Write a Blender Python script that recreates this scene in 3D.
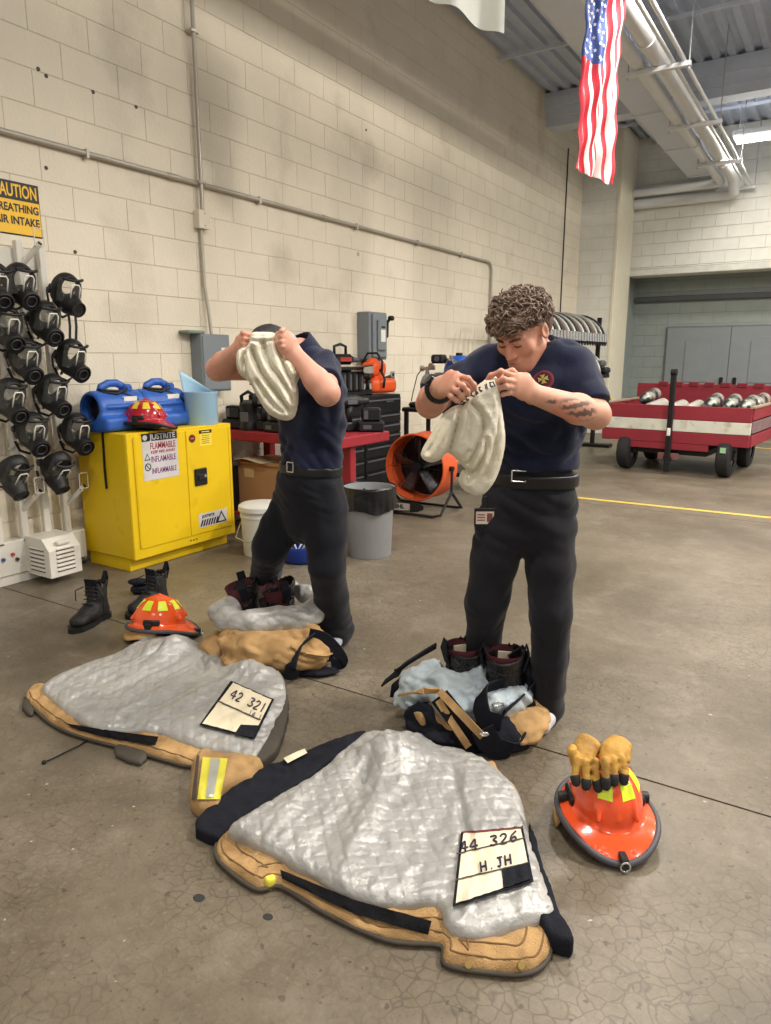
import bpy, bmesh, math, random
import numpy as np
from mathutils import Vector, Matrix, Euler

for _o in list(bpy.data.objects):
    bpy.data.objects.remove(_o)
SC = bpy.context.scene
COL = SC.collection
R = math.radians
rnd = random.Random(7)

# ------------------------------------------------------------------ camera
CAM = np.array([4.23, 0.0, 1.35]); PITCH = R(12.2); YAW = R(32.34); FPX = 711.0
_c = bpy.data.cameras.new('camera'); camera = bpy.data.objects.new('camera', _c); COL.objects.link(camera)
camera.location = CAM; camera.rotation_euler = (R(90) - PITCH, 0, YAW)
_c.sensor_fit = 'VERTICAL'; _c.sensor_height = 24.0; _c.lens = FPX / 1024 * 24.0; _c.clip_start = .05; _c.clip_end = 200
SC.camera = camera
# ------------------------------------------------------------------ light and exposure
SC.view_settings.view_transform = 'Standard'; SC.view_settings.look = 'None'
SC.view_settings.gamma = 1.0; SC.view_settings.use_curve_mapping = False
SC.view_settings.exposure = 0.26
W = bpy.data.worlds.new('world'); SC.world = W; W.use_nodes = True
W.node_tree.nodes['Background'].inputs[0].default_value = (1.0, .95, .88, 1)
W.node_tree.nodes['Background'].inputs[1].default_value = .42
LAMP_W = 95.0            # watts of each ceiling fixture

# ------------------------------------------------------------------ measuring helpers (photo pixel + real distance -> point)
_fw = np.array([-math.sin(YAW), math.cos(YAW), 0]); _rt = np.array([math.cos(YAW), math.sin(YAW), 0]); _up = np.array([0, 0, 1.])
_ax = _fw * math.cos(PITCH) - _up * math.sin(PITCH); _cu = _fw * math.sin(PITCH) + _up * math.cos(PITCH)
def ray(px, py): return _ax + _rt * (px - 385.5) / FPX + _cu * (512 - py) / FPX
def onax(px, py, a, v):
    r = ray(px, py); return CAM + r * (v - CAM[a]) / r[a]
def gp(px, py, z=0.): return onax(px, py, 2, z)
def wp(px, py, x=0.): return onax(px, py, 0, x)
def yp(px, py, y): return onax(px, py, 1, y)
def dp(px, py, D):
    r = ray(px, py); return CAM + r * D / (r @ _fw)

# ------------------------------------------------------------------ materials
def lin(c): return tuple(((v / 255) / 12.92 if v / 255 <= .04045 else ((v / 255 + .055) / 1.055) ** 2.4) for v in c)
MATS = {}
def mat(name, c, rough=.6, metal=0., var=.10, vs=6., bump=0., bs=80., c2=None, c2t=(.55, .62), c2s=4., trans=0., coat=0., ior=1.45, emit=0., spec=.5, stretch=None, sheen=0.):
    if name in MATS: return MATS[name]
    m = bpy.data.materials.new(name); m.use_nodes = True
    nt = m.node_tree; N = nt.nodes; L = nt.links
    b = N['Principled BSDF']
    b.inputs['Roughness'].default_value = rough; b.inputs['Metallic'].default_value = metal
    b.inputs['Specular IOR Level'].default_value = spec; b.inputs['IOR'].default_value = ior
    b.inputs['Transmission Weight'].default_value = trans; b.inputs['Coat Weight'].default_value = coat
    b.inputs['Sheen Weight'].default_value = sheen
    if sheen or bs >= 200: b.inputs['Specular IOR Level'].default_value = .2
    col = lin(c)
    tc = N.new('ShaderNodeTexCoord'); src = tc.outputs['Object']
    if stretch:
        mp = N.new('ShaderNodeMapping'); mp.inputs['Scale'].default_value = stretch; L.new(src, mp.inputs[0]); src = mp.outputs[0]
    n = N.new('ShaderNodeTexNoise'); n.inputs['Scale'].default_value = vs; n.inputs['Detail'].default_value = 5; L.new(src, n.inputs['Vector'])
    mx = N.new('ShaderNodeMix'); mx.data_type = 'RGBA'
    mx.inputs[6].default_value = (*[v * (1 - var) for v in col], 1); mx.inputs[7].default_value = (*[min(1, v * (1 + var)) for v in col], 1)
    mr = N.new('ShaderNodeMapRange'); mr.inputs[1].default_value = .3; mr.inputs[2].default_value = .7; L.new(n.outputs[0], mr.inputs[0])
    L.new(mr.outputs[0], mx.inputs[0]); out = mx.outputs[2]
    if c2:
        n2 = N.new('ShaderNodeTexNoise'); n2.inputs['Scale'].default_value = c2s; n2.inputs['Detail'].default_value = 6; L.new(src, n2.inputs['Vector'])
        m2 = N.new('ShaderNodeMapRange'); m2.inputs[1].default_value = c2t[0]; m2.inputs[2].default_value = c2t[1]; L.new(n2.outputs[0], m2.inputs[0])
        x2 = N.new('ShaderNodeMix'); x2.data_type = 'RGBA'; L.new(m2.outputs[0], x2.inputs[0]); L.new(out, x2.inputs[6]); x2.inputs[7].default_value = (*lin(c2), 1); out = x2.outputs[2]
    L.new(out, b.inputs['Base Color'])
    if emit:
        L.new(out, b.inputs['Emission Color']); b.inputs['Emission Strength'].default_value = emit
    if bump:
        n3 = N.new('ShaderNodeTexNoise'); n3.inputs['Scale'].default_value = bs; n3.inputs['Detail'].default_value = 4; L.new(src, n3.inputs['Vector'])
        bp = N.new('ShaderNodeBump'); bp.inputs['Strength'].default_value = bump; bp.inputs['Distance'].default_value = .01; L.new(n3.outputs[0], bp.inputs['Height']); L.new(bp.outputs[0], b.inputs['Normal'])
    MATS[name] = m; return m

# ------------------------------------------------------------------ mesh builder
class MB:
    def __init__(s): s.v = []; s.f = []; s.M = None
    def add(s, vs, fs):
        k = len(s.v)
        if s.M is not None: vs = [s.M @ Vector(v) for v in vs]
        s.v += [tuple(v) for v in vs]; s.f += [tuple(i + k for i in f) for f in fs]; return s
    def box(s, lo, hi, b=0., M=None):
        lo = [float(a) for a in lo]; hi = [float(a) for a in hi]
        if b <= 0:
            vs = [(x, y, z) for x in (lo[0], hi[0]) for y in (lo[1], hi[1]) for z in (lo[2], hi[2])]
            fs = [(0, 1, 3, 2), (4, 6, 7, 5), (0, 4, 5, 1), (2, 3, 7, 6), (0, 2, 6, 4), (1, 5, 7, 3)]
        else:
            b = min(b, min(hi[i] - lo[i] for i in range(3)) * .49)
            vs = []; idx = {}
            for i in (0, 1):
                for j in (0, 1):
                    for k in (0, 1):
                        c = [(lo, hi)[i][0], (lo, hi)[j][1], (lo, hi)[k][2]]; sg = [1 - 2 * i, 1 - 2 * j, 1 - 2 * k]
                        for a in range(3):
                            p = list(c)
                            for q in range(3):
                                if q != a: p[q] += sg[q] * b
                            idx[(i, j, k, a)] = len(vs); vs.append(tuple(p))
            g = lambda i, j, k, a: idx[(i, j, k, a)]
            fs = []
            for i in (0, 1):
                q = [g(i, 0, 0, 0), g(i, 1, 0, 0), g(i, 1, 1, 0), g(i, 0, 1, 0)]; fs.append(tuple(q[::-1] if i == 0 else q))
                q = [g(0, i, 0, 1), g(0, i, 1, 1), g(1, i, 1, 1), g(1, i, 0, 1)]; fs.append(tuple(q[::-1] if i == 0 else q))
                q = [g(0, 0, i, 2), g(1, 0, i, 2), g(1, 1, i, 2), g(0, 1, i, 2)]; fs.append(tuple(q[::-1] if i == 0 else q))
            for i in (0, 1):
                for j in (0, 1):
                    q = [g(i, j, 0, 0), g(i, j, 1, 0), g(i, j, 1, 1), g(i, j, 0, 1)]; fs.append(tuple(q if i != j else q[::-1]))
                    q = [g(i, 0, j, 0), g(i, 1, j, 0), g(i, 1, j, 2), g(i, 0, j, 2)]; fs.append(tuple(q if i == j else q[::-1]))
                    q = [g(0, i, j, 1), g(1, i, j, 1), g(1, i, j, 2), g(0, i, j, 2)]; fs.append(tuple(q if i != j else q[::-1]))
                    for k in (0, 1):
                        q = [g(i, j, k, 0), g(i, j, k, 1), g(i, j, k, 2)]; fs.append(tuple(q if (i + j + k) % 2 else q[::-1]))
        if M is not None: vs = [M @ Vector(v) for v in vs]
        return s.add(vs, fs)
    def ring(s, c, ax, r, n, ry=None, up=None):
        ax = Vector(ax).normalized(); u = Vector(up) if up is not None else (Vector((0, 0, 1)) if abs(ax.z) < .9 else Vector((1, 0, 0)))
        e1 = (u - ax * u.dot(ax)).normalized(); e2 = ax.cross(e1); ry = r if ry is None else ry
        return [Vector(c) + e1 * (ry * math.cos(2 * math.pi * i / n)) + e2 * (r * math.sin(2 * math.pi * i / n)) for i in range(n)]
    def loft(s, rings, cap=True, closed=False):
        n = len(rings[0]); vs = [p for r in rings for p in r]; fs = []
        m = len(rings)
        for a in range(m if closed else m - 1):
            b_ = (a + 1) % m
            for i in range(n):
                j = (i + 1) % n; fs.append((a * n + i, a * n + j, b_ * n + j, b_ * n + i))
        if cap and not closed:
            fs.append(tuple(range(n))[::-1]); fs.append(tuple((m - 1) * n + i for i in range(n)))
        return s.add(vs, fs)
    def cyl(s, a, b, r, r2=None, n=16, cap=True):
        a = Vector(a); b = Vector(b); d = b - a
        return s.loft([s.ring(a, d, r, n), s.ring(b, d, r if r2 is None else r2, n)], cap)
    def tube(s, pts, r, n=8, closed=False, cap=True, up=None):
        P = [Vector(p) for p in pts]; m = len(P); rs = r if hasattr(r, '__len__') else [r] * m
        e = None; rings = []
        for i in range(m):
            if closed: t = P[(i + 1) % m] - P[i - 1]
            else: t = P[min(i + 1, m - 1)] - P[max(i - 1, 0)]
            t.normalize()
            if e is None:
                u = Vector(up) if up is not None else (Vector((0, 0, 1)) if abs(t.z) < .9 else Vector((1, 0, 0)))
                e = (u - t * u.dot(t)).normalized()
            else:
                e = (e - t * e.dot(t)).normalized()
            f = t.cross(e)
            ra = rs[i]; ra, rb = ra if hasattr(ra, '__len__') else (ra, ra)
            rings.append([P[i] + e * (ra * math.cos(2 * math.pi * k / n)) + f * (rb * math.sin(2 * math.pi * k / n)) for k in range(n)])
        return s.loft(rings, cap, closed)
    def strap(s, pts, w, t, side):
        """flat band through pts: half-width w along side, half-thickness t"""
        P = [Vector(p) for p in pts]; m = len(P); rings = []
        for i in range(m):
            tg = (P[min(i + 1, m - 1)] - P[max(i - 1, 0)]).normalized()
            sd = side[i] if isinstance(side, list) else side
            sd = Vector(sd); sd = (sd - tg * sd.dot(tg)).normalized(); nn = tg.cross(sd)
            rings.append([P[i] + sd * w + nn * t, P[i] - sd * w + nn * t, P[i] - sd * w - nn * t, P[i] + sd * w - nn * t])
        return s.loft(rings)
    def lathe(s, prof, n=24, c=(0, 0, 0), sx=1., sy=1., a0=0., a1=360., M=None):
        vs = []; fs = []; full = abs(a1 - a0) >= 359.9; m = len(prof); k = n if full else n + 1
        for i in range(k):
            a = R(a0 + (a1 - a0) * i / n)
            for r, z in prof: vs.append(Vector((c[0] + r * sx * math.cos(a), c[1] + r * sy * math.sin(a), c[2] + z)))
        for i in range(n):
            j = (i + 1) % k
            for q in range(m - 1): fs.append((i * m + q, j * m + q, j * m + q + 1, i * m + q + 1))
        if M is not None: vs = [M @ v for v in vs]
        return s.add(vs, fs)
    def prism(s, poly, d, o=(0, 0, 0), u=(1, 0, 0), w=(0, 0, 1)):
        """polygon in the (u,w) plane at o, extruded by vector d"""
        o = Vector(o); u = Vector(u); w = Vector(w); d = Vector(d); n = len(poly)
        A = [o + u * p[0] + w * p[1] for p in poly]
        s.add(A + [p + d for p in A], [tuple(range(n))[::-1], tuple(range(n, 2 * n))] + [(i, (i + 1) % n, n + (i + 1) % n, n + i) for i in range(n)])
        return s
    def sphere(s, c, r, n=16, m=10, sc=(1, 1, 1), M=None):
        vs = []; fs = []
        for i in range(m + 1):
            t = math.pi * i / m
            for j in range(n):
                a = 2 * math.pi * j / n
                vs.append(Vector((r * sc[0] * math.sin(t) * math.cos(a), r * sc[1] * math.sin(t) * math.sin(a), r * sc[2] * math.cos(t))))
        if M is not None: vs = [M @ v for v in vs]
        vs = [v + Vector(c) for v in vs]
        for i in range(m):
            for j in range(n): fs.append((i * n + j, (i + 1) * n + j, (i + 1) * n + (j + 1) % n, i * n + (j + 1) % n))
        return s.add(vs, fs)
    def sheet(s, fn, nu, nv, t=0.):
        """grid fn(u,v)->point; t>0 gives it a back side"""
        P = [[Vector(fn(i / nu, j / nv)) for j in range(nv + 1)] for i in range(nu + 1)]
        idx = lambda i, j: i * (nv + 1) + j
        fs = [(idx(i, j), idx(i + 1, j), idx(i + 1, j + 1), idx(i, j + 1)) for i in range(nu) for j in range(nv)]
        vs = [P[i][j] for i in range(nu + 1) for j in range(nv + 1)]
        if t:
            K = len(vs); nb = []
            for i in range(nu + 1):
                for j in range(nv + 1):
                    a = P[min(i + 1, nu)][j] - P[max(i - 1, 0)][j]; b = P[i][min(j + 1, nv)] - P[i][max(j - 1, 0)]
                    n_ = a.cross(b); n_ = n_.normalized() if n_.length > 1e-9 else Vector((0, 0, 1)); nb.append(P[i][j] - n_ * t)
            vs = vs + nb; fs = fs + [tuple(K + q for q in f[::-1]) for f in fs]
            bd = [idx(i, 0) for i in range(nu)] + [idx(nu, j) for j in range(nv)] + [idx(i, nv) for i in range(nu, 0, -1)] + [idx(0, j) for j in range(nv, 0, -1)]
            for q in range(len(bd)):
                a, b = bd[q], bd[(q + 1) % len(bd)]; fs.append((b, a, K + a, K + b))
        return s.add(vs, fs)
    def mesh(s, name, smooth=False):
        me = bpy.data.meshes.new(name); me.from_pydata(s.v, [], s.f)
        if smooth is True: me.polygons.foreach_set('use_smooth', [True] * len(me.polygons))
        me.update()
        if smooth and smooth is not True: me.set_sharp_from_angle(angle=R(smooth)); 
        return me

def obj(name, mb, m, parent=None, smooth=False, world=False, kind=None, label=None):
    me = mb.mesh(name, True if smooth else False) if isinstance(mb, MB) else mb
    if smooth and smooth is not True: me.set_sharp_from_angle(angle=R(smooth))
    if m is not None and not len(me.materials): me.materials.append(m)
    o = bpy.data.objects.new(name, me); COL.objects.link(o)
    if parent is not None:
        o.parent = parent
        if world:
            r = parent; M = Matrix.Identity(4); ch = []
            while r is not None: ch.append(r); r = r.parent
            for r in reversed(ch): M = M @ r.matrix_basis
            o.matrix_basis = M.inverted()
    if kind: o['kind'] = kind
    if label: o['label'] = label
    return o
def tag(o, label, cat, group=None):
    o['label'] = label; o['category'] = cat
    if group: o['group'] = group
    return o
def thing(name, label, cat, loc=(0, 0, 0), rz=0., group=None):
    o = bpy.data.objects.new(name, None); COL.objects.link(o); o.empty_display_size = .05
    o.location = [float(v) for v in loc]; o.rotation_euler = (0, 0, rz)
    return tag(o, label, cat, group)
def dup(root, loc, rot=None, label=None, scale=None):
    r = root.copy(); COL.objects.link(r); r.location = [float(v) for v in loc]
    if rot is not None: r.rotation_euler = rot
    if scale: r.scale = scale
    if label: r['label'] = label
    for c in list(root.children):
        d = c.copy(); COL.objects.link(d); d.parent = r
        for e in list(c.children):
            g = e.copy(); COL.objects.link(g); g.parent = d
    return r
def text_mesh(txt, size, extrude=.0006, align='CENTER', sx=1., bold=0.):
    cu = bpy.data.curves.new('lettering', 'FONT'); cu.body = txt; cu.size = size; cu.extrude = extrude; cu.align_x = align; cu.align_y = 'CENTER'; cu.offset = bold; cu.resolution_u = 3
    t = bpy.data.objects.new('t', cu); COL.objects.link(t)
    me = bpy.data.meshes.new_from_object(t.evaluated_get(bpy.context.evaluated_depsgraph_get()))
    bpy.data.objects.remove(t); bpy.data.curves.remove(cu)
    if sx != 1: me.transform(Matrix.Diagonal((sx, 1, 1, 1)))
    return me
def lettering(txt, size, m, parent, M, align='CENTER', sx=1., bold=0., width=None, ext=.0006):
    me = text_mesh(txt, size, ext, align, sx, bold)
    if width and len(me.vertices):
        xs = [v.co.x for v in me.vertices]; me.transform(Matrix.Diagonal((width / (max(xs) - min(xs)), 1, 1, 1)))
    me.transform(M); o = obj('lettering', me, m, parent); return o
def frame_M(o, x, y):
    """matrix whose local x,y lie along x,y at o"""
    x = Vector(x).normalized(); y = Vector(y); y = (y - x * y.dot(x)).normalized(); z = x.cross(y)
    return Matrix(((x.x, y.x, z.x, o[0]), (x.y, y.y, z.y, o[1]), (x.z, y.z, z.z, o[2]), (0, 0, 0, 1)))

# ------------------------------------------------------------------ noise and implicit surfaces
_pr = np.random.RandomState(3); _perm = np.concatenate([_pr.permutation(256)] * 3); _grad = _pr.normal(size=(256, 3)).astype(np.float32); _grad /= np.linalg.norm(_grad, axis=1)[:, None]
def pn(x, y, z):
    """gradient noise, about -0.7..0.7"""
    x, y, z = np.broadcast_arrays(np.asarray(x, np.float32), np.asarray(y, np.float32), np.asarray(z, np.float32))
    xi = np.floor(x).astype(np.int32); yi = np.floor(y).astype(np.int32); zi = np.floor(z).astype(np.int32)
    xf = x - xi; yf = y - yi; zf = z - zi; xi &= 255; yi &= 255; zi &= 255
    f = lambda t: t * t * t * (t * (t * 6 - 15) + 10)
    u, v, w = f(xf), f(yf), f(zf); out = 0
    for a in (0, 1):
        for b in (0, 1):
            for c in (0, 1):
                g = _grad[_perm[_perm[_perm[(xi + a) & 255] + ((yi + b) & 255)] + ((zi + c) & 255)] & 255]
                d = g[..., 0] * (xf - a) + g[..., 1] * (yf - b) + g[..., 2] * (zf - c)
                out = out + d * (u if a else 1 - u) * (v if b else 1 - v) * (w if c else 1 - w)
    return out
def ridge(x, y, z): return 1 - np.abs(pn(x, y, z)) * 2.2
class Vol:
    def __init__(s, lo, hi, h):
        s.lo = np.array(lo, np.float32); s.h = h
        s.n = np.maximum(4, np.ceil((np.array(hi) - lo) / h).astype(int) + 1)
        s.F = np.full(s.n, .5, np.float32)
        s.ax = [s.lo[i] + h * np.arange(s.n[i], dtype=np.float32) for i in range(3)]
    def reg(s, lo, hi):
        a = np.clip(np.floor((np.array(lo) - s.lo) / s.h).astype(int), 0, s.n); b = np.clip(np.ceil((np.array(hi) - s.lo) / s.h).astype(int) + 1, 0, s.n)
        sl = tuple(slice(a[i], b[i]) for i in range(3))
        if any(b[i] <= a[i] for i in range(3)): return None
        return sl, s.ax[0][sl[0]][:, None, None], s.ax[1][sl[1]][None, :, None], s.ax[2][sl[2]][None, None, :]
    def comb(s, sl, d, k, op='u'):
        f = s.F[sl]
        if op == 'u':
            if k > 0:
                hh = np.clip(.5 + .5 * (f - d) / k, 0, 1); s.F[sl] = f * (1 - hh) + d * hh - k * hh * (1 - hh)
            else: s.F[sl] = np.minimum(f, d)
        elif op == 'd':
            d = -d
            if k > 0:
                hh = np.clip(.5 - .5 * (f - d) / k, 0, 1); s.F[sl] = f * (1 - hh) + d * hh + k * hh * (1 - hh)
            else: s.F[sl] = np.maximum(f, d)
    def cap(s, a, b, ra, rb=None, k=.01, op='u'):
        rb = ra if rb is None else rb; a = np.array(a, float); b = np.array(b, float); m = max(ra, rb) + 1.2 * k + 2 * s.h
        r = s.reg(np.minimum(a, b) - m, np.maximum(a, b) + m)
        if r is None: return s
        sl, x, y, z = r; d = b - a; L = max(float(d @ d), 1e-9)
        t = np.clip(((x - a[0]) * d[0] + (y - a[1]) * d[1] + (z - a[2]) * d[2]) / L, 0, 1)
        q = np.sqrt((x - a[0] - t * d[0]) ** 2 + (y - a[1] - t * d[1]) ** 2 + (z - a[2] - t * d[2]) ** 2) - (ra + (rb - ra) * t)
        s.comb(sl, q, k, op); return s
    def chain(s, pts, rs, k=.01, op='u'):
        for i in range(len(pts) - 1): s.cap(pts[i], pts[i + 1], rs[i], rs[i + 1], k, op)
        return s
    def ell(s, c, rad, X=(1, 0, 0), Yv=(0, 1, 0), k=.01, op='u'):
        X = np.array(X, float); X /= np.linalg.norm(X); Yv = np.array(Yv, float); Yv -= X * (X @ Yv); Yv /= np.linalg.norm(Yv); Z = np.cross(X, Yv)
        m = max(rad) + 1.2 * k + 2 * s.h; c = np.array(c, float); r = s.reg(c - m, c + m)
        if r is None: return s
        sl, x, y, z = r; x = x - c[0]; y = y - c[1]; z = z - c[2]
        u = (x * X[0] + y * X[1] + z * X[2]); v = (x * Yv[0] + y * Yv[1] + z * Yv[2]); w = (x * Z[0] + y * Z[1] + z * Z[2])
        k0 = np.sqrt((u / rad[0]) ** 2 + (v / rad[1]) ** 2 + (w / rad[2]) ** 2); k1 = np.sqrt((u / rad[0] ** 2) ** 2 + (v / rad[1] ** 2) ** 2 + (w / rad[2] ** 2) ** 2)
        s.comb(sl, k0 * (k0 - 1) / np.maximum(k1, 1e-6), k, op); return s
    def elo(s, pts, wd, side, k=.02, op='u', p=2.0):
        """elliptic loft: pts along a spine, wd = [(half width along side, half depth)]; side vector(s)"""
        P = [np.array(q, float) for q in pts]
        for i in range(len(P) - 1):
            a, b = P[i], P[i + 1]; d = b - a; Ln = np.linalg.norm(d); t_ = d / Ln
            m = max(wd[i][0], wd[i + 1][0], wd[i][1], wd[i + 1][1]) + 1.2 * k + 2 * s.h
            r = s.reg(np.minimum(a, b) - m, np.maximum(a, b) + m)
            if r is None: continue
            sl, x, y, z = r
            sa = np.array(side[i] if isinstance(side, list) else side, float); sb = np.array(side[i + 1] if isinstance(side, list) else side, float)
            sv = (sa + sb) / 2; sv = sv - t_ * (sv @ t_); sv /= np.linalg.norm(sv); fv = np.cross(t_, sv)
            tr = ((x - a[0]) * d[0] + (y - a[1]) * d[1] + (z - a[2]) * d[2]) / Ln ** 2; t = np.clip(tr, 0, 1)
            qx = x - a[0] - t * d[0]; qy = y - a[1] - t * d[1]; qz = z - a[2] - t * d[2]
            u = qx * sv[0] + qy * sv[1] + qz * sv[2]; v = qx * fv[0] + qy * fv[1] + qz * fv[2]; w = (tr - t) * Ln
            ww = wd[i][0] + (wd[i + 1][0] - wd[i][0]) * t; dd = wd[i][1] + (wd[i + 1][1] - wd[i][1]) * t
            mn = np.minimum(ww, dd)
            k0 = (np.abs(u / ww) ** p + np.abs(v / dd) ** p + np.abs(w / mn) ** p) ** (1 / p)
            g = np.sqrt((u / ww ** 2) ** 2 + (v / dd ** 2) ** 2 + (w / mn ** 2) ** 2)
            q = np.where(k0 > .4, (k0 - 1) * k0 / np.maximum(g, 1e-6), (k0 - 1) * mn)
            s.comb(sl, q, k, op)
        return s
    def half(s, p, n, k=0., op='d', c=None, rad=0.):
        """cut away the side n points to (only within rad of c when given)"""
        if c is not None:
            n = np.array(n, float); n /= np.linalg.norm(n); r = s.reg(np.array(c) - rad - .02, np.array(c) + rad + .02)
            sl, x, y, z = r; d = -((x - p[0]) * n[0] + (y - p[1]) * n[1] + (z - p[2]) * n[2])
            q = np.sqrt((x - c[0]) ** 2 + (y - c[1]) ** 2 + (z - c[2]) ** 2) - rad
            s.comb(sl, np.maximum(d, q), k, op); return s
        n = np.array(n, float); n /= np.linalg.norm(n); x, y, z = s.ax[0][:, None, None], s.ax[1][None, :, None], s.ax[2][None, None, :]
        d = -((x - p[0]) * n[0] + (y - p[1]) * n[1] + (z - p[2]) * n[2]); s.comb(tuple(slice(None) for _ in range(3)), d, k, op); return s
    def disp(s, fn, band=.06):
        """adds fn(x,y,z) to the field near the surface"""
        m = np.abs(s.F) < band; I = np.nonzero(m)
        if len(I[0]): s.F[m] += fn(s.ax[0][I[0]], s.ax[1][I[1]], s.ax[2][I[2]]).astype(np.float32)
        return s
    def mesh(s, name, relax=1):
        F = s.F; n = s.n; ins = F < 0
        c = np.zeros(tuple(k - 1 for k in n), np.uint8)
        sl = lambda a, m: slice(a, m - 1 + a)
        for a in (0, 1):
            for b in (0, 1):
                for d in (0, 1): c += ins[sl(a, n[0]), sl(b, n[1]), sl(d, n[2])]
        act = (c > 0) & (c < 8); I = np.array(np.nonzero(act)).T
        vid = np.full(c.shape, -1, np.int32); vid[act] = np.arange(len(I))
        acc = np.zeros((len(I), 3)); cnt = np.zeros(len(I))
        for axn in range(3):
            o1, o2 = [q for q in range(3) if q != axn]
            for a in (0, 1):
                for b in (0, 1):
                    p = I.copy(); p[:, o1] += a; p[:, o2] += b; q = p.copy(); q[:, axn] += 1
                    f0 = F[p[:, 0], p[:, 1], p[:, 2]].astype(float); f1 = F[q[:, 0], q[:, 1], q[:, 2]].astype(float); m = (f0 < 0) != (f1 < 0)
                    t = np.where(m, f0 / np.where(m, f0 - f1, 1), 0); e = np.zeros((len(I), 3)); e[:, o1] = a; e[:, o2] = b; e[:, axn] = t
                    acc += e * m[:, None]; cnt += m
        V = (I + acc / np.maximum(cnt, 1)[:, None]) * s.h + s.lo
        Q = []
        for axn in range(3):
            o1, o2 = [(1, 2), (2, 0), (0, 1)][axn]
            A = [slice(None)] * 3; B = [slice(None)] * 3; A[axn] = slice(0, -1); B[axn] = slice(1, None)
            for o in (o1, o2): A[o] = slice(1, -1); B[o] = slice(1, -1)
            fa = ins[tuple(A)]; fb = ins[tuple(B)]
            E = np.array(np.nonzero(fa != fb)).T
            if not len(E): continue
            fl = fa[E[:, 0], E[:, 1], E[:, 2]]; E[:, o1] += 1; E[:, o2] += 1
            q = []
            for a, b in ((-1, -1), (0, -1), (0, 0), (-1, 0)):
                p = E.copy(); p[:, o1] += a; p[:, o2] += b; q.append(vid[p[:, 0], p[:, 1], p[:, 2]])
            q = np.stack(q, 1); q[~fl] = q[~fl][:, ::-1]; Q.append(q)
        Q = np.concatenate(Q)
        for _ in range(relax):
            S = np.zeros_like(V); K = np.zeros(len(V))
            for a, b in ((0, 1), (1, 2), (2, 3), (3, 0)):
                np.add.at(S, Q[:, a], V[Q[:, b]]); np.add.at(K, Q[:, a], 1); np.add.at(S, Q[:, b], V[Q[:, a]]); np.add.at(K, Q[:, b], 1)
            V = V * .5 + .5 * S / np.maximum(K, 1)[:, None]
        me = bpy.data.meshes.new(name); me.vertices.add(len(V)); me.vertices.foreach_set('co', V.astype(np.float32).ravel())
        me.loops.add(Q.size); me.loops.foreach_set('vertex_index', Q.astype(np.int32).ravel()); me.polygons.add(len(Q))
        me.polygons.foreach_set('loop_start', np.arange(0, Q.size, 4, dtype=np.int32))
        me.polygons.foreach_set('use_smooth', np.ones(len(Q), bool)); me.update(calc_edges=True); me.validate(); return me
def pdist(x, y, poly):
    """signed distance to a polygon (negative inside)"""
    P = np.array(poly, float); d2 = np.full(np.broadcast(x, y).shape, 1e9); ins = np.zeros(d2.shape, bool); n = len(P)
    for i in range(n):
        a = P[i]; b = P[(i + 1) % n]; e = b - a; L = max(e @ e, 1e-12)
        t = np.clip(((x - a[0]) * e[0] + (y - a[1]) * e[1]) / L, 0, 1)
        d2 = np.minimum(d2, (x - a[0] - t * e[0]) ** 2 + (y - a[1] - t * e[1]) ** 2)
        c = (a[1] > y) != (b[1] > y); xx = a[0] + (y - a[1]) * e[0] / (e[1] if abs(e[1]) > 1e-12 else 1e-12); ins ^= c & (x < xx)
    return np.where(ins, -1, 1) * np.sqrt(d2)
def spline(poly, k=6, closed=True):
    """Catmull-Rom resampling"""
    P = [np.array(p, float) for p in poly]; n = len(P); out = []
    for i in range(n if closed else n - 1):
        a = P[i - 1] if closed or i else P[0]; b = P[i]; c = P[(i + 1) % n]; d = P[(i + 2) % n] if closed or i + 2 < n else P[-1]
        for j in range(k):
            t = j / k; out.append(.5 * ((2 * b) + (c - a) * t + (2 * a - 5 * b + 4 * c - d) * t * t + (3 * b - a - 3 * c + d) * t ** 3))
    if not closed: out.append(P[-1])
    return out
# ================================================================== structure
M_wall = mat('painted_block', (224, 215, 196), .62, var=.05, vs=2.2, bump=.35, bs=45, c2=(196, 186, 168), c2t=(.58, .75), c2s=1.3)
M_mort = mat('painted_mortar', (211, 202, 184), .8, var=.04)
M_wfar = mat('far_block', (222, 222, 214), .65, var=.04, bump=.2, bs=40)
M_gray = mat('grey_green_block', (142, 150, 146), .6, var=.05, bump=.2, bs=40)
M_graym = mat('grey_green_mortar', (126, 134, 131), .7, var=.05)

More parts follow.
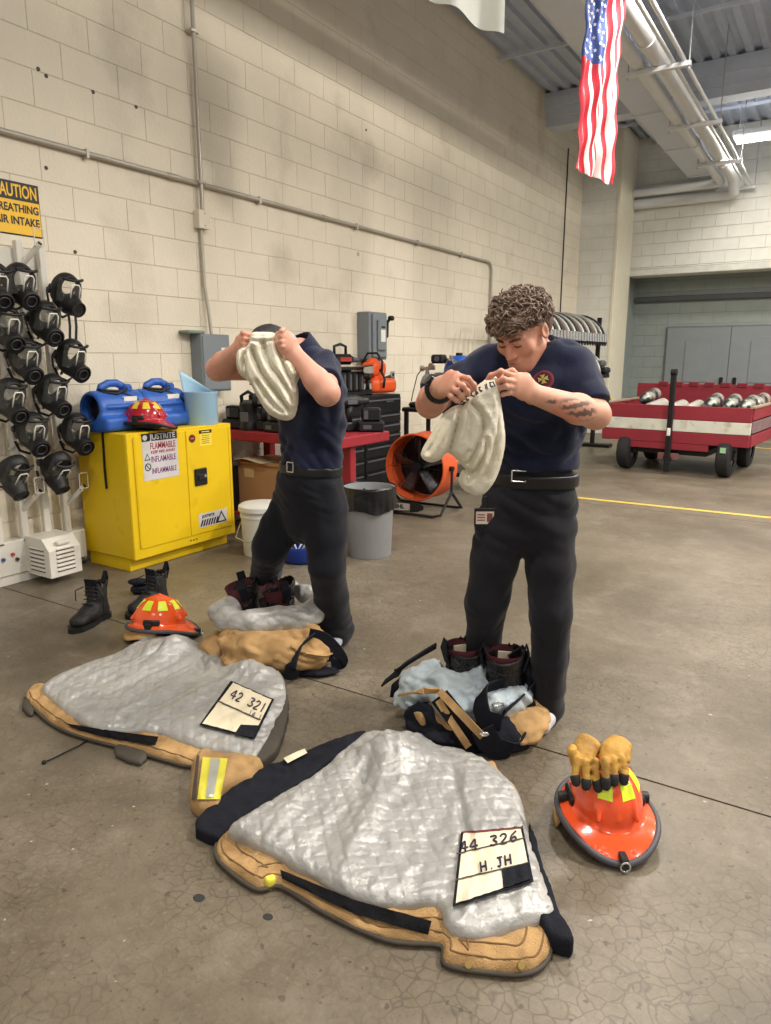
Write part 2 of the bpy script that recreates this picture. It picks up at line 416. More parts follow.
def floor_material():
    m = bpy.data.materials.new('concrete'); m.use_nodes = True; nt = m.node_tree; N = nt.nodes; L = nt.links; b = N['Principled BSDF']
    tc = N.new('ShaderNodeTexCoord').outputs['Object']
    def noise(sc, det=6, rough=.6):
        n = N.new('ShaderNodeTexNoise'); n.inputs['Scale'].default_value = sc; n.inputs['Detail'].default_value = det; n.inputs['Roughness'].default_value = rough; L.new(tc, n.inputs['Vector']); return n.outputs[0]
    def rng(v, a, c, lo=0., hi=1.):
        r = N.new('ShaderNodeMapRange'); r.inputs[1].default_value = a; r.inputs[2].default_value = c; r.inputs[3].default_value = lo; r.inputs[4].default_value = hi; L.new(v, r.inputs[0]); return r.outputs[0]
    def mix(f, a, c):
        x = N.new('ShaderNodeMix'); x.data_type = 'RGBA'
        for k, v in ((0, f), (6, a), (7, c)):
            if isinstance(v, tuple): x.inputs[k].default_value = (*lin(v), 1)
            else: L.new(v, x.inputs[k])
        return x.outputs[2]
    base = mix(rng(noise(.9), .35, .65), (92, 82, 66), (130, 120, 104))
    base = mix(rng(noise(14, 8, .7), .4, .7, 0, .55), base, (88, 79, 66))
    base = mix(rng(noise(70, 4), .58, .75, 0, .6), base, (150, 140, 126))
    v = N.new('ShaderNodeTexVoronoi'); v.feature = 'DISTANCE_TO_EDGE'; v.inputs['Scale'].default_value = 24
    wn = N.new('ShaderNodeTexNoise'); wn.inputs['Scale'].default_value = 9; L.new(tc, wn.inputs['Vector'])
    vm = N.new('ShaderNodeVectorMath'); vm.operation = 'MULTIPLY_ADD'; vm.inputs[1].default_value = (.09, .09, .09); L.new(wn.outputs['Color'], vm.inputs[0]); L.new(tc, vm.inputs[2]); L.new(vm.outputs[0], v.inputs['Vector'])
    crack = rng(v.outputs['Distance'], .0, .07, 1, 0)
    patch = rng(noise(.7, 3), .34, .52)
    mm = N.new('ShaderNodeMath'); mm.operation = 'MULTIPLY'; L.new(crack, mm.inputs[0]); L.new(patch, mm.inputs[1])
    m3 = N.new('ShaderNodeMath'); m3.operation = 'MULTIPLY'; L.new(mm.outputs[0], m3.inputs[0]); m3.inputs[1].default_value = .62
    base = mix(m3.outputs[0], base, (70, 62, 51))
    base = mix(rng(noise(1.7, 2), .63, .7, 0, .35), base, (84, 76, 66))
    base = mix(rng(noise(23, 2), .74, .77, 0, .8), base, (190, 184, 172))
    base = mix(rng(noise(38, 2, .5), .66, .70, 0, .7), base, (66, 60, 52)); base = mix(rng(noise(140, 3), .5, .75, 0, .5), base, (84, 76, 64)); base = mix(rng(noise(4.5, 8, .75), .52, .72, 0, .4), base, (150, 142, 128))
    L.new(base, b.inputs['Base Color'])
    L.new(rng(noise(1.5), .3, .7, .30, .52), b.inputs['Roughness'])
    bp = N.new('ShaderNodeBump'); bp.inputs['Strength'].default_value = .12; bp.inputs['Distance'].default_value = .004; L.new(noise(60, 6), bp.inputs['Height']); L.new(bp.outputs[0], b.inputs['Normal'])
    return m
M_floor = floor_material()
M_joint = mat('floor_joint', (58, 52, 44), .9)
# floor: bed with sawn slabs as parts
fl = obj('floor', MB().box((-.2, -7, -.2), (12, 16.5, -.012)), M_joint, kind='structure')
ys = [-7, -2.2, 2.225 + 0, 6.62, 11.0, 16.5]; xs = [-.2, 4.9, 12]
for i in range(len(ys) - 1):
    for j in range(2):
        g = .0045
        obj('slab', MB().box((xs[j] + g, ys[i] + g, -.012), (xs[j + 1] - g, ys[i + 1] - g, 0)), M_floor, fl)
for (sx_, sy_), r_, lb in ((gp(199, 898)[:2], .017, 'larger dark stain on the bare concrete left of the near coat'), (gp(268, 917)[:2], .014, 'smaller dark stain on the concrete close to the near coat hem')):
    tag(obj('floor_stain', MB().lathe([(.0001, .0012), (r_ * .8, .0012), (r_, .0004)], 14, c=(sx_, sy_, 0), sy=.8), mat('stain_dark', (44, 44, 46), .6)), lb, 'stain')
M_yel = mat('yellow_floor_paint', (216, 184, 74), .5, var=.15, vs=30)
for nm, (ya, yb, x0, x1) in {'a': (6.86, 6.86, -.0, 9), 'b': (13.27, 13.27, 2.5, 9), 'c': (12.3, 12.3, 1.0, 9)}.items():
    o = obj('trim_1' if nm == 'a' else 'trim_2' if nm == 'b' else 'trim_3', MB().box((x0, ya - .03, 0), (x1, yb + .03, .002)), M_yel, kind='structure')

def block_wall(parent, o, u, length, height, z0, m, L=.4064, H=.2032, phase=0., nrm=(1, 0, 0), maxn=300, zmin=0.):
    """running bond on a plane through o along u; blocks proud of the joints along nrm"""
    o = Vector(o); u = Vector(u); nrm = Vector(nrm); lst = []; k = -8
    while True:
        zb = z0 + k * H; k += 1
        if zb + H <= zmin: continue
        if zb >= height - .01: break
        a, c = max(zb, zmin), min(zb + H, height); off = phase + ((k + 1) % 2) * L / 2
        s = off - math.ceil(off / L) * L
        while s < length:
            p, q = max(s, 0), min(s + L, length)
            if q - p > .03: lst.append((p, q, a, c))
            s += L
    def vis(e):
        P = o + u * ((e[0] + e[1]) / 2); P = np.array([P.x, P.y, (e[2] + e[3]) / 2]); d = P - CAM; z = d @ _ax
        if z < .3: return 0
        x, y = 385.5 + FPX * (d @ _rt) / z, 512 - FPX * (d @ _cu) / z
        return (1 / z ** 2) if -25 < x < 796 and -25 < y < 1049 else 1e-4 / z ** 2
    lst.sort(key=vis, reverse=True)
    rest = MB()
    for n_, (p, q, a, c) in enumerate(lst):
        t = .006; gx, gz = .0004, .0026
        mb = rest if n_ >= maxn else MB()
        A = o + u * (p + gx); B = o + u * (q - gx); nf = nrm * rnd.uniform(0, .0012)
        vs = [(A - nrm * t) + Vector((0, 0, a + gz)), (B - nrm * t) + Vector((0, 0, a + gz)), (B - nrm * t) + Vector((0, 0, c - gz)), (A - nrm * t) + Vector((0, 0, c - gz))]
        b = .0022; C = [A + u * b + Vector((0, 0, a + gz + b)), B - u * b + Vector((0, 0, a + gz + b)), B - u * b + Vector((0, 0, c - gz - b)), A + u * b + Vector((0, 0, c - gz - b))]
        vs += [v + nf for v in C]
        fs = [(4, 5, 6, 7), (0, 1, 5, 4), (1, 2, 6, 5), (2, 3, 7, 6), (3, 0, 4, 7)]
        if u.cross(Vector((0, 0, 1))).dot(nrm) < 0: fs = [f[::-1] for f in fs]
        mb.add(vs, fs)
        if mb is not rest: obj('block', mb, m, parent)
    if rest.v: obj('block', rest, m, parent, kind='stuff')

wl = obj('wall_left', MB().box((-.25, -7, -.1), (-.005, 14.2, 5.3)), M_mort, kind='structure')
ph = float(wp(85, 335)[1])
block_wall(wl, (0, 1.2, 0), (0, 1, 0), 13.15 - 1.2, 5.2, 1.383, M_wall, phase=(ph - 1.2) % .4064, nrm=(1, 0, 0))
# pilaster at the far corner
PY = 13.15
pil = obj('trim_4', MB().box((-.05, PY + .005, 0), (.63, 14.25, 5.2)), M_mort, kind='structure')
block_wall(pil, (0, PY, 0), (1, 0, 0), .61, 5.2, 1.383, M_wfar, nrm=(0, -1, 0))
obj('edge_trim', MB().box((.61, PY - .012, 0), (.665, 14.1, 5.19), .006), mat('cream_jamb', (226, 220, 198), .5, var=.03), pil)
# far wall over the bay opening, and the grey wall set back behind it
wf = obj('wall_far', MB().box((.60, 14.21, 2.95), (12, 14.6, 5.2)), M_mort, kind='structure')
block_wall(wf, (.62, 14.2, 0), (1, 0, 0), 6.0, 5.2, 1.383 + .203 * 8 - .02, M_wfar, nrm=(0, -1, 0), zmin=2.96, maxn=150)
obj('lintel', MB().box((.62, 14.17, 2.84), (8, 14.6, 2.955), .01), mat('lintel_paint', (210, 210, 200), .5), wf)
wg = obj('wall_recess', MB().box((-.3, 15.005, -.1), (12, 15.3, 3.4)), M_graym, kind='structure')
block_wall(wg, (-.2, 15.0, 0), (1, 0, 0), 6.0, 3.3, 1.383, M_gray, nrm=(0, -1, 0), maxn=160)
obj('soffit_panel', MB().box((.5, 14.2, 2.96), (12, 15.01, 3.1)), M_gray, wg)
obj('side_panel', MB().box((.2, 14.2, 0), (.56, 15.0, 3.0)), M_gray, wg)
obj('rail', MB().box((.6, 14.9, 2.42), (8, 15.0, 2.52), .01), mat('dark_rail', (78, 82, 84), .5), wg)
# grey double doors
M_door = mat('grey_door', (128, 134, 138), .5, var=.04)
dr = obj('door_1', MB().box((1.22, 14.955, 0), (4.2, 14.99, 1.95), .006), mat('door_frame_grey', (108, 114, 118), .5), kind='structure')
for i in range(2):
    x0 = 1.25 + i * 1.13
    lf = obj('door_leaf', MB().box((x0, 14.93, .02), (x0 + 1.12, 14.96, 1.92), .005), M_door, dr)
    obj('door_panel', MB().box((x0 + .34, 14.915, .9), (x0 + .80, 14.935, 1.68), .012), M_door, lf)
    obj('door_handle', MB().box((x0 + (1.0 if i == 0 else .1), 14.88, .86), (x0 + (1.06 if i == 0 else .16), 14.935, 1.0), .01), mat('dark_metal', (40, 40, 42), .4, .6), lf)
x0 = 1.25 + 2 * 1.13
obj('door_leaf', MB().box((x0, 14.93, .02), (4.17, 14.96, 1.92), .005), M_door, dr)
# ceiling: ribbed steel deck on joists
M_deck = mat('deck_haze_tint', (186, 196, 214), .6, var=.05)  # bluish lightening stands in for lens haze over the deck
M_beam = mat('steel_haze_tint', (200, 206, 216), .5, var=.04)  # same haze put into the colour of girders, joists and duct
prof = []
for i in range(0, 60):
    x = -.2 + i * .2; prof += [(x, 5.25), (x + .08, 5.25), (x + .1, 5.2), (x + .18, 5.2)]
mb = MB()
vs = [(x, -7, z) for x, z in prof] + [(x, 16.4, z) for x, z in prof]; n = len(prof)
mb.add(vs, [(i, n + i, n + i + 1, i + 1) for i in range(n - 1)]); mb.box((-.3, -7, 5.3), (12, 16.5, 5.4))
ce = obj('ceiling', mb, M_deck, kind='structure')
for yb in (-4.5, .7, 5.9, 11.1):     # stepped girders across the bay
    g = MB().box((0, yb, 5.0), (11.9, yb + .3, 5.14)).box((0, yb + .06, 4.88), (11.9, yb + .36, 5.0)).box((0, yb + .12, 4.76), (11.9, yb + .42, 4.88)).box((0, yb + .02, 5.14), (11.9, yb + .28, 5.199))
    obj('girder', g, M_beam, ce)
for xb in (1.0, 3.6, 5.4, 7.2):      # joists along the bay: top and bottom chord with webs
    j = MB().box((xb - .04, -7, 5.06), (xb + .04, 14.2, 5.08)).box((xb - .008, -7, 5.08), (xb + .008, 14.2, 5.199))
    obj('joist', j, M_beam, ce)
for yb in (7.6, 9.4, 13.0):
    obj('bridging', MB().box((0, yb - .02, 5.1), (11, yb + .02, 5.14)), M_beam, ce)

# ------------------------------------------------------------------ overhead services
M_pipe = mat('white_pipe', (214, 216, 218), .4, var=.03)
M_galv = mat('galvanised', (170, 172, 174), .38, .55, var=.06, vs=20)
d = thing('air_duct', 'long pale grey rectangular duct running under the ceiling left of the pipes', 'duct', (1.78, 4, 4.4))
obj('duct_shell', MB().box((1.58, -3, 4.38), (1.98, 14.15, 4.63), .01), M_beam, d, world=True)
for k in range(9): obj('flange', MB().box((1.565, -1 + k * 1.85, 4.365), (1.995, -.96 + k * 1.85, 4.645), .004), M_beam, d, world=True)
def run_pipe(name, label, cat, pts, r, fit=(), m=M_pipe):
    t = thing(name, label, cat, pts[0])
    obj('pipe_run', MB().tube(pts, r, 14), m, t, smooth=50, world=True)
    for a, b, q in fit: obj('coupling', MB().cyl(a, b, q, n=16), m, t, smooth=40, world=True)
    return t
def arc(c, a, b, r, n=8):
    """quarter arc centre c from direction a to direction b"""
    c = Vector(c); a = Vector(a); b = Vector(b)
    return [c + (a * math.cos(t) + b * math.sin(t)) * r for t in [math.pi / 2 * i / n for i in range(n + 1)]]
ZP = 4.17
run_pipe('overhead_pipe', 'slimmer white overhead pipe beside the duct, bending left along far wall', 'pipe', [(2.13, -3, ZP + .07)] + arc((1.93, 13.75, ZP + .07), (1, 0, 0), (0, 1, 0), .2) + [(.67, 13.95, ZP + .07)], .068, [((2.13, y, ZP + .07), (2.13, y + .16, ZP + .07), .08) for y in (6.9, 11.2)])
run_pipe('overhead_pipe', 'thick white overhead pipe at the right of the slimmer one on the hangers', 'pipe', [(2.33, -3, ZP + .085), (2.33, 13.55, ZP + .085), (2.33, 13.72, ZP + .03), (2.33, 13.82, ZP - .07)] + arc((2.13, 13.88, ZP - .10), (1, 0, .0), (0, 1, 0), .2)[1:] + [(.67, 14.08, ZP - .10)], .085, [((2.33, y, ZP + .085), (2.33, y + .12, ZP + .085), .096) for y in (7.5, 12.5)])
run_pipe('overhead_conduit', 'thin white conduit on the hangers, left one of two', 'conduit', [(2.47, -3, ZP + .02), (2.47, 14.15, ZP + .02)], .02)
run_pipe('overhead_conduit', 'thin white conduit on the hanger ends, right one of two', 'conduit', [(2.57, -3, ZP + .02), (2.57, 14.15, ZP + .02)], .02)
for n_, (y, lb) in enumerate([(6.0, 'trapeze hanger nearest the flag carrying the overhead pipes'), (8.05, 'trapeze hanger with long bar just right of the flag'), (10.1, 'second trapeze hanger under the pipes right of the flag'), (12.15, 'third trapeze hanger under the pipes, near the bright lamp'), (14.05, 'last trapeze hanger under the pipes, at the far wall')]):
    t = thing('pipe_hanger', lb, 'hanger', (2.33, y, ZP), group='trapeze hangers under the overhead pipes')
    obj('strut', MB().box((-.31, -.03, -.045), (.31, .03, -.001), .004), M_pipe, t)
    for sx in (-.29, .29): obj('rod', MB().cyl((sx, 0, -.07), (sx, 0, 1.02), .007, n=8), M_galv, t)
def lamp(x, y, z, label, w=LAMP_W):
    t = thing('high_bay_lamp', label, 'lamp', (x, y, z), group='ceiling lamps')
    obj('housing', MB().box((-.32, -.17, .0), (.32, .17, .09), .02), M_pipe, t)
    m = mat('lamp_lens', (255, 250, 240), .4, var=0, emit=14)
    for k in range(2): obj('lens', MB().box((-.29, -.15 + k * .16, -.03), (.29, -.01 + k * .16, .0), .008), m, t)
    for sx in (-.25, .25): obj('chain', MB().cyl((sx, 0, .08), (sx, 0, 5.195 - z), .005, n=6), M_galv, t)
    l = bpy.data.lights.new('lamp_light', 'AREA'); l.shape = 'RECTANGLE'; l.size = .6; l.size_y = .32; l.energy = w; l.color = (1, .93, .83)
    l2 = bpy.data.lights.new('added_ceiling_fill', 'AREA'); l2.shape = 'RECTANGLE'; l2.size = .6; l2.size_y = .32; l2.energy = w * .10; l2.color = (.86, .92, 1)  # added upward fill that brightens the ceiling, not a part of the fixture
    lu = bpy.data.objects.new('added_ceiling_fill', l2); COL.objects.link(lu); lu.parent = t; lu.location = (0, 0, .1); lu.rotation_euler = (math.pi, 0, 0)
    lo = bpy.data.objects.new('lamp_light', l); COL.objects.link(lo); lo.parent = t; lo.location = (0, 0, -.045)
    return t
lamp(2.78, 12.4, 4.5, 'bright rectangular lamp hanging at the right edge by the far wall', 50)
for x, y in ((3.0, 6.4), (3.0, 1.2), (5.9, 9.4), (5.9, 3.8), (5.9, -1.8), (3.0, -4.0), (8.8, 12.0), (8.8, 6.4), (8.8, .8)):
    lamp(x, y, 4.65, 'rectangular high bay lamp in the %s row from the wall, %s' % ('near' if x < 4 else 'middle' if x < 7 else 'far', {6.4: 'over the curly-haired man', 1.2: 'over the laid out coats', 9.4: 'level with the red wagon', 3.8: 'level with the bench', -1.8: 'behind the camera', -4.0: 'farthest behind the camera', 12.0: 'by the far wall', .8: 'level with the camera'}[y]), LAMP_W * (.6 if y < 0 else 2.4 if x > 4 and y > 2 else .8 if y < 3 else 1.2))

# ------------------------------------------------------------------ wall conduits, boxes, sign
M_cond = mat('painted_conduit', (176, 170, 158), .35, .35, var=.06)
t = thing('wall_conduit', 'long horizontal metal conduit across the block wall, bending down at its far end', 'conduit', (.03, 4, 2.615))
z = 2.615; r_ = .017
obj('pipe_run', MB().tube([(.03, -2, z), (.03, 9.2, z)] + [Vector((.03, 9.2, z - .13)) + v for v in [Vector((0, math.sin(a) * .13, math.cos(a) * .13)) for a in [math.pi / 2 * i / 6 for i in range(1, 7)]]] + [(.03, 9.33, .6)], r_, 12), M_cond, t, smooth=50, world=True)
for y in (1.2, 3.1, 4.7, 6.1, 7.3, 8.4): obj('strap', MB().box((0, y - .012, z - .035), (.05, y + .012, z + .024), .004), M_cond, t, world=True)
for y in (3.75, 5.55): obj('coupling', MB().cyl((.03, y, z), (.03, y + .09, z), .021, n=14), M_cond, t, smooth=40, world=True)
t = thing('wall_conduit', 'vertical metal conduit rising from the grey panel past the junction box', 'conduit', (.03, 4.05, 1.6))
obj('pipe_run', MB().tube([(.06, 4.07, 1.53), (.045, 4.065, 1.7), (.025, 4.055, 1.9), (.025, 4.05, 2.3)], .014, 12), M_cond, t, smooth=50, world=True)
obj('pipe_run', MB().tube([(.05, 4.05, 2.4), (.05, 4.05, 5.19)], .016, 12), M_cond, t, smooth=50, world=True)
for z_ in (2.62, 3.62, 4.5): obj('strap', MB().box((0, 4.015, z_ - .012), (.07, 4.085, z_ + .012), .004), M_cond, t, world=True)
t = thing('junction_box', 'small painted junction box on the vertical conduit below the crossing', 'box', (.0, 4.055, 2.3))
obj('body', MB().box((.0, -.055, 0), (.06, .055, .125), .004), M_wall, t); obj('cover', MB().box((.058, -.058, -.003), (.066, .058, .128), .003), M_wall, t)
for a in (.02, .105): obj('screw', MB().cyl((.066, 0, a), (.069, 0, a), .006, n=8), M_galv, t)
t = thing('wall_cable', 'thin dark vertical cable on the wall near the far corner', 'cable', (.01, 12.25, 1.2))
obj('pipe_run', MB().tube([(.012, 12.25, 1.0), (.012, 12.25, 4.7)], .011, 8), mat('dark_cable', (66, 66, 64), .6), t, smooth=True, world=True)
# plugs and chips in the blocks
for i, (px, py) in enumerate([(38, 69), (46, 76), (93, 92), (136, 107), (46, 168), (75, 252), (358, 254), (366, 130)]):
    p = wp(px, py); tag(obj('wall_plug', MB().cyl((-.004, p[1], p[2]), (.004, p[1], p[2]), .012 if i != 6 else .022, n=10), mat('plug_dark', (84, 78, 68), .8) if i != 6 else M_galv), ['dark anchor plug high on the left wall, left one of a close pair', 'dark anchor plug high on the left wall, right one of a close pair', 'dark anchor plug in the blocks between the pair and the vertical conduit', 'dark anchor plug in the blocks just left of the vertical conduit', 'dark anchor plug below the long conduit above the caution sign', 'dark anchor plug in the blocks right of the caution sign', '', 'dark anchor plug far along the wall above the long conduit'][i] if i != 6 else 'small round metal plate on the wall above the standing firefighters', 'plug', 'old wall plugs' if i != 6 else None)

M_gbox = mat('grey_enamel', (124, 132, 138), .4, .1, var=.04)
M_blk = mat('black_plastic', (22, 22, 24), .45, var=.15)
M_paper = mat('white_label', (222, 222, 216), .6, var=.04)
t = thing('electrical_panel', 'grey electrical panel box on the wall above the light blue pail', 'panel', (0, 3.9, 1.1))
obj('body', MB().box((0, 0, 0), (.12, .3, .43), .006), M_gbox, t); dd = obj('door', MB().box((.12, .012, .012), (.127, .288, .418), .003), M_gbox, t)
obj('latch', MB().box((.127, .2, .26), (.134, .25, .29), .004), M_blk, dd); obj('plate', MB().box((.127, .2, .30), (.129, .26, .33)), M_paper, dd)
lid = obj('hinged_flap', MB().box((-.0, -.11, .43), (.11, .06, .455), .008), mat('faded_green', (122, 138, 124), .6), t)
t = thing('safety_switch', 'grey disconnect switch box with black side lever above the tool chest', 'switch', (0, 6.14, 1.335))
obj('body', MB().box((0, 0, 0), (.15, .33, .475), .008), M_gbox, t)
dd = obj('door', MB().box((.15, .04, .02), (.175, .3, .455), .012), M_gbox, t); obj('raised_cover', MB().box((.175, .1, .09), (.2, .25, .40), .02), M_gbox, dd)
obj('sticker', MB().box((.2, .14, .18), (.2015, .225, .3)), M_paper, dd); obj('logo_plate', MB().box((.2, .15, .315), (.2015, .22, .335)), M_blk, dd)
lv = obj('lever', MB().tube([(.1, .34, .21), (.12, .38, .24), (.12, .385, .38), (.15, .40, .43)], .018, 8), M_blk, t, smooth=50); obj('lever_grip', MB().box((.12, .38, .40), (.19, .43, .45), .015), M_blk, lv)
obj('drop_conduit', MB().cyl((.07, .14, -.25), (.07, .14, 0), .025, n=12), M_blk, t, smooth=40)
for i, y in enumerate((6.62, 6.82)):
    t = thing('wall_outlet', ['left', 'right'][i] + ' small outlet plate on the wall beside the orange saws', 'outlet', (0, y, 1.15))
    obj('plate', MB().box((0, -.04, -.06), (.012, .04, .06), .004), M_galv, t); obj('socket', MB().box((.012, -.018, .005), (.016, .018, .04), .003), M_blk, t); obj('socket', MB().box((.012, -.018, -.04), (.016, .018, -.005), .003), M_blk, t)
# caution sign
M_sy = mat('sign_yellow', (240, 190, 40), .4, var=.03); M_sk = mat('sign_black', (30, 27, 24), .45)
t = thing('caution_sign', 'yellow and black caution sign on the block wall above the masks', 'sign', (.0, 2.612, 2.212))
obj('backing', MB().box((0, -.152, -.15), (.006, .152, .15), .003), M_sk, t)
pn_ = obj('yellow_panel', MB().box((.006, -.146, -.142), (.0075, .146, .142)), M_sy, t)
hd = obj('header_panel', MB().box((.0075, -.146, .046), (.0088, .146, .142)), M_sk, t)
F_ = lambda y, z_: frame_M((.009, y, z_), (0, 1, 0), (0, 0, 1))
lettering('CAUTION', .1, M_sy, hd, F_(.0, .094), width=.268, bold=.002)
lettering('BREATHING', .062, M_sk, pn_, F_(.0, -.0), width=.272, bold=.0015)
lettering('AIR INTAKE', .062, M_sk, pn_, F_(-.0, -.07), width=.276, bold=.0015)
# ================================================================== people
from mathutils.bvhtree import BVHTree
def bvh_of(*os):
    vs = []; fs = []
    for o in os:
        me = o.data if hasattr(o, 'data') else o; k = len(vs); vs += [v.co.copy() for v in me.vertices]; fs += [tuple(i + k for i in p.vertices) for p in me.polygons]
    return BVHTree.FromPolygons(vs, fs)
def hit(b, px, py):
    r = Vector(ray(px, py)).normalized(); loc, nrm, i, d = b.ray_cast(Vector(CAM), r)
    return loc, nrm
def conform(b, mb, off=.0015, reach=.08):
    """lays a mesh built in world space onto the nearest surface, along the view it was drawn from being its own normal"""
    out = []
    for v in mb.v:
        loc, nrm, i, d = b.find_nearest(Vector(v), reach)
        out.append(tuple(loc + nrm * off) if loc else v)
    mb.v = out; return mb
def skin_material(name, c):
    m = mat(name, c, .5, var=.07, vs=14, c2=tuple(min(255, v) for v in (c[0] + 2, c[1] - 24, c[2] - 22)), c2t=(.5, .8), c2s=9, bump=.08, bs=160)
    nt = m.node_tree; b = nt.nodes['Principled BSDF']; l = b.inputs['Base Color'].links[0]; src = l.from_socket
    at = nt.nodes.new('ShaderNodeAttribute'); at.attribute_name = 'ink'
    mx = nt.nodes.new('ShaderNodeMix'); mx.data_type = 'RGBA'; nt.links.new(at.outputs['Fac'], mx.inputs[0]); nt.links.new(src, mx.inputs[6]); mx.inputs[7].default_value = (*lin((70, 62, 64)), 1); nt.links.new(mx.outputs[2], b.inputs['Base Color'])
    b.inputs['Subsurface Weight'].default_value = .08; b.inputs['Subsurface Radius'].default_value = (.01, .004, .002)
    return m
M_skin = skin_material('skin_pink', (206, 154, 130)); M_skin2 = skin_material('skin_light', (208, 154, 132))
M_navy = mat('navy_knit', (24, 30, 54), .85, var=.12, vs=5, bump=.25, bs=350, sheen=.15)
M_trou = mat('charcoal_twill', (25, 26, 33), .8, var=.12, vs=4, bump=.2, bs=300, sheen=.1)
M_belt = mat('black_leather', (18, 17, 18), .4, var=.1, bump=.1, bs=120)
M_steel = mat('bright_steel', (205, 205, 205), .22, .9, var=.03)
M_sock = mat('sock_white', (206, 206, 212), .9, var=.05, bump=.3, bs=300)
M_hood = mat('cream_knit', (224, 218, 200), .85, var=.05, vs=9, bump=.35, bs=220, c2=(206, 196, 166), c2t=(.5, .8), c2s=7)
M_hairb = mat('curly_brown_hair', (112, 93, 80), .55, var=.45, vs=45)
M_haird = mat('dark_hair', (40, 36, 38), .6, var=.3, vs=60)
M_lash = mat('lash_brown', (58, 44, 38), .8)
def trouser_folds(cz, kz):
    return lambda x, y, z: .013 * (ridge(x * 6 + z * 5, y * 6, z * 17 + x * 8) - .6) * np.exp(-((z - cz) / .11) ** 2) + .006 * (ridge(x * 6 + z * 4, y * 6, z * 11 - y * 9) - .6) * np.exp(-((z - kz) / .16) ** 2) + .010 * (ridge(x * 5, y * 5, z * 16 + x * 9) - .6) * np.exp(-((z - .10) / .06) ** 2) + .005 * (ridge(x * 9, y * 9, z * 2.5) - .6)
def basis(f):
    f = np.array(f, float); f /= np.linalg.norm(f); u = np.array([0, 0, 1.]) - f * f[2]; u /= np.linalg.norm(u); s = np.cross(f, u); return s, f, u
def head_sdf(V, c, f, u, sc=1., face=True):
    """human head: c centre, f where the nose points, u crown; s to the head's own right"""
    s = np.cross(f, u); Q = lambda x, y, z: c + (s * x + f * y + u * z) * sc
    E = lambda p, r, k=.012, op='u': V.ell(Q(*p), [q * sc for q in r], s, f, k, op)
    E((0, -.018, .032), (.077, .098, .086)); E((0, .03, -.03), (.062, .064, .082), .03); E((0, .062, -.088), (.032, .03, .028), .03)
    for q in (-1, 1):
        V.cap(Q(q * .052, -.0, -.06), Q(q * .022, .062, -.098), .018 * sc, .017 * sc, .025)          # jaw
        E((q * .046, .062, -.022), (.022, .02, .022), .02)                                            # cheekbone
        E((q * .031, .094, .006), (.02, .014, .013), .012, 'd'); E((q * .031, .077, .004), (.0155, .0145, .0135), .004)   # socket, lidded eye
        V.cap(Q(q * .012, .089, .022), Q(q * .048, .074, .022), .0095 * sc, .008 * sc, .012)          # brow
        E((q * .079, -.012, -.008), (.009, .02, .032), .006); E((q * .085, -.006, -.006), (.006, .011, .018), .004, 'd')   # ear
    V.cap(Q(0, .09, .014), Q(0, .112, -.032), .0085 * sc, .0115 * sc, .01)
    for q in (-1, 1): E((q * .0125, .099, -.037), (.0085, .0105, .008), .006)
    V.cap(Q(-.017, .0905, -.06), Q(.017, .0905, -.06), .0075 * sc, None, .008); V.cap(Q(-.013, .089, -.073), Q(.013, .089, -.073), .0085 * sc, None, .008)
    V.cap(Q(-.022, .1, -.0665), Q(.022, .1, -.0665), .0028 * sc, None, .003, 'd')
    return Q
def finger(V, pts, r0=.0088, k=.004):
    n = len(pts); rs = [r0, r0 * .96, r0 * .86, r0 * .72][:n] if n <= 4 else [r0] * n
    V.chain(pts, rs, k)
    for p in pts[1:-1]: V.ell(p, (r0 * 1.04,) * 3, k=k)

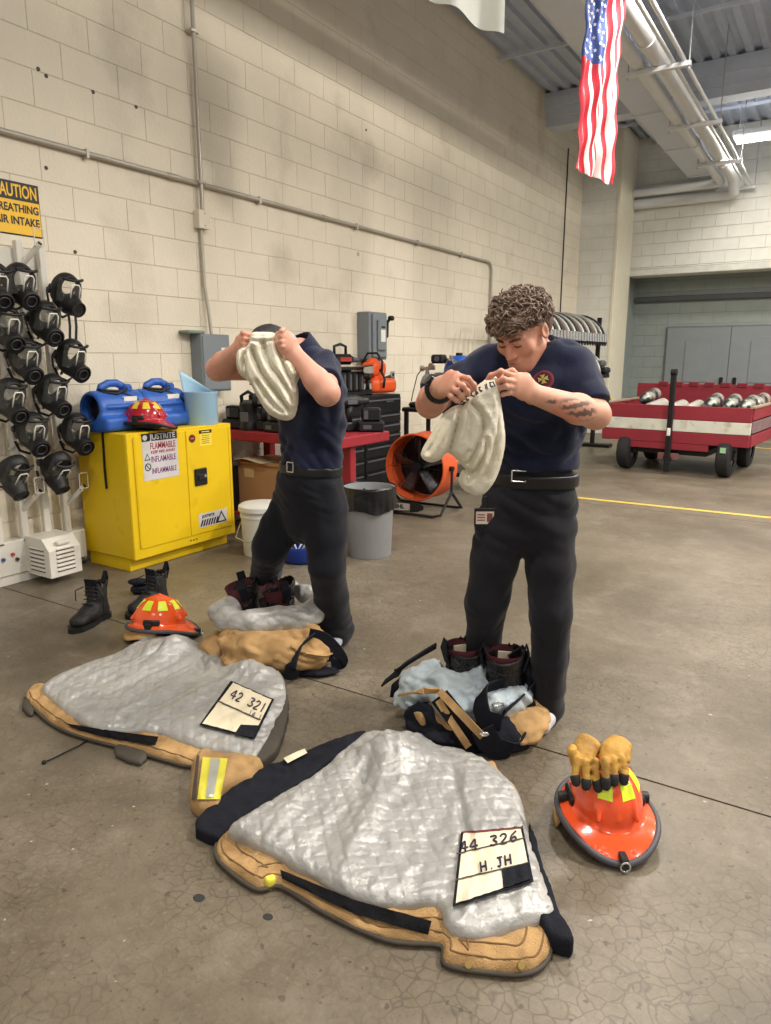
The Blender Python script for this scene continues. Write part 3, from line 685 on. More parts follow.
# ---------------------------------------------------------------- firefighter on the right
P = dp
def build_right():
    root = thing('person', 'standing firefighter with curly brown hair looking down at a cream hood in both hands', 'person', gp(520, 712))
    side = _rt * .93 - _fw * .25          # torso turned a little to the left of the picture
    tors = [P(530, 506, 2.49), P(532, 472, 2.49), P(535, 425, 2.48), P(532, 385, 2.47), P(533, 360, 2.46)]
    wd = [(.165, .115), (.152, .112), (.168, .122), (.19, .125), (.15, .09)]
    shL, shR = P(575, 366, 2.42), P(487, 366, 2.53); elL, elR = P(596, 415, 2.27), P(430, 404, 2.35); wrL, wrR = P(533, 394, 2.12), P(441, 386, 2.11)
    hipL, hipR = P(549, 520, 2.48), P(502, 520, 2.50); knL, knR = P(551, 612, 2.43), P(487, 600, 2.49); 
    anL = gp(549, 724) + np.array([0, 0, .075]) + _fw * .03; anR = gp(481, 700) + np.array([0, 0, .075]) + _fw * .03
    toL = gp(541, 733) + np.array([0, 0, .03]); toR = gp(470, 712) + np.array([0, 0, .03])
    neck = P(535, 356, 2.45)
    s, f, u = basis(-_fw * .66 - _rt * .60 - _up * .62); hc = P(522, 331, 2.37); s = -s if s @ _rt > 0 else s
    lo = np.minimum.reduce([elL, elR, wrL, wrR, tors[0], toL, toR, P(520, 283, 2.3)]) - .16; hi = np.maximum.reduce([elL, elR, wrL, wrR, tors[0], shR, shL, P(520, 283, 2.5)]) + .12; lo[2] = 0
    V = Vol(lo, hi, .0042)
    V.elo(tors, [(a - .028, b - .028) for a, b in wd], side, .03)
    for sh, el, wr, hp, kn, an, to in ((shL, elL, wrL, hipL, knL, anL, toL), (shR, elR, wrR, hipR, knR, anR, toR)):
        V.cap(sh, el, .052, .043, .03); m = el + (wr - el) * .3; V.chain([el, m, wr], [.044, .045, .029], .02)
        V.chain([hp, kn, an], [.075, .052, .036], .03); V.chain([an, an + (to - an) * .5 - [0, 0, .01], to], [.035, .034, .03], .02)
    V.cap(neck + _fw * .01, hc - u * .05 - f * .03, .058, .054, .025)
    Q = head_sdf(V, hc, f, u, .95)
    # his left hand (right in the picture): thumb behind the cloth, four fingers pinching the hem
    kn_ = [P(514, 374.5, 2.075), P(515, 381, 2.07), P(517, 387.5, 2.075), P(520, 393, 2.085)]
    V.elo([wrL, (wrL + kn_[1]) / 2 + [0, 0, .004], (kn_[1] + kn_[2]) / 2], [(.031, .02), (.04, .018), (.036, .013)], [_up - _rt * .1] * 3, .012)
    for b, m, t, e in ((0, (501, 371.5, 2.05), (491, 375.5, 2.06), (487.5, 379, 2.07)), (1, (503, 379, 2.04), (497, 382, 2.05), (493, 384.5, 2.065)), (2, (505, 386.5, 2.045), (499, 388.5, 2.055), (496, 390, 2.07)), (3, (509, 393, 2.06), (503, 394.5, 2.065), (499.5, 395.5, 2.075))):
        finger(V, [kn_[b] + (wrL - kn_[b]) * .12, P(*m), P(*t), P(*e)], .0088 if b < 3 else .0076)
    finger(V, [wrL + (kn_[0] - wrL) * .4 + _up * .012, P(512, 371, 2.1), P(500, 374, 2.1), P(489, 379, 2.09)], .0098)
    # his right hand (left in the picture): back of the hand to the camera
    kn_ = [P(460, 374, 2.045), P(455.5, 380, 2.03), P(449.5, 386, 2.03), P(445.5, 392.5, 2.04)]
    V.elo([wrR, (wrR + kn_[1]) / 2 - _rt * .004, (kn_[1] + kn_[2]) / 2 + _rt * .002], [(.03, .02), (.04, .017), (.037, .014)], [_up * .9 + _rt * .5] * 3, .012)
    for b, m, t, e in ((0, (468, 378.5, 2.02), (474, 385, 2.03), (475, 389.5, 2.045)), (1, (462.5, 385.5, 2.005), (467.5, 391.5, 2.015), (468.5, 395, 2.03)), (2, (456.5, 391, 2.005), (461.5, 396, 2.015), (463.5, 399, 2.03)), (3, (451.5, 397, 2.015), (456.5, 400.5, 2.02), (459.5, 402.5, 2.035))):
        finger(V, [kn_[b] + (wrR - kn_[b]) * .12, P(*m), P(*t), P(*e)], .0088 if b < 3 else .0077)
    finger(V, [wrR + (kn_[0] - wrR) * .45 + _rt * .01, P(460, 380, 2.08), P(470, 385, 2.075), P(474, 391, 2.065)], .0098)
    me = V.mesh('body')
    co = np.empty(len(me.vertices) * 3, np.float32); me.vertices.foreach_get('co', co); co = co.reshape(-1, 3)
    # tattoo: feathered strokes along the left forearm
    ax = wrL - elL; L = np.linalg.norm(ax); ax /= L; t = ((co - elL) @ ax) / L; rel = co - elL - np.outer((co - elL) @ ax, ax)
    r_ = np.linalg.norm(rel, axis=1); e1 = -_fw - ax * (-_fw @ ax); e1 /= np.linalg.norm(e1); e2 = np.cross(ax, e1); ang = np.arctan2(rel @ e2, rel @ e1)
    zone = (r_ < .06) & (t > .12) & (t < .95) & (np.abs(ang) < 1.15)
    st = np.sin(ang * 9 + t * 26 + 2.2 * pn(t * 9, ang * 2, 0)) + .5 * np.sin(ang * 17 - t * 33)
    body_ = np.clip(1.3 - ((t - .45) / .27) ** 2 - (ang / .75) ** 2, 0, 1) + .8 * np.clip(1 - ((t - .82) / .1) ** 2 - ((ang + .15) / .5) ** 2, 0, 1)
    ink = np.clip(zone * (st > -.15) * body_ * 1.1, 0, .8).astype(np.float32)
    at = me.attributes.new('ink', 'FLOAT', 'POINT'); at.data.foreach_set('value', ink)
    body = obj('body', me, M_skin, root, world=True)
    # features
    for q in (-1, 1):
        obj('eyebrow', MB().tube([Q(q * .012, .1, .021), Q(q * .028, .098, .0265), Q(q * .048, .084, .023)], [.003, .0042, .0025], 6), mat('brow_brown', (84, 64, 52), .8), body, smooth=True)
        obj('eyelash', MB().tube([Q(q * .017, .0905, -.001), Q(q * .031, .0915, -.005), Q(q * .044, .086, -.001)], [.0012, .0018, .0012], 6), M_lash, body, smooth=True)
    obj('lips', MB().tube([Q(-.02, .094, -.0665), Q(-.008, .0985, -.065), Q(0, .0985, -.066), Q(.008, .0985, -.065), Q(.02, .094, -.0665)], [.002, .004, .004, .004, .002], 8), mat('lip_pink', (186, 112, 104), .5), body, smooth=True)
    # hair: cap plus loose curls
    H = Vol(hc - .19, hc + .19, .006); H.ell(hc + u * .045 - f * .02, (.080, .100, .085), s, f, .01); H.ell(hc + u * .068 + f * .05, (.066, .052, .042), s, f, .03)
    H.half(hc + u * .022 + f * .0, -u * .94 + f * .34, .01); H.half(hc + f * .112 + u * .03, f * .9 - u * .45, .01)
    H.disp(lambda x, y, z: .016 * pn(x * 34, y * 34, z * 34) + .008 * pn(x * 75, y * 75, z * 75), .03)
    hair = obj('hair', H.mesh('hair'), M_hairb, root, world=True)
    cur = MB(); rr = random.Random(5); n_c = 0
    while n_c < 760:
        dl = np.array([rr.gauss(0, 1) for _ in range(3)]); dl /= np.linalg.norm(dl)
        lim = -.06 + (.17 if dl[1] > .3 else 0) - (.12 if dl[1] < -.3 else 0)
        if dl[2] < lim: continue
        n_c += 1
        ce_ = hc + u * .038 - f * .014 + s * dl[0] * .086 + f * dl[1] * .104 + u * dl[2] * .084
        if dl[1] > .1: ce_ = ce_ + f * .016 * dl[1] + u * .008
        nn = s * dl[0] + f * dl[1] + u * dl[2]; t1 = np.cross(nn, [rr.gauss(0, 1) for _ in range(3)]); t1 /= np.linalg.norm(t1); t2 = np.cross(nn, t1)
        rad = rr.uniform(.008, .0185); ph = rr.uniform(0, 6.3); tw = rr.uniform(.7, 1.5); pts = []; lift = rr.uniform(-.3, .9)
        for k in range(11):
            w = k / 10; th = ph + w * 2 * math.pi * tw
            pts.append(ce_ + (t1 * math.cos(th) + nn * .8 * math.sin(th)) * rad * (1 - .3 * w) + t2 * (w - .5) * rad * 2.1 + nn * rad * lift * w)
        th_ = rr.uniform(.8, 1.5)
        cur.tube(pts, [(.0012 + .0016 * math.sin(math.pi * k / 10)) * th_ for k in range(11)], 5)
    obj('curls', cur, M_hairb, hair, smooth=True, kind='stuff')
    sc_ = Vol(hc - .15, hc + .15, .005); sc_.ell(hc - u * .0 - f * .05, (.079, .07, .07), s, f, .01); sc_.half(hc - u * .05, -u, .01)   # short sides and nape
    for q in (-1, 1): sc_.ell(hc + s * q * .085 - f * .005 - u * .0, (.02, .03, .045), s, f, .008, 'd')
    obj('short_sides', sc_.mesh('short_sides'), mat('short_brown_hair', (92, 72, 60), .7, var=.3, vs=90), hair)
    # shirt
    S = Vol(lo, hi, .006)
    S.elo(tors, wd, side, .03); S.ell(P(525, 400, 2.40), (.12, .07, .08), side, _fw, .05)
    hemL = shL + (elL - shL) * .86; hemR = shR + (elR - shR) * .80
    for sh, hm in ((shL, hemL), (shR, hemR)): S.cap(sh, hm, .067, .062, .04)
    for sh, q in ((shL, 1), (shR, -1)): S.cap(neck - _up * .02, sh, .058, .056, .04)
    S.half(P(531, 468, 2.49), -_up, .004)
    S.half(hemL, elL - shL, .003, c=hemL + (elL - shL) * .25, rad=.095); S.half(hemR, elR - shR, .003, c=hemR + (elR - shR) * .3, rad=.095)
    S.cap(neck - _up * .01, neck + _up * .13 - _fw * .02, .062, .066, .003, 'd')
    tz = float(P(532, 440, 2.4)[2])
    fold = lambda x, y, z: .016 * (ridge((x + y) * 5, (y - x) * 3, z * 15 + (x - y) * 9) - .6) * np.exp(-((z - tz) / .14) ** 2) + .011 * (ridge(x * 9 + z * 9, y * 9, z * 6 - x * 6) - .6) + .004 * pn(x * 16, y * 16, z * 16)
    S.disp(fold)
    shirt = obj('shirt', S.mesh('shirt'), M_navy, root, world=True)
    cv = Vol(neck - .13, neck + .17, .005)        # standing, folded-down polo collar, open at the throat
    nb = neck - _up * .012 + _fw * .012; nt = neck + _up * .062 + _fw * .0 - _rt * .006
    cv.elo([nb - _up * .01, nt], [(.086, .08), (.073, .068)], _rt, .004); cv.elo([nb - _up * .04, nt + _up * .04], [(.072, .066), (.064, .06)], _rt, .004, 'd')
    cv.half(nt + _up * .002, _up * .95 - _fw * .3, .003); cv.half(nb - _up * .03, -_up, .003)
    cv.elo([neck - _fw * .08 - _rt * .03 + _up * .08, neck - _fw * .11 - _rt * .03 - _up * .05], [(.05, .06), (.012, .05)], _rt, .003, 'd')
    obj('collar', cv.mesh('collar'), M_navy, shirt)
    B = bvh_of(shirt)
    # round department patch on the chest
    loc, nrm = hit(B, 543, 379)
    if loc:
        FM = frame_M(loc + nrm * .004, Vector(_rt), Vector(_up))
        def flat(poly_fn, m, off, nm, parent):
            mb = MB(); poly_fn(mb); mb.v = [tuple(FM @ Vector(v)) for v in mb.v]; return obj(nm, conform(B, mb, off), m, parent)
        disc = lambda r0, r1, n=28: (lambda mb: mb.add([(r * math.cos(2 * math.pi * i / n), r * math.sin(2 * math.pi * i / n), 0) for r in (r0, r1) for i in range(n)], [(i, (i + 1) % n, n + (i + 1) % n, n + i)[::-1] for i in range(n)]))
        pt = flat(disc(.0001, .036), mat('patch_navy', (40, 30, 42), .7), .002, 'chest_patch', shirt)
        flat(disc(.027, .036), mat('patch_red', (124, 36, 50), .7), .0026, 'patch_ring', pt); flat(disc(.0225, .0245), mat('patch_red', (124, 36, 50), .7), .0026, 'patch_ring', pt)
        def cross(mb):
            for k in range(4):
                a = k * math.pi / 2 + .2; c_, s_ = math.cos(a), math.sin(a)
                mb.add([(x * c_ - y * s_, x * s_ + y * c_, 0) for x, y in ((.002, -.002), (.017, -.009), (.015, 0), (.017, .009), (.002, .002))], [(0, 1, 2, 3, 4)])
        flat(cross, mat('patch_gold', (186, 160, 84), .7), .003, 'patch_cross', pt)
    # trousers
    T = Vol(lo, hi, .0062)
    T.elo([P(529, 470, 2.49), P(529, 500, 2.49), P(528, 525, 2.49)], [(.15, .112), (.166, .12), (.165, .118)], side, .02)
    for hp, kn, an, q in ((hipL, knL, anL, 1), (hipR, knR, anR, -1)):
        md = hp + (kn - hp) * .5; sh_ = kn + (an - kn) * .5; en = an - _up * .02
        T.elo([hp, md, kn, sh_, en], [(.09, .1), (.086, .096), (.076, .085), (.066, .08), (.061, .082)], side, .02)
        T.half(an - _up * .055 if q > 0 else an - _up * .06, -_up, .002)
    kz = float(knL[2])
    T.disp(trouser_folds(.80, kz))
    trou = obj('trousers', T.mesh('trousers'), M_trou, root, world=True)
    # belt, buckle, badge
    bz = P(532, 478, 2.49); Bv = Vol(bz - .26, bz + .26, .006); Bv.elo([P(529, 500, 2.49), P(532, 477, 2.49), P(533, 455, 2.48)], [(.172, .127), (.158, .119), (.158, .119)], side, .02)
    bu = (P(531, 470, 2.49) - P(529, 506, 2.49)); bu /= np.linalg.norm(bu); Bv.half(bz + bu * .024, bu, .002); Bv.half(bz - bu * .022, -bu, .002)
    belt = obj('belt', Bv.mesh('belt'), M_belt, root, world=True)
    BB = bvh_of(belt)
    loc, nrm = hit(BB, 519, 477)
    if loc:
        FM = frame_M(loc + nrm * .006, Vector(side), Vector(bu)); mb = MB(); mb.M = FM
        w_, h_ = .025, .021
        for a in ((-w_, -h_, w_, -h_ + .005), (-w_, h_ - .005, w_, h_), (-w_, -h_, -w_ + .005, h_)): mb.box((a[0], a[1], -.004), (a[2], a[3], .003), .0015)
        obj('buckle', mb, M_steel, belt)
    bd = hit(bvh_of(trou), 484, 517)[0]
    if bd:
        FM = frame_M(bd - Vector(_fw) * .02 + Vector(_up) * .004, Vector(_rt), Vector(_up)) @ Matrix.Scale(1.2, 4); mb = MB(); mb.M = FM
        mb.box((-.031, -.027, -.002), (.031, .027, .002), .002); bg = obj('id_badge', mb, mat('badge_black', (24, 22, 24), .4), trou)
        mb = MB(); mb.M = FM; mb.box((-.026, -.02, .002), (.026, .017, .0026)); obj('card', mb, mat('badge_card', (216, 200, 190), .4), bg)
        mb = MB(); mb.M = FM; mb.box((.006, -.014, .0027), (.022, .012, .0031)); obj('photo', mb, mat('badge_photo', (120, 70, 60), .5), bg)
        for k in range(3):
            mb = MB(); mb.M = FM; mb.box((-.022, .006 - k * .008, .0027), (.0, .009 - k * .008, .0031)); obj('print_line', mb, mat('badge_print', (110, 60, 60), .5), bg)
        mb = MB(); mb.M = FM; mb.box((-.007, .027, -.003), (.007, .062, .001), .002); obj('clip', mb, M_blk, bg)
    for hp, an, to, q in ((hipL, anL, toL, 1), (hipR, anR, toR, -1)):
        K = Vol(np.minimum(an, to) - .09, np.maximum(an, to) + .09, .005); K.chain([an + _up * .05, an, an + (to - an) * .55 - _up * .008, to], [.043, .042, .039, .034], .02); K.ell(an - (to - an) * .25 - _up * .03, (.036, .036, .036), k=.02); K.half((0, 0, .004), -_up, .004); K.half(an + _up * .045, _up, .002)
        obj('sock', K.mesh('sock'), M_sock, root, world=True)
    # watch
    wc = wrR + (elR - wrR) * .12; axw = (wrR - elR) / np.linalg.norm(wrR - elR); mb = MB(); mb.tube([wc + axw * .0 + q for q in [(_up * math.cos(a) + np.cross(axw, _up) * math.sin(a)) * .035 for a in [2 * math.pi * i / 24 for i in range(24)]]], [(.005, .012)] * 24, 8, closed=True, up=wc * 0 + axw)
    wt = obj('watch', mb, M_blk, root, smooth=True, world=True)
    fc = wc + (-_rt * .75 - _fw * .1 + _up * .65) * .038; mb = MB(); nd = (-_rt * .75 - _fw * .2 + _up * .65); nd /= np.linalg.norm(nd); mb.cyl(fc - nd * .004, fc + nd * .008, .02, .018, 18); obj('watch_face', mb, mat('watch_glass', (44, 44, 50), .12, .4), wt, smooth=40)
    return root, body, B
personR, bodyR, bvhR = build_right()

def build_left():
    root = thing('person', 'firefighter whose face is hidden behind the cream hood pulled over his head', 'person', gp(308, 640))
    side = _rt * .62 - _fw * .78; side /= np.linalg.norm(side); front = np.cross(side, _up); front = -front if front @ _rt > 0 else front
    tors = [P(309, 494, 3.12), P(311, 463, 3.12), P(312, 425, 3.12), P(310, 388, 3.08), P(306, 364, 3.04)]
    wd = [(.162, .132), (.145, .122), (.165, .132), (.18, .128), (.145, .095)]
    shL, shR = P(322, 369, 2.93), P(288, 368, 3.14); elL, elR = P(327, 393, 2.71), P(218, 369, 3.02); wrL, wrR = P(293, 352, 2.74), P(238, 350, 2.86)
    hipL, hipR = P(325, 505, 3.05), P(293, 505, 3.18); knL, knR = P(327, 566, 3.0), P(270, 548, 3.1)
    anL = gp(335, 648) + np.array([0, 0, .08]) + _fw * .05; anR = gp(262, 612) + np.array([0, 0, .08]) + _fw * .03
    toL = gp(331, 653) + np.array([0, 0, .03]) - _rt * .0; toR = gp(250, 618) + np.array([0, 0, .03])
    neck = P(300, 352, 3.0); hc = P(271, 359, 2.92); s, f, u = basis(-_fw * .45 - _rt * .55 - _up * .80); s = -s if s @ _rt > 0 else s
    allp = [elL, elR, wrL, wrR, tors[0], toL, toR, shL, shR, anL, anR, hc + _up * .1, hc]
    lo = np.minimum.reduce(allp) - .17; hi = np.maximum.reduce(allp) + .15; lo[2] = 0
    V = Vol(lo, hi, .0048); V.elo(tors, [(a - .028, b - .028) for a, b in wd], side, .03)
    for sh, el, wr, hp, kn, an, to in ((shL, elL, wrL, hipL, knL, anL, toL), (shR, elR, wrR, hipR, knR, anR, toR)):
        V.cap(sh, el, .054, .047, .03); m = el + (wr - el) * .3; V.chain([el, m, wr], [.047, .047, .03], .02)
        V.chain([hp, kn, an], [.078, .055, .038], .03); V.chain([an, an + (to - an) * .5 - [0, 0, .01], to], [.036, .035, .031], .02)
    V.cap(neck, hc - u * .05 - f * .03, .058, .054, .025); Q = head_sdf(V, hc, f, u, .98)
    # fists holding the hood at the brow
    for wr, kc, tips, tilt in ((wrL, (283, 338, 2.72), ((278, 334), (277, 338.5), (277.5, 343), (279, 347)), 1), (wrR, (244, 341, 2.80), ((251, 335), (251.5, 340), (250.5, 345), (248.5, 349)), -1)):
        kc = P(*kc); V.elo([wr, (wr + kc) / 2, kc], [(.033, .022), (.041, .02), (.04, .017)], [_up] * 3, .014)
        for b, (x, y) in enumerate(tips):
            D = 2.70 if tilt > 0 else 2.775; tp = P(x, y, D + .03); kn_ = kc + _up * (.033 - .021 * b) + _rt * .004 * tilt
            finger(V, [kn_, (kn_ + tp) / 2 - _fw * .028 + _rt * .006 * tilt, tp - _fw * .012, tp + _fw * .015 + _rt * .008 * tilt], .0092 if b < 3 else .008)
        tp = P(*tips[0], (2.76 if tilt > 0 else 2.83)); finger(V, [kc + _fw * .025 + _up * .01, (kc + tp) / 2 + _fw * .03 + _up * .016, tp + _fw * .005], .0102)
    me = V.mesh('body'); body = obj('body', me, M_skin2, root, world=True)
    H = Vol(hc - .16, hc + .16, .006); H.ell(hc + u * .036 - f * .02, (.083, .103, .09), s, f, .01); H.half(hc + u * .012, -u * .94 + f * .34, .01); H.disp(lambda x, y, z: .008 * pn(x * 50, y * 50, z * 50), .03)
    obj('hair', H.mesh('hair'), M_haird, root, world=True)
    S = Vol(lo, hi, .0065); S.elo(tors, wd, side, .03)
    hemL = shL + (elL - shL) * .66; hemR = shR + (elR - shR) * .5
    for sh, hm in ((shL, hemL), (shR, hemR)): S.cap(sh, hm, .072, .068, .04)
    for sh in (shL, shR): S.cap(neck - _up * .02, sh, .06, .06, .04)
    S.half(hemL, elL - shL, .003, c=hemL + (elL - shL) * .25, rad=.1); S.half(hemR, elR - shR, .003, c=hemR + (elR - shR) * .3, rad=.1)
    S.cap(neck - _up * .01, neck + (hc - neck) * .5, .06, .066, .003, 'd')
    tz = float(tors[1][2]) + .1
    S.disp(lambda x, y, z: .016 * (ridge((x + y) * 5, (y - x) * 3, z * 13 + (x + y) * 8) - .6) * np.exp(-((z - tz) / .16) ** 2) + .012 * (ridge(x * 8 - z * 6, y * 8, z * 6 + x * 5) - .6) + .004 * pn(x * 15, y * 15, z * 15))
    shirt = obj('shirt', S.mesh('shirt'), M_navy, root, world=True)
    cv = Vol(neck - .15, neck + .15, .005); ax = (hc - neck); ax[2] = abs(ax[2]) * .3; ax = ax / np.linalg.norm(ax) * .5 + _up * .7; ax /= np.linalg.norm(ax); cs = np.cross(ax, front); cs /= np.linalg.norm(cs)
    cv.elo([neck - ax * .03, neck + ax * .055], [(.088, .086), (.078, .075)], cs, .004); cv.elo([neck - ax * .08, neck + ax * .09], [(.075, .072), (.068, .066)], cs, .004, 'd'); cv.half(neck + ax * .05, ax, .003); cv.half(neck - ax * .035, -ax, .003)
    obj('collar', cv.mesh('collar'), M_navy, shirt)
    T = Vol(lo, hi, .0066); T.elo([P(311, 461, 3.12), P(309, 490, 3.12), P(308, 515, 3.12)], [(.143, .122), (.165, .137), (.16, .13)], side, .02)
    for hp, kn, an, q in ((hipL, knL, anL, 1), (hipR, knR, anR, -1)):
        md = hp + (kn - hp) * .5; sh_ = kn + (an - kn) * .5; en = an - _up * .03
        T.elo([hp, md, kn, sh_, en], [(.092, .104), (.084, .096), (.074, .086), (.068, .084), (.072, .096)], side, .02); T.half(an - _up * (.07 if q > 0 else .06), -_up, .002, c=an - _up * .1, rad=.12)
    kz = float(knL[2]); T.disp(trouser_folds(.78, kz)); trou = obj('trousers', T.mesh('trousers'), M_trou, root, world=True)
    bz = P(311, 468, 3.12); Bv = Vol(bz - .26, bz + .26, .006); Bv.elo([P(309, 490, 3.12), P(311, 468, 3.12), P(312, 445, 3.12)], [(.169, .141), (.152, .13), (.152, .13)], side, .02)
    bu = P(311, 455, 3.12) - P(310, 485, 3.12); bu /= np.linalg.norm(bu); Bv.half(bz + bu * .021, bu, .002); Bv.half(bz - bu * .021, -bu, .002); belt = obj('belt', Bv.mesh('belt'), M_belt, root, world=True)
    BB = bvh_of(belt); loc, nrm = hit(BB, 291, 467.5)
    if loc:
        FM = frame_M(loc + nrm * .005, Vector(np.cross(_up, np.array(nrm))), Vector(bu)); mb = MB(); mb.M = FM; w_, h_ = .02, .023
        for a in ((-w_, -h_, w_, -h_ + .005), (-w_, h_ - .005, w_, h_), (-w_, -h_, -w_ + .005, h_), (w_ - .005, -h_, w_, h_)): mb.box((a[0], a[1], -.004), (a[2], a[3], .003), .0015)
        obj('buckle', mb, M_steel, belt)
    for hp, an, to, q in ((hipL, anL, toL, 1), (hipR, anR, toR, -1)):
        K = Vol(np.minimum(an, to) - .09, np.maximum(an, to) + .09, .005); K.chain([an + _up * .05, an, an + (to - an) * .55 - _up * .012, to], [.043, .042, .04, .035], .02); K.ell(an - _up * .035 + _fw * .01, (.036, .036, .036), k=.02); K.half((0, 0, .004), -_up, .004); K.half(an + _up * .045, _up, .002)
        obj('sock', K.mesh('sock'), mat('sock_grey', (170, 174, 186), .9), root, world=True)
    return root
personL = build_left()

def draped(polys, D, thick, m, folds, h=.005, lean=0., rise=.03, carve=(), creases=()):
    """cloth bag: outline (photo pixels at distance D) filled to a rounded, folded body of real thickness"""
    P0 = dp(*np.mean(polys, axis=0), D); zc = (P0 - CAM) @ _ax
    pts = [((np.array(p) - np.mean(polys, axis=0)) * np.array([1, -1])) * zc / FPX for p in spline(polys, 4)]
    A = np.array(pts); lo = np.array([A[:, 0].min() - .02, A[:, 1].min() - .02, -thick * 1.6]); hi = np.array([A[:, 0].max() + .02, A[:, 1].max() + .02, thick * 1.6])
    V = Vol(lo, hi, h); X, Y = np.meshgrid(V.ax[0], V.ax[1], indexing='ij'); d = pdist(X, Y, A)
    T = thick * np.sqrt(np.clip(1 - (1 - np.clip(-d / rise, 0, 1)) ** 2, 0, 1)); Fd = folds(X, Y)
    for cp_, cw, cdp in creases:
        q = [((np.array(p) - np.mean(polys, axis=0)) * np.array([1, -1])) * zc / FPX for p in spline(cp_, 4, False)]; dm = np.full(X.shape, 9.)
        for a, b in zip(q[:-1], q[1:]):
            e = b - a; tt = np.clip(((X - a[0]) * e[0] + (Y - a[1]) * e[1]) / (e @ e), 0, 1); dm = np.minimum(dm, np.hypot(X - a[0] - tt * e[0], Y - a[1] - tt * e[1]))
        Fd = Fd - cdp * np.exp(-(dm / cw)) + cdp * .22 * np.exp(-((dm - cw * 2.6) / (cw * 1.3)) ** 2)
    T2 = np.clip(T + Fd * np.clip(-d / .02, 0, 1), .003, None)
    Z = V.ax[2][None, None, :]
    f3 = np.maximum(np.maximum(Z - T2[:, :, None], -Z - T[:, :, None] * .8), d[:, :, None]); V.F[:] = f3 * .7
    for cpoly, dep in carve:
        cp = [((np.array(p) - np.mean(polys, axis=0)) * np.array([1, -1])) * zc / FPX for p in spline(cpoly, 4)]; dc = pdist(X, Y, cp)
        V.F[:] = np.maximum(V.F, -np.maximum(dc[:, :, None], (T2 - dep)[:, :, None] - Z))
    me = V.mesh('cloth', 2)
    n_ = -_fw * math.cos(lean) + _up * math.sin(lean); y_ = _up * math.cos(lean) + _fw * math.sin(lean)
    Mx = Matrix(((_rt[0], y_[0], n_[0], P0[0]), (_rt[1], y_[1], n_[1], P0[1]), (_rt[2], y_[2], n_[2], P0[2]), (0, 0, 0, 1))); me.transform(Mx); return me
Z5 = lambda pts, s, ox, oy: [(ox + x / s, oy + y / s) for x, y in pts]
# hood held by the man on the right
hp_ = Z5([(285, 350), (330, 290), (400, 225), (470, 180), (520, 190), (535, 300), (560, 430), (578, 580), (560, 720), (520, 840), (450, 928), (380, 936), (305, 890), (285, 830), (310, 770), (345, 790), (300, 735), (255, 690), (208, 660), (165, 705), (95, 722), (42, 690), (45, 640), (100, 540), (170, 420), (240, 365)], 6.425, 415, 350)
def fr(X, Y): return .007 * (ridge(X * 22 + Y * 6, Y * 5 + 7, 0 * X) - .5) + .004 * pn(X * 30, Y * 24, 0 * X + 5) + .003 * (ridge(X * 50, Y * 34, 0 * X + 2) - .5)
Zr = lambda p: Z5(p, 6.425, 415, 350)
cr_r = [(Zr([(285, 360), (262, 470), (235, 570), (212, 655)]), .006, .034), (Zr([(190, 430), (130, 560), (75, 650)]), .005, .018), (Zr([(352, 345), (412, 410), (425, 500), (395, 600), (335, 720)]), .006, .030), (Zr([(440, 560), (440, 650), (385, 760), (330, 830)]), .005, .024), (Zr([(520, 330), (515, 520), (490, 690), (450, 800)]), .006, .016), (Zr([(330, 640), (300, 700), (320, 760)]), .005, .02), (Zr([(290, 330), (330, 420), (320, 560)]), .005, .012)]
hood = thing('firefighting_hood', 'cream knit hood with dark handwriting along its hem, held by the curly-haired man', 'hood', dp(490, 480, 2.06))
hm = draped(hp_, 2.085, .05, M_hood, fr, h=.0042, creases=cr_r); ho = obj('fabric', hm, M_hood, hood, world=True)
HB = bvh_of(ho); mb = MB()
def stroke(B, pts, w, mb, off=.0015):
    q = []
    for p in pts:
        l, n_ = hit(B, *p)
        if l: q.append(l + n_ * off)
    if len(q) > 1: mb.tube(q, w, 5)
ink_r = random.Random(3); base = [(460.5, 404), (466, 398.5), (474, 393), (483, 387.5), (492, 384), (496, 382.5)]
ln = spline(base, 8, False)
for k in range(9):
    i = int(k * (len(ln) - 2) / 9); a = ln[i]; d = ln[min(i + 3, len(ln) - 1)] - a; d = d / np.linalg.norm(d); n_ = np.array([d[1], -d[0]])
    g = [[(0, -2), (0, 2)], [(0, 2), (2, 1.2), (0, .2), (2.2, -2)], [(0, -2), (1.2, 2), (2.4, -2)], [(0, -2), (0, 2), (2, -2), (2, 2)], [(2.2, 1.6), (.4, 2), (0, 0), (.4, -2), (2.2, -1.6)]][ink_r.randrange(5)]
    stroke(HB, [a + d * u_ * .9 + n_ * (v_ * 1.1 - .6) for u_, v_ in g], .0022, mb)
if mb.v: obj('ink_writing', mb, mat('ink_navy', (40, 42, 66), .8), ho, world=True)
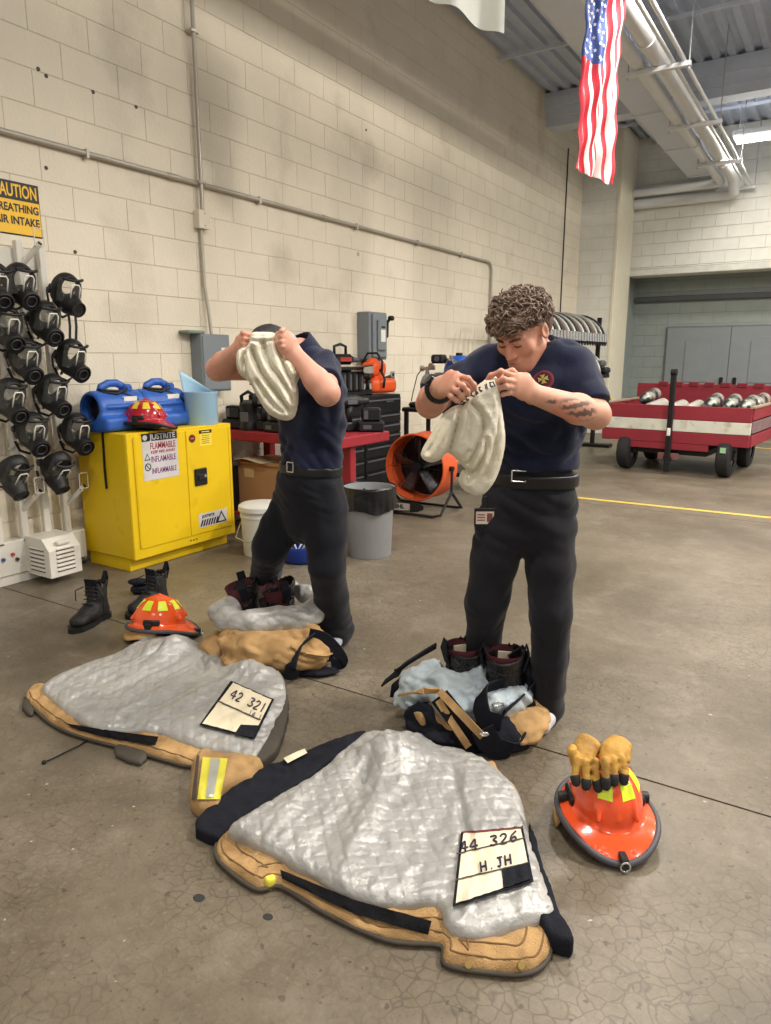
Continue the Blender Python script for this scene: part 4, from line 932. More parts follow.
# hood in front of the other man's face
hl_ = Z5([(240, 112), (290, 104), (352, 112), (372, 150), (385, 215), (425, 235), (455, 290), (440, 330), (447, 385), (428, 480), (380, 500), (310, 470), (262, 400), (225, 330), (180, 290), (168, 235), (180, 185), (225, 165)], 4.535, 200, 310)
def fl_(X, Y): return .008 * (ridge(X * 20 + Y * 8, Y * 5 + 3, 0 * X + 1) - .5) + .005 * pn(X * 26, Y * 18, 0 * X) + .003 * (ridge(X * 46, Y * 30, 0 * X + 2) - .5)
Zl = lambda p: Z5(p, 4.535, 200, 310)
cr_l = [(Zl([(250, 190), (290, 290), (370, 400), (415, 465)]), .007, .045), (Zl([(300, 160), (325, 250), (400, 350), (430, 420)]), .006, .03), (Zl([(222, 190), (212, 250), (222, 320)]), .006, .04), (Zl([(362, 150), (385, 250), (440, 360)]), .006, .04), (Zl([(270, 330), (330, 420), (390, 470)]), .006, .022), (Zl([(240, 150), (300, 158), (360, 150)]), .004, .012), (Zl([(250, 130), (300, 134), (350, 130)]), .004, .01)]
hood2 = thing('firefighting_hood', 'cream hood bunched over the face of the firefighter by the workbench', 'hood', dp(270, 420, 2.7))
obj('fabric', draped(hl_, 2.765, .075, M_hood, fl_, h=.0052, lean=.12, creases=cr_l), M_hood, hood2, world=True)
# ================================================================== left side: mask dryer, cabinet and what stands on it
M_white = mat('white_enamel', (214, 210, 200), .4, var=.05, c2=(186, 178, 162), c2t=(.6, .8), c2s=7)
M_louv = mat('louver_shadow', (60, 58, 54), .7)
M_rub = mat('black_rubber', (24, 24, 26), .5, var=.15)
M_lens = mat('smoked_lens', (205, 205, 200), .06, trans=.92, ior=1.08, var=0)
t = thing('mask_dryer', 'white enamel mask drying rack with posts and pegs against the block wall', 'rack', (0.02, 2.3, 0))
obj('base_box', MB().box((.0, 1.5, .06), (.10, 2.415, .27), .006), M_white, t, world=True)
obj('base_box', MB().box((.0, 2.43, .06), (.11, 2.80, .25), .006), M_white, t, world=True)
obj('plinth', MB().box((.0, 1.5, 0), (.09, 2.76, .06), .004), M_white, t, world=True)
vb = MB(); y0, y1, z0, z1 = 2.39, 2.60, .05, .285
vb.prism([(.09, z0), (.335, z0), (.335, z1 - .07), (.27, z1), (.09, z1)], (0, y1 - y0, 0), (0, y0, 0), (1, 0, 0), (0, 0, 1)); hb = obj('blower_box', vb, M_white, t, world=True)
for k in range(6):
    z = z0 + .035 + k * .026
    for lo, hi, d in (((.335, y0 + .045, z), (.342, y1 - .045, z + .012), 0), ((.14, y0 - .007, z), (.28, y0, z + .012), 1)):
        obj('louver', MB().box(lo, hi, .003), M_white, hb, world=True)
        lo2 = (lo[0] + (.001 if d == 0 else 0), lo[1] + (.003 if d else 0), lo[2] - .006); hi2 = (hi[0] - (.005 if d == 0 else 0), hi[1] + (.004 if d else 0), lo[2] + .001)
        obj('louver_gap', MB().box(lo2, hi2), M_louv, hb, world=True)
obj('switch_plate', MB().box((.3, y0 + .06, z1 - .045), (.33, y1 - .06, z1 - .02), .006), M_white, hb, world=True)
for yy, zz, c in ((2.30, .19, (170, 60, 50)), (2.325, .155, (60, 50, 46)), (2.24, .17, (50, 80, 140))):
    obj('button', MB().cyl((.10, yy, zz), (.112, yy, zz), .011, n=12), mat('button_%d' % c[0], c, .4), t, smooth=40, world=True)
for yy in (2.08, 2.24, 2.40, 2.55, 2.69): obj('post', MB().box((.06, yy - .022, .25), (.1, yy + .022, 2.02), .004), M_white, t, world=True)
obj('back_plate', MB().box((.01, 2.05, 1.75), (.055, 2.72, 1.98), .004), M_white, t, world=True)
pegs = []
def loop_pts(c, w, h, n=5):
    out = []
    for cx, cy, a0 in ((w - .012, h - .012, 0), (-w + .012, h - .012, 90), (-w + .012, -h + .012, 180), (w - .012, -h + .012, 270)):
        for i in range(n): a = R(a0 + 90 * i / (n - 1)); out.append((c[0], c[1] + cx + .012 * math.cos(a), c[2] + cy + .012 * math.sin(a)))
    return out
for yy, zz in ((2.457, .565), (2.757, .55), (2.612, 2.0)):
    a = (.08, yy - .06, zz - .13); b = (.20, yy, zz); pg = obj('peg', MB().cyl(a, b, .016, n=12), M_white, t, smooth=40, world=True)
    obj('peg_mouth', MB().cyl(b, (b[0] + .004, b[1] + .002, b[2] + .004), .013, n=12), M_blk, pg, world=True); obj('wire_loop', MB().tube(loop_pts((.2, yy, zz + .035), .03, .05), .0035, 6, closed=True), M_white, pg, smooth=True, world=True)
# breathing masks: skirt, lens, snout with port, wire loop, straps
def mask_proto(label, conical):
    m = thing('breathing_mask', label, 'mask', (0, 0, 0), group='breathing masks on the drying rack')
    V = Vol((-.12, -.13, -.17), (.16, .13, .16), .005)
    V.ell((0, 0, .01), (.084, .088, .106), k=0); V.ell((-.02, 0, .01), (.084, .076, .095), k=0, op='d'); V.half((-.035, 0, 0), (-1, 0, 0), .004)
    V.ell((.085, 0, .045), (.075, .066, .072), k=.004, op='d')
    V.cap((.02, 0, -.05), (.075, 0, -.055), .06, .05, .02); V.ell((-.03, 0, -.03), (.07, .055, .07), k=.01, op='d')
    sk = obj('face_skirt', V.mesh('face_skirt'), M_rub, m)
    L_ = MB(); L_.sheet(lambda u, v: (.078 * math.cos((u - .5) * 2.3) + .006 + (v - .5) * (-.02), .088 * math.sin((u - .5) * 2.3) * (1 - .1 * (v - .5)), -.035 + .135 * v), 14, 8); obj('lens', L_, M_lens, m, smooth=True)
    obj('lens_rim', MB().tube([(.080 * math.cos((u - .5) * 1.7) - .0, .084 * math.sin((u - .5) * 1.7), .098) for u in [i / 12 for i in range(13)]], .009, 6), M_rub, sk, smooth=True)
    sn = MB(); Mx = Matrix.Translation((.058, 0, -.05)) @ Matrix.Rotation(R(90), 4, 'Y')
    if conical: sn.lathe([(.001, .0), (.066, .0), (.062, .03), (.05, .07), (.047, .075), (.047, .098), (.04, .1), (.036, .09), (.001, .09)], 22, M=Mx)
    else: sn.lathe([(.001, .0), (.055, .0), (.053, .03), (.05, .05), (.056, .055), (.056, .085), (.046, .09), (.042, .07), (.024, .066), (.02, .072), (.001, .072)], 22, M=Mx)
    so = obj('snout', sn, M_rub, m, smooth=40)
    obj('port_ring', MB().lathe([(.030, .083), (.036, .088), (.030, .092), (.024, .088), (.030, .083)], 20, M=Mx), mat('port_grey', (58, 58, 62), .3, .3), so, smooth=True)
    obj('wire_loop', MB().tube([(.1, -.028, -.01), (.094, -.028, .062), (.088, -.02, .076), (.088, .02, .076), (.094, .028, .062), (.1, .028, -.01)], .0042, 6), mat('bright_wire', (228, 226, 218), .35), m, smooth=True)
    for y in (-1, 1): obj('strap', MB().strap([(-.03, y * .08, .03), (-.06, y * .075, -.03), (-.08, y * .04, -.1), (-.06, y * .01, -.145)], .009, .002, (1, 0, 0)), mat('strap_brown', (70, 54, 42), .8), m)
    obj('strap', MB().strap([(-.02, -.075, -.08), (.0, -.05, -.135), (.02, 0, -.15), (.0, .05, -.135), (-.02, .075, -.08)], .008, .002, (0, 0, 1)), M_rub, m)
    obj('buckle', MB().box((-.045, -.096, -.02), (-.015, -.078, .01), .004), mat('port_grey', (58, 58, 62), .3, .3), m)
    return m
spots = [(18, 283, 'breathing mask at the top of the drying rack beside the slanted bare peg', 25, 0), (65, 292, 'topmost right breathing mask with clear lens and two straps dangling below', 24, 1), (5, 325, 'breathing mask cut by the left edge just below the top one', 27, 0), (44, 320, 'breathing mask in the second row under the bare top peg', 25, 0), (24, 357, 'third row breathing mask on the left column of the rack', 26, 0), (70, 357, 'third row breathing mask on the right column with a looped strap below', 25, 0), (8, 397, 'fourth row breathing mask at the left edge', 27, 0), (51, 392, 'fourth row breathing mask in the middle column', 25, 0), (31, 430, 'fifth row breathing mask in the left column', 26, 0), (75, 430, 'fifth row breathing mask hanging against the yellow cabinet', 25, 0), (12, 470, 'lowest breathing mask at the left edge with long clear lens', 48, 1), (55, 465, 'lowest right breathing mask with a conical snout above the bare pegs', 52, 1), (-6, 283, 'breathing mask half outside the left edge in the top row', 27, 0)]
A_ = mask_proto(spots[0][2], False); B_ = mask_proto(spots[1][2], True); seen = set()
for px, py, lb, tilt, con in spots:
    p = wp(px, py, .22); src = B_ if con else A_; rot = (0, R(tilt), R(rnd.uniform(-9, 4)))
    if con in seen: m = dup(src, p, rot, lb)
    else: m = src; m.location = [float(v) for v in p]; m.rotation_euler = rot; m['label'] = lb; seen.add(con)
    pgo = obj('peg', MB().cyl((.08, p[1] - .06, p[2] - .12), (.20, p[1], p[2] - .0), .013, n=10), M_white, t, smooth=40, world=True)
# long straps dangling from the top right mask
p = wp(65, 292, .22); st = MB()
for dy in (-.012, .03): st.strap([(p[0] + .03, p[1] + dy, p[2] - .1), (p[0] + .03, p[1] + dy + .004, p[2] - .2), (p[0] + .02, p[1] + dy, p[2] - .3)], .008, .0015, (0, 1, 0)) if dy < 0 else None
obj('long_strap', st, M_rub, B_, world=True)
st = MB().strap([(p[0] + .03, p[1] + .035, p[2] - .1), (p[0] + .03, p[1] + .035, p[2] - .2), (p[0] + .02, p[1] + .03, p[2] - .29)], .008, .0015, (0, 1, 0)); obj('long_strap', st, M_rub, B_, world=True)

# yellow flammables cabinet
M_ycab = mat('cabinet_yellow', (226, 190, 22), .38, var=.05, vs=3, c2=(196, 160, 24), c2t=(.62, .8), c2s=6)
cx1, cy0, cy1, cz = .553, 2.835, 3.735, .895
cab = thing('flammables_cabinet', 'yellow steel flammables cabinet with two doors beside the mask rack', 'cabinet', (.3, 3.28, 0))
obj('body', MB().box((.05, cy0, .085), (cx1 - .018, cy1, cz), .006), M_ycab, cab, world=True)
obj('base', MB().box((.07, cy0 + .01, 0), (.480, cy1 - .02, .085), .004), M_ycab, cab, world=True)
obj('face_frame', MB().box((cx1 - .018, cy0, .085), (cx1 - .006, cy1, cz), .004), M_ycab, cab, world=True)
ym = cy0 + .47
d1 = obj('door', MB().box((cx1 - .006, cy0 + .055, .15), (cx1, ym - .003, cz - .02), .003), M_ycab, cab, world=True)
d2 = obj('door', MB().box((cx1 - .006, ym + .003, .15), (cx1, cy1 - .035, cz - .02), .003), M_ycab, cab, world=True)
obj('hinge', MB().cyl((cx1 - .002, cy0 + .05, .16), (cx1 - .002, cy0 + .05, cz - .03), .005, n=8), M_ycab, d1, smooth=40, world=True); obj('hinge', MB().cyl((cx1 - .002, cy1 - .03, .16), (cx1 - .002, cy1 - .03, cz - .03), .005, n=8), M_ycab, d2, smooth=40, world=True)
M_lred = mat('label_red', (158, 44, 60), .5); M_lgrey = mat('label_silver', (196, 194, 196), .4); M_lp = mat('label_purple', (120, 60, 110), .5)
LB = lambda y, z, e=.0012: frame_M((cx1 + e, y, z), (0, 1, 0), (0, 0, 1))
def plate(parent, y0, y1, z0, z1, m, e=.001, nm='label'): return obj(nm, MB().box((cx1 - .001, y0, z0), (cx1 + e, y1, z1)), m, parent, world=True)
def wtext(txt, size, m, par, y, z, width, e=.0014, bold=.0):
    o = lettering(txt, size, m, None, LB(y, z, e), width=width, bold=bold); o.parent = par
    ch = []; r = par; M = Matrix.Identity(4)
    while r is not None: ch.append(r); r = r.parent
    for r in reversed(ch): M = M @ r.matrix_basis
    o.matrix_basis = M.inverted(); return o
ly0, ly1 = cy0 + .11, ym - .075
lab = plate(d1, ly0, ly1, .585, .835, M_lgrey); plate(d1, ly0, ly1, .835, .885, M_blk, .0011, 'label_header')
wtext('JUSTRITE', .05, M_lgrey, lab, (ly0 + ly1) / 2 + .025, .859, .21, .0016, .001); 
ring = MB(); ring.cyl((cx1 + .001, ly0 + .025, .86), (cx1 + .0018, ly0 + .025, .86), .018, n=16); obj('logo', ring, M_lgrey, lab, world=True)
for tx, z, sz, m, w in (('FLAMMABLE', .80, .06, M_lred, .205), ('KEEP FIRE AWAY', .762, .026, M_lred, .2), ('INFLAMABLE', .715, .055, M_lp, .2), ('INFLAMMABLE', .64, .05, M_lp, .2)):
    o = wtext(tx, sz, m, lab, ly0 + .165, z, w, .0014, .0006)
tri = MB().prism([(-.024, -.02), (.024, -.02), (0, .024)], (.0006, 0, 0), (cx1 + .001, ly0 + .035, .735), (0, 1, 0), (0, 0, 1)); tr_ = obj('warning_triangle', tri, M_blk, lab, world=True)
obj('triangle_inner', MB().prism([(-.016, -.014), (.016, -.014), (0, .015)], (.0006, 0, 0), (cx1 + .0014, ly0 + .035, .735), (0, 1, 0), (0, 0, 1)), M_lgrey, lab, world=True)
obj('ban_ring', MB().tube([(cx1 + .0015, ly0 + .035 + .022 * math.cos(a), .672 + .022 * math.sin(a)) for a in [2 * math.pi * i / 20 for i in range(20)]], .0032, 5, closed=True), M_blk, lab, world=True)
obj('ban_bar', MB().cyl((cx1 + .0015, ly0 + .02, .688), (cx1 + .0015, ly0 + .05, .656), .003, n=5), M_blk, lab, world=True)
rd = MB().cyl((cx1 - .001, ym + .055, .82), (cx1 + .004, ym + .055, .82), .027, n=20); rdo = obj('vent_badge', rd, mat('vent_maroon', (104, 34, 34), .45), d2, smooth=40, world=True)
obj('print_line', MB().box((cx1 + .004, ym + .04, .815), (cx1 + .0045, ym + .07, .825)), mat('vent_text', (190, 110, 100), .5), rdo, world=True)
yl = plate(d2, ym + .12, ym + .235, .76, .862, mat('label_yellow', (240, 214, 70), .5)); obj('label_header', MB().box((cx1 + .001, ym + .12, .845), (cx1 + .0016, ym + .235, .868)), M_blk, yl, world=True)
obj('print_line', MB().box((cx1 + .0016, ym + .14, .853), (cx1 + .002, ym + .215, .86)), mat('label_yellow', (240, 214, 70), .5), yl, world=True)
for k in range(5): obj('print_line', MB().box((cx1 + .001, ym + .14 + .006 * (k % 2), .828 - k * .013), (cx1 + .0014, ym + .215 - .006 * (k % 2), .832 - k * .013)), mat('print_brown', (110, 96, 40), .6), yl, world=True)
hp = obj('handle_plate', MB().box((cx1 - .001, ym + .055, .49), (cx1 + .012, ym + .17, .61), .01), M_blk, d2, world=True)
obj('handle_grip', MB().box((cx1 + .012, ym + .08, .53), (cx1 + .02, ym + .15, .57), .004), mat('grip_black', (34, 34, 36), .4), hp, world=True); obj('lock', MB().cyl((cx1 + .012, ym + .14, .555), (cx1 + .022, ym + .14, .555), .01, n=12), M_steel, hp, smooth=40, world=True)
# hazard logo: lettering over slanted bars and a triangle
hz = plate(d2, ym + .075, ym + .345, .19, .29, M_lgrey, .001, 'hazard_label')
for k in range(8): obj('slanted_bar', MB().prism([(0, 0), (.014, 0), (.034, .045), (.02, .045)], (.0006, 0, 0), (cx1 + .001, ym + .085 + k * .024, .198), (0, 1, 0), (0, 0, 1)), M_blk, hz, world=True)
wtext('JUSTRITE', .026, M_blk, hz, ym + .165, .266, .12, .0014, .001)
obj('warning_triangle', MB().prism([(0, 0), (.1, 0), (.05, .085)], (.0006, 0, 0), (cx1 + .001, ym + .24, .197), (0, 1, 0), (0, 0, 1)), M_blk, hz, world=True); obj('triangle_inner', MB().prism([(.018, .01), (.082, .01), (.05, .066)], (.0008, 0, 0), (cx1 + .0012, ym + .24, .197), (0, 1, 0), (0, 0, 1)), M_lgrey, hz, world=True)
for k in range(3): obj('stamped_mark', MB().box((cx1 - .0065, ym - .01 + k * .026, .112), (cx1 - .0055, ym + .006 + k * .026, .124)), mat('print_brown', (110, 96, 40), .6), cab, world=True)
# strap hanging over the cabinet side
tag(obj('hanging_strap', MB().strap([(.33, cy0 + .02, cz + .004), (.33, cy0 - .006, cz + .002), (.332, cy0 - .008, cz - .1), (.326, cy0 - .008, cz - .22), (.33, cy0 - .009, cz - .36)], .009, .0025, (1, 0, 0)), M_rub), 'black strap hanging down the left side of the yellow cabinet', 'strap')

# carpet blowers
M_blue = mat('blower_blue', (44, 92, 176), .42, var=.06, bump=.08, bs=120)
def blower(y, label):
    t = thing('air_mover', label, 'blower', (.25, y, cz), 0, 'blue air movers on the yellow cabinet')
    V = Vol((-.2, -.22, -.01), (.22, .22, .30), .007)
    V.cap((0, -.14, .135), (0, .14, .135), .12, None, .01); V.cap((.02, -.12, .07), (.02, .12, .07), .08, None, .05); V.half((0, 0, .004), (0, 0, -1), .004)
    V.half((0, -.18, 0), (0, -1, 0), .02); V.half((0, .18, 0), (0, 1, 0), .02)
    V.elo([(.06, -.14, .05), (.06, .14, .05)], [(.11, .05)] * 2, (1, 0, 0), .03, p=4); V.elo([(.12, -.13, .155), (.12, .1, .155)], [(.012, .012)] * 2, (1, 0, 0), .01)
    V.cap((0, -.3, .14), (0, -.1, .14), .088, None, .006, 'd')
    b = obj('housing', V.mesh('housing'), M_blue, t)
    obj('intake_grille', MB().cyl((0, -.11, .14), (0, -.105, .14), .089, n=24), mat('grille_dark', (18, 18, 22), .5), b)
    g = MB()
    for k in range(4): g.tube([(.02 * (k + 1) * math.cos(a), -.135, .14 + .02 * (k + 1) * math.sin(a)) for a in [2 * math.pi * i / 20 for i in range(20)]], .002, 4, closed=True)
    obj('grille_rings', g, M_blk, b)
    obj('handle', MB().tube([(.0, -.1, .235), (.0, -.085, .275), (.0, -.03, .298), (.0, .03, .298), (.0, .075, .278), (.0, .085, .235)], [(.02, .026)] * 6, 10), M_blue, b, smooth=True)
    obj('switch_box', MB().box((-.035, .06, .235), (.05, .125, .29), .015), M_blue, b)
    obj('label', MB().box((.104, -.0, .16), (.1085, .1, .215)).box((.09, .0, .21), (.095, .1, .215)), M_paper, b)
    obj('power_cord', MB().tube([(.03, .09, .27), (.07, .05, .255), (.085, -.03, .235), (.05, -.11, .245), (.02, -.12, .26), (.06, .0, .25), (.1, .1, .2), (.125, .15, .14)], .008, 7), M_rub, b, smooth=True)
    return t
blower(2.99, 'left blue air mover on the yellow cabinet, round intake facing out'); blower(3.345, 'right blue air mover on the yellow cabinet, beside the light blue pail')

# fire helmets -------------------------------------------------------------
M_tanc = mat('tan_canvas', (186, 148, 98), .85, var=.10, vs=5, bump=.3, bs=260, c2=(150, 116, 74), c2t=(.55, .8), c2s=6)
M_lime = mat('reflective_lime', (222, 238, 50), .4, var=.05, emit=.0); M_trim = mat('trim_grey_rubber', (74, 74, 80), .55, var=.08)
def helmet(name, label, col, loc, rz, pitch=0., roll=0., lens=False, trimm=None, patch=None, ring=True, flaps=True):
    t = thing(name, label, 'helmet', loc, 0); t.rotation_euler = (roll, pitch, rz)
    m = mat('helmet_' + name + str(col[0]), col, .22, var=.04, coat=.5)
    V = Vol((-.23, -.17, -.03), (.25, .17, .2), .0045)
    V.ell((0, 0, .035), (.125, .105, .125), k=0)                                     # crown
    V.half((0, 0, .02), (0, 0, -1), .004)
    for a in (-1, 0, 1): V.elo([(-.118, a * .055, .055), (-.07, a * .044, .122 if a else .136), (0, a * .04, .147 if a else .163), (.07, a * .044, .122 if a else .136), (.118, a * .055, .055)], [(.007, .009)] * 5, (0, 1, 0), .006)
    def brim(x, y, z):
        r = np.sqrt((x / .2) ** 2 + (y / .15) ** 2); return r
    X, Y, Z = np.meshgrid(*V.ax, indexing='ij'); cxx = .018; rr_ = np.sqrt(((X - cxx) / .172) ** 2 + (Y / .14) ** 2); zc = .042 - .03 * rr_ ** 2 - .05 * np.clip((X - .06) / .16, 0, 1) ** 2
    bd = np.maximum((rr_ - 1) * .14, np.abs(Z - zc) - .004).astype(np.float32); hh = np.clip(.5 + .5 * (V.F - bd) / .014, 0, 1); V.F = V.F * (1 - hh) + bd * hh - .014 * hh * (1 - hh)
    V.ell((0, 0, .02), (.112, .092, .105), k=.002, op='d')
    sh = obj('shell', V.mesh('shell'), m, t); B = bvh_of(sh)
    ed = []
    for k in range(40):
        a = 2 * math.pi * k / 40; x = cxx + .174 * math.cos(a); y = .142 * math.sin(a); ed.append((x, y, .042 - .03 - .05 * min(1, max(0, (x - .06) / .16)) ** 2))
    obj('brim_trim', MB().tube(ed, .0095, 8, closed=True), trimm or M_trim, t, smooth=True)
    for k in range(8):
        a = R(22 + 45 * k); 
        mb = MB(); c, s_ = math.cos(a), math.sin(a); pts = []
        n = 5
        for i in range(n + 1):
            for j in range(n + 1):
                w = .026 - .009 * j / n; el = R(32 + 26 * j / n); x0 = .13 * math.cos(el); q = (i / n - .5) * 2 * w
                pts.append((x0 * c - q * s_, (x0 * s_ + q * c) * .85, .035 + .13 * math.sin(el)))
        mb.add(pts, [(i * (n + 1) + j, (i + 1) * (n + 1) + j, (i + 1) * (n + 1) + j + 1, i * (n + 1) + j + 1) for i in range(n) for j in range(n)])
        obj('reflective_patch', conform(B, mb, .0015), patch or M_lime, t)
    li = MB().lathe([(.10, .03), (.098, .0), (.09, -.02)], 24, sx=1.05, sy=.86); obj('liner', li, M_rub, t, smooth=True)
    for y in (-1, 1): kb = obj('side_knob', MB().cyl((-.02, y * .09, .035), (-.02, y * .135, .03), .016, n=10).box((-.05, y * .1 - .012, .03), (.03, y * .1 + .012, .06), .006), M_rub, t, smooth=40)
    if flaps:
        obj('ear_flap', MB().sheet(lambda u, v: ((-.11 - .06 * v) * math.cos((u - .5) * 3.4) * 1.0, (.105 + .045 * v) * math.sin((u - .5) * 3.4) , .025 - .06 * v + .01 * math.sin(u * 14)), 20, 6, .004), M_tanc, t, smooth=True)
    if ring:
        rg = obj('hook_plate', MB().box((cxx + .142, -.012, -.022), (cxx + .186, .012, .0), .004), M_rub, t); obj('hook_ring', MB().tube([(cxx + .19, .013 * math.cos(a), -.018 + .013 * math.sin(a)) for a in [2 * math.pi * i / 16 for i in range(16)]], .003, 6, closed=True), M_steel, rg, smooth=True)
    return t
p = gp(150, 428, cz)
helmet('fire_helmet', 'red fire helmet with yellow reflectors on top of the yellow cabinet', (176, 32, 44), (.455, 3.07, cz + .035), R(28), 0, R(-4), trimm=M_rub, patch=mat('reflective_amber', (232, 200, 60), .4), ring=False, flaps=False)
# light blue pail with a curled sheet
M_pail = mat('pail_blue', (158, 196, 220), .4, var=.04)
t = thing('pail', 'light blue plastic pail on the right end of the yellow cabinet', 'pail', (.43, 3.575, cz))
obj('body', MB().lathe([(.001, .0), (.107, .0), (.11, .004), (.117, .215), (.121, .22), (.121, .228), (.116, .228), (.106, .01), (.001, .01)], 32), M_pail, t, smooth=40)
def curl(u, v):
    p = np.array([.43, 3.575, cz]) + _rt * (-.105 + .20 * u - .035 * v * (1 - u)) + _fw * (.05 - .10 * (2 * u - 1) ** 2 * .6) ; p[2] = cz + .12 + v * (.105 + .15 * (1 - u) ** 1.25); return p
s_ = obj('curled_sheet', MB().sheet(curl, 20, 8, .002), M_pail, None, smooth=True); tag(s_, 'curled light blue plastic sheet standing in the light blue pail', 'sheet')
# ================================================================== workbench, tools, chest, fan, bins
M_red = mat('bench_red', (146, 30, 42), .5, var=.10, vs=5, c2=(120, 24, 32), c2t=(.55, .75), c2s=9)
M_tool = mat('tool_black', (19, 19, 21), .5, var=.2, vs=30); M_tgrey = mat('tool_grey', (92, 94, 98), .45, .2); M_orange = mat('saw_orange', (226, 88, 36), .4, var=.06)
t = thing('workbench', 'red steel workbench standing out from the wall behind the man in the hood', 'workbench', (.7, 4.36, 0))
bx0, bx1, by0, by1, bz_ = .06, 1.305, 4.045, 4.68, .8
obj('bench_top', MB().box((bx0, by0, bz_ - .075), (bx1, by1, bz_), .006), M_red, t, world=True)
obj('lower_shelf', MB().box((bx0 + .02, by0 + .02, .12), (bx1 - .25, by1 - .02, .15), .004), M_red, t, world=True)
for x, y in ((bx0 + .06, by0 + .06), (bx0 + .06, by1 - .06), (bx1 - .08, by0 + .20), (bx1 - .45, by1 - .06)): obj('leg', MB().box((x - .038, y - .038, 0), (x + .038, y + .038, bz_ - .075), .006), M_red, t, world=True)
# cordless tools: body, handle, battery
def tool(kind, label, loc, rz, group='black cordless tools on the workbench', accent=None):
    t = thing('cordless_tool' if kind < 3 else 'battery_charger', label, 'tool' if kind < 3 else 'charger', loc, rz, group); t.scale = (1.25, 1.25, 1.3) if group else (1, 1, 1)
    ac = accent or M_tgrey
    if kind == 0:      # drill standing on its battery
        obj('battery', MB().box((-.055, -.04, 0), (.055, .04, .055), .01), M_tool, t); obj('handle', MB().tube([(-.01, 0, .05), (-.015, 0, .10), (-.005, 0, .15)], [.022, .02, .026], 10), M_tool, t, smooth=True)
        obj('body', MB().lathe([(.001, -.08), (.03, -.078), (.036, -.05), (.036, .05), (.03, .07), (.022, .09), (.02, .13), (.008, .14), (.001, .14)], 16, M=Matrix.Translation((0, 0, .175)) @ Matrix.Rotation(R(90), 4, 'Y')), M_tool, t, smooth=40); obj('badge', MB().box((-.04, -.0375, .16), (.03, -.0345, .185)), ac, t)
    elif kind == 1:    # work lantern
        obj('body', MB().lathe([(.001, 0), (.06, 0), (.062, .02), (.055, .04), (.05, .12), (.056, .13), (.056, .16), (.03, .17), (.001, .17)], 18), M_tool, t, smooth=40); obj('carry_handle', MB().tube([(-.05, 0, .15), (-.055, 0, .2), (0, 0, .225), (.055, 0, .2), (.05, 0, .15)], .008, 8), M_tool, t, smooth=True); obj('lamp_face', MB().box((-.03, -.058, .05), (.03, -.05, .11), .004), ac, t)
    elif kind == 2:    # rescue tool lying on its side: long body, D handle, battery
        obj('body', MB().box((-.16, -.05, .02), (.10, .05, .12), .03), M_tool, t); obj('battery', MB().box((-.21, -.045, .0), (-.15, .045, .1), .01), M_tool, t); obj('d_handle', MB().tube([(-.12, 0, .11), (-.12, 0, .19), (-.04, 0, .21), (.03, 0, .19), (.03, 0, .11)], .014, 8), M_tool, t, smooth=True)
        obj('nose', MB().cyl((.1, 0, .07), (.2, 0, .06), .034, .016, 14), M_tgrey, t, smooth=40); obj('badge', MB().box((-.09, -.0525, .05), (.06, -.0495, .09)), ac, t)
    else:              # charger with a battery slid on top
        obj('base', MB().box((-.08, -.06, 0), (.08, .06, .06), .01), M_tool, t); bt = obj('battery', MB().box((-.06, -.045, .06), (.06, .045, .14), .012), M_tool, t); obj('stripe', MB().box((-.045, -.0465, .075), (-.02, -.0445, .125)), ac, bt); obj('badge', MB().box((-.05, -.0615, .018), (.0, -.0595, .042)), ac, t)
    return t
zt = bz_
for k, x, y, z, rz, lb in ((3, .16, 4.20, zt, 5, 'black charger with battery at the wall end of the red bench'), (1, .33, 4.16, zt, 10, 'black work lantern on the red bench beside the blue pail'), (0, .47, 4.20, zt, 30, 'black drill standing on its battery on the red bench'), (3, .64, 4.15, zt, -6, 'black charger with white badge near the bench corner left of the man'), (2, .3, 4.42, zt, 20, 'black rescue tool lying along the back of the red bench'), (0, .6, 4.42, zt, -20, 'black drill at the back of the red bench behind the chargers'), (1, .82, 4.22, zt, 0, 'black lantern on the red bench just left of the man in the hood'), (3, .12, 4.40, zt, 0, 'black charger against the block wall on the red bench'), (0, .78, 4.48, zt, 60, 'black drill on the red bench partly behind the hanging hood')):
    tool(k, lb, (x, y, z), R(rz))
for k, x, y, z, rz, lb in ((1, .34, 4.30, zt + .0, 0, 'second black lantern behind the drill on the red bench'),): tool(k, lb, (x - .14, y, z), R(rz))
tool(3, 'black battery charger with battery on the right end of the red bench', (1.2, 4.58, zt), R(35)); tool(0, 'black drill standing behind the charger on the right end of the red bench', (1.06, 4.5, zt), R(70))
# under the bench
M_card = mat('cardboard', (176, 134, 92), .85, var=.05)
t = thing('cardboard_box', 'brown cardboard box standing under the red workbench', 'box', (.36, 4.36, .151))
obj('body', MB().box((-.18, -.2, 0), (.26, .2, .40), .004), M_card, t); obj('flap', MB().box((-.22, -.205, .385), (.26, .0, .4), .002, Matrix.Rotation(R(2), 4, 'X')), M_card, t); obj('tape', MB().box((-.1, -.203, .27), (.0, -.2005, .34)), mat('packing_tape', (206, 180, 140), .4), t)
t = thing('storage_tote', 'black storage tote with orange latch at the left under the bench', 'tote', (.21, 4.09, 0.15)); t.location = (.115, 4.085, .15)
obj('body', MB().box((-.04, -.03, 0), (.1, .06, .36), .01), M_tool, t); obj('lid', MB().box((-.045, -.035, .36), (.105, .065, .40), .01), M_tgrey, t); obj('latch', MB().box((.02, -.04, .17), (.07, -.03, .23), .004), mat('latch_orange', (226, 140, 50), .5), t)
t = thing('paper_roll', 'pale folded sheet lying on the cardboard box below the bench top', 'paper', (.36, 4.2, .553)); obj('sheet', MB().sheet(lambda u, v: (-.15 + .3 * u, -.1 + .16 * v, .012 * math.sin(u * 5) + .014), 12, 4, .004), mat('cream_paper', (214, 200, 168), .7), t, smooth=True)
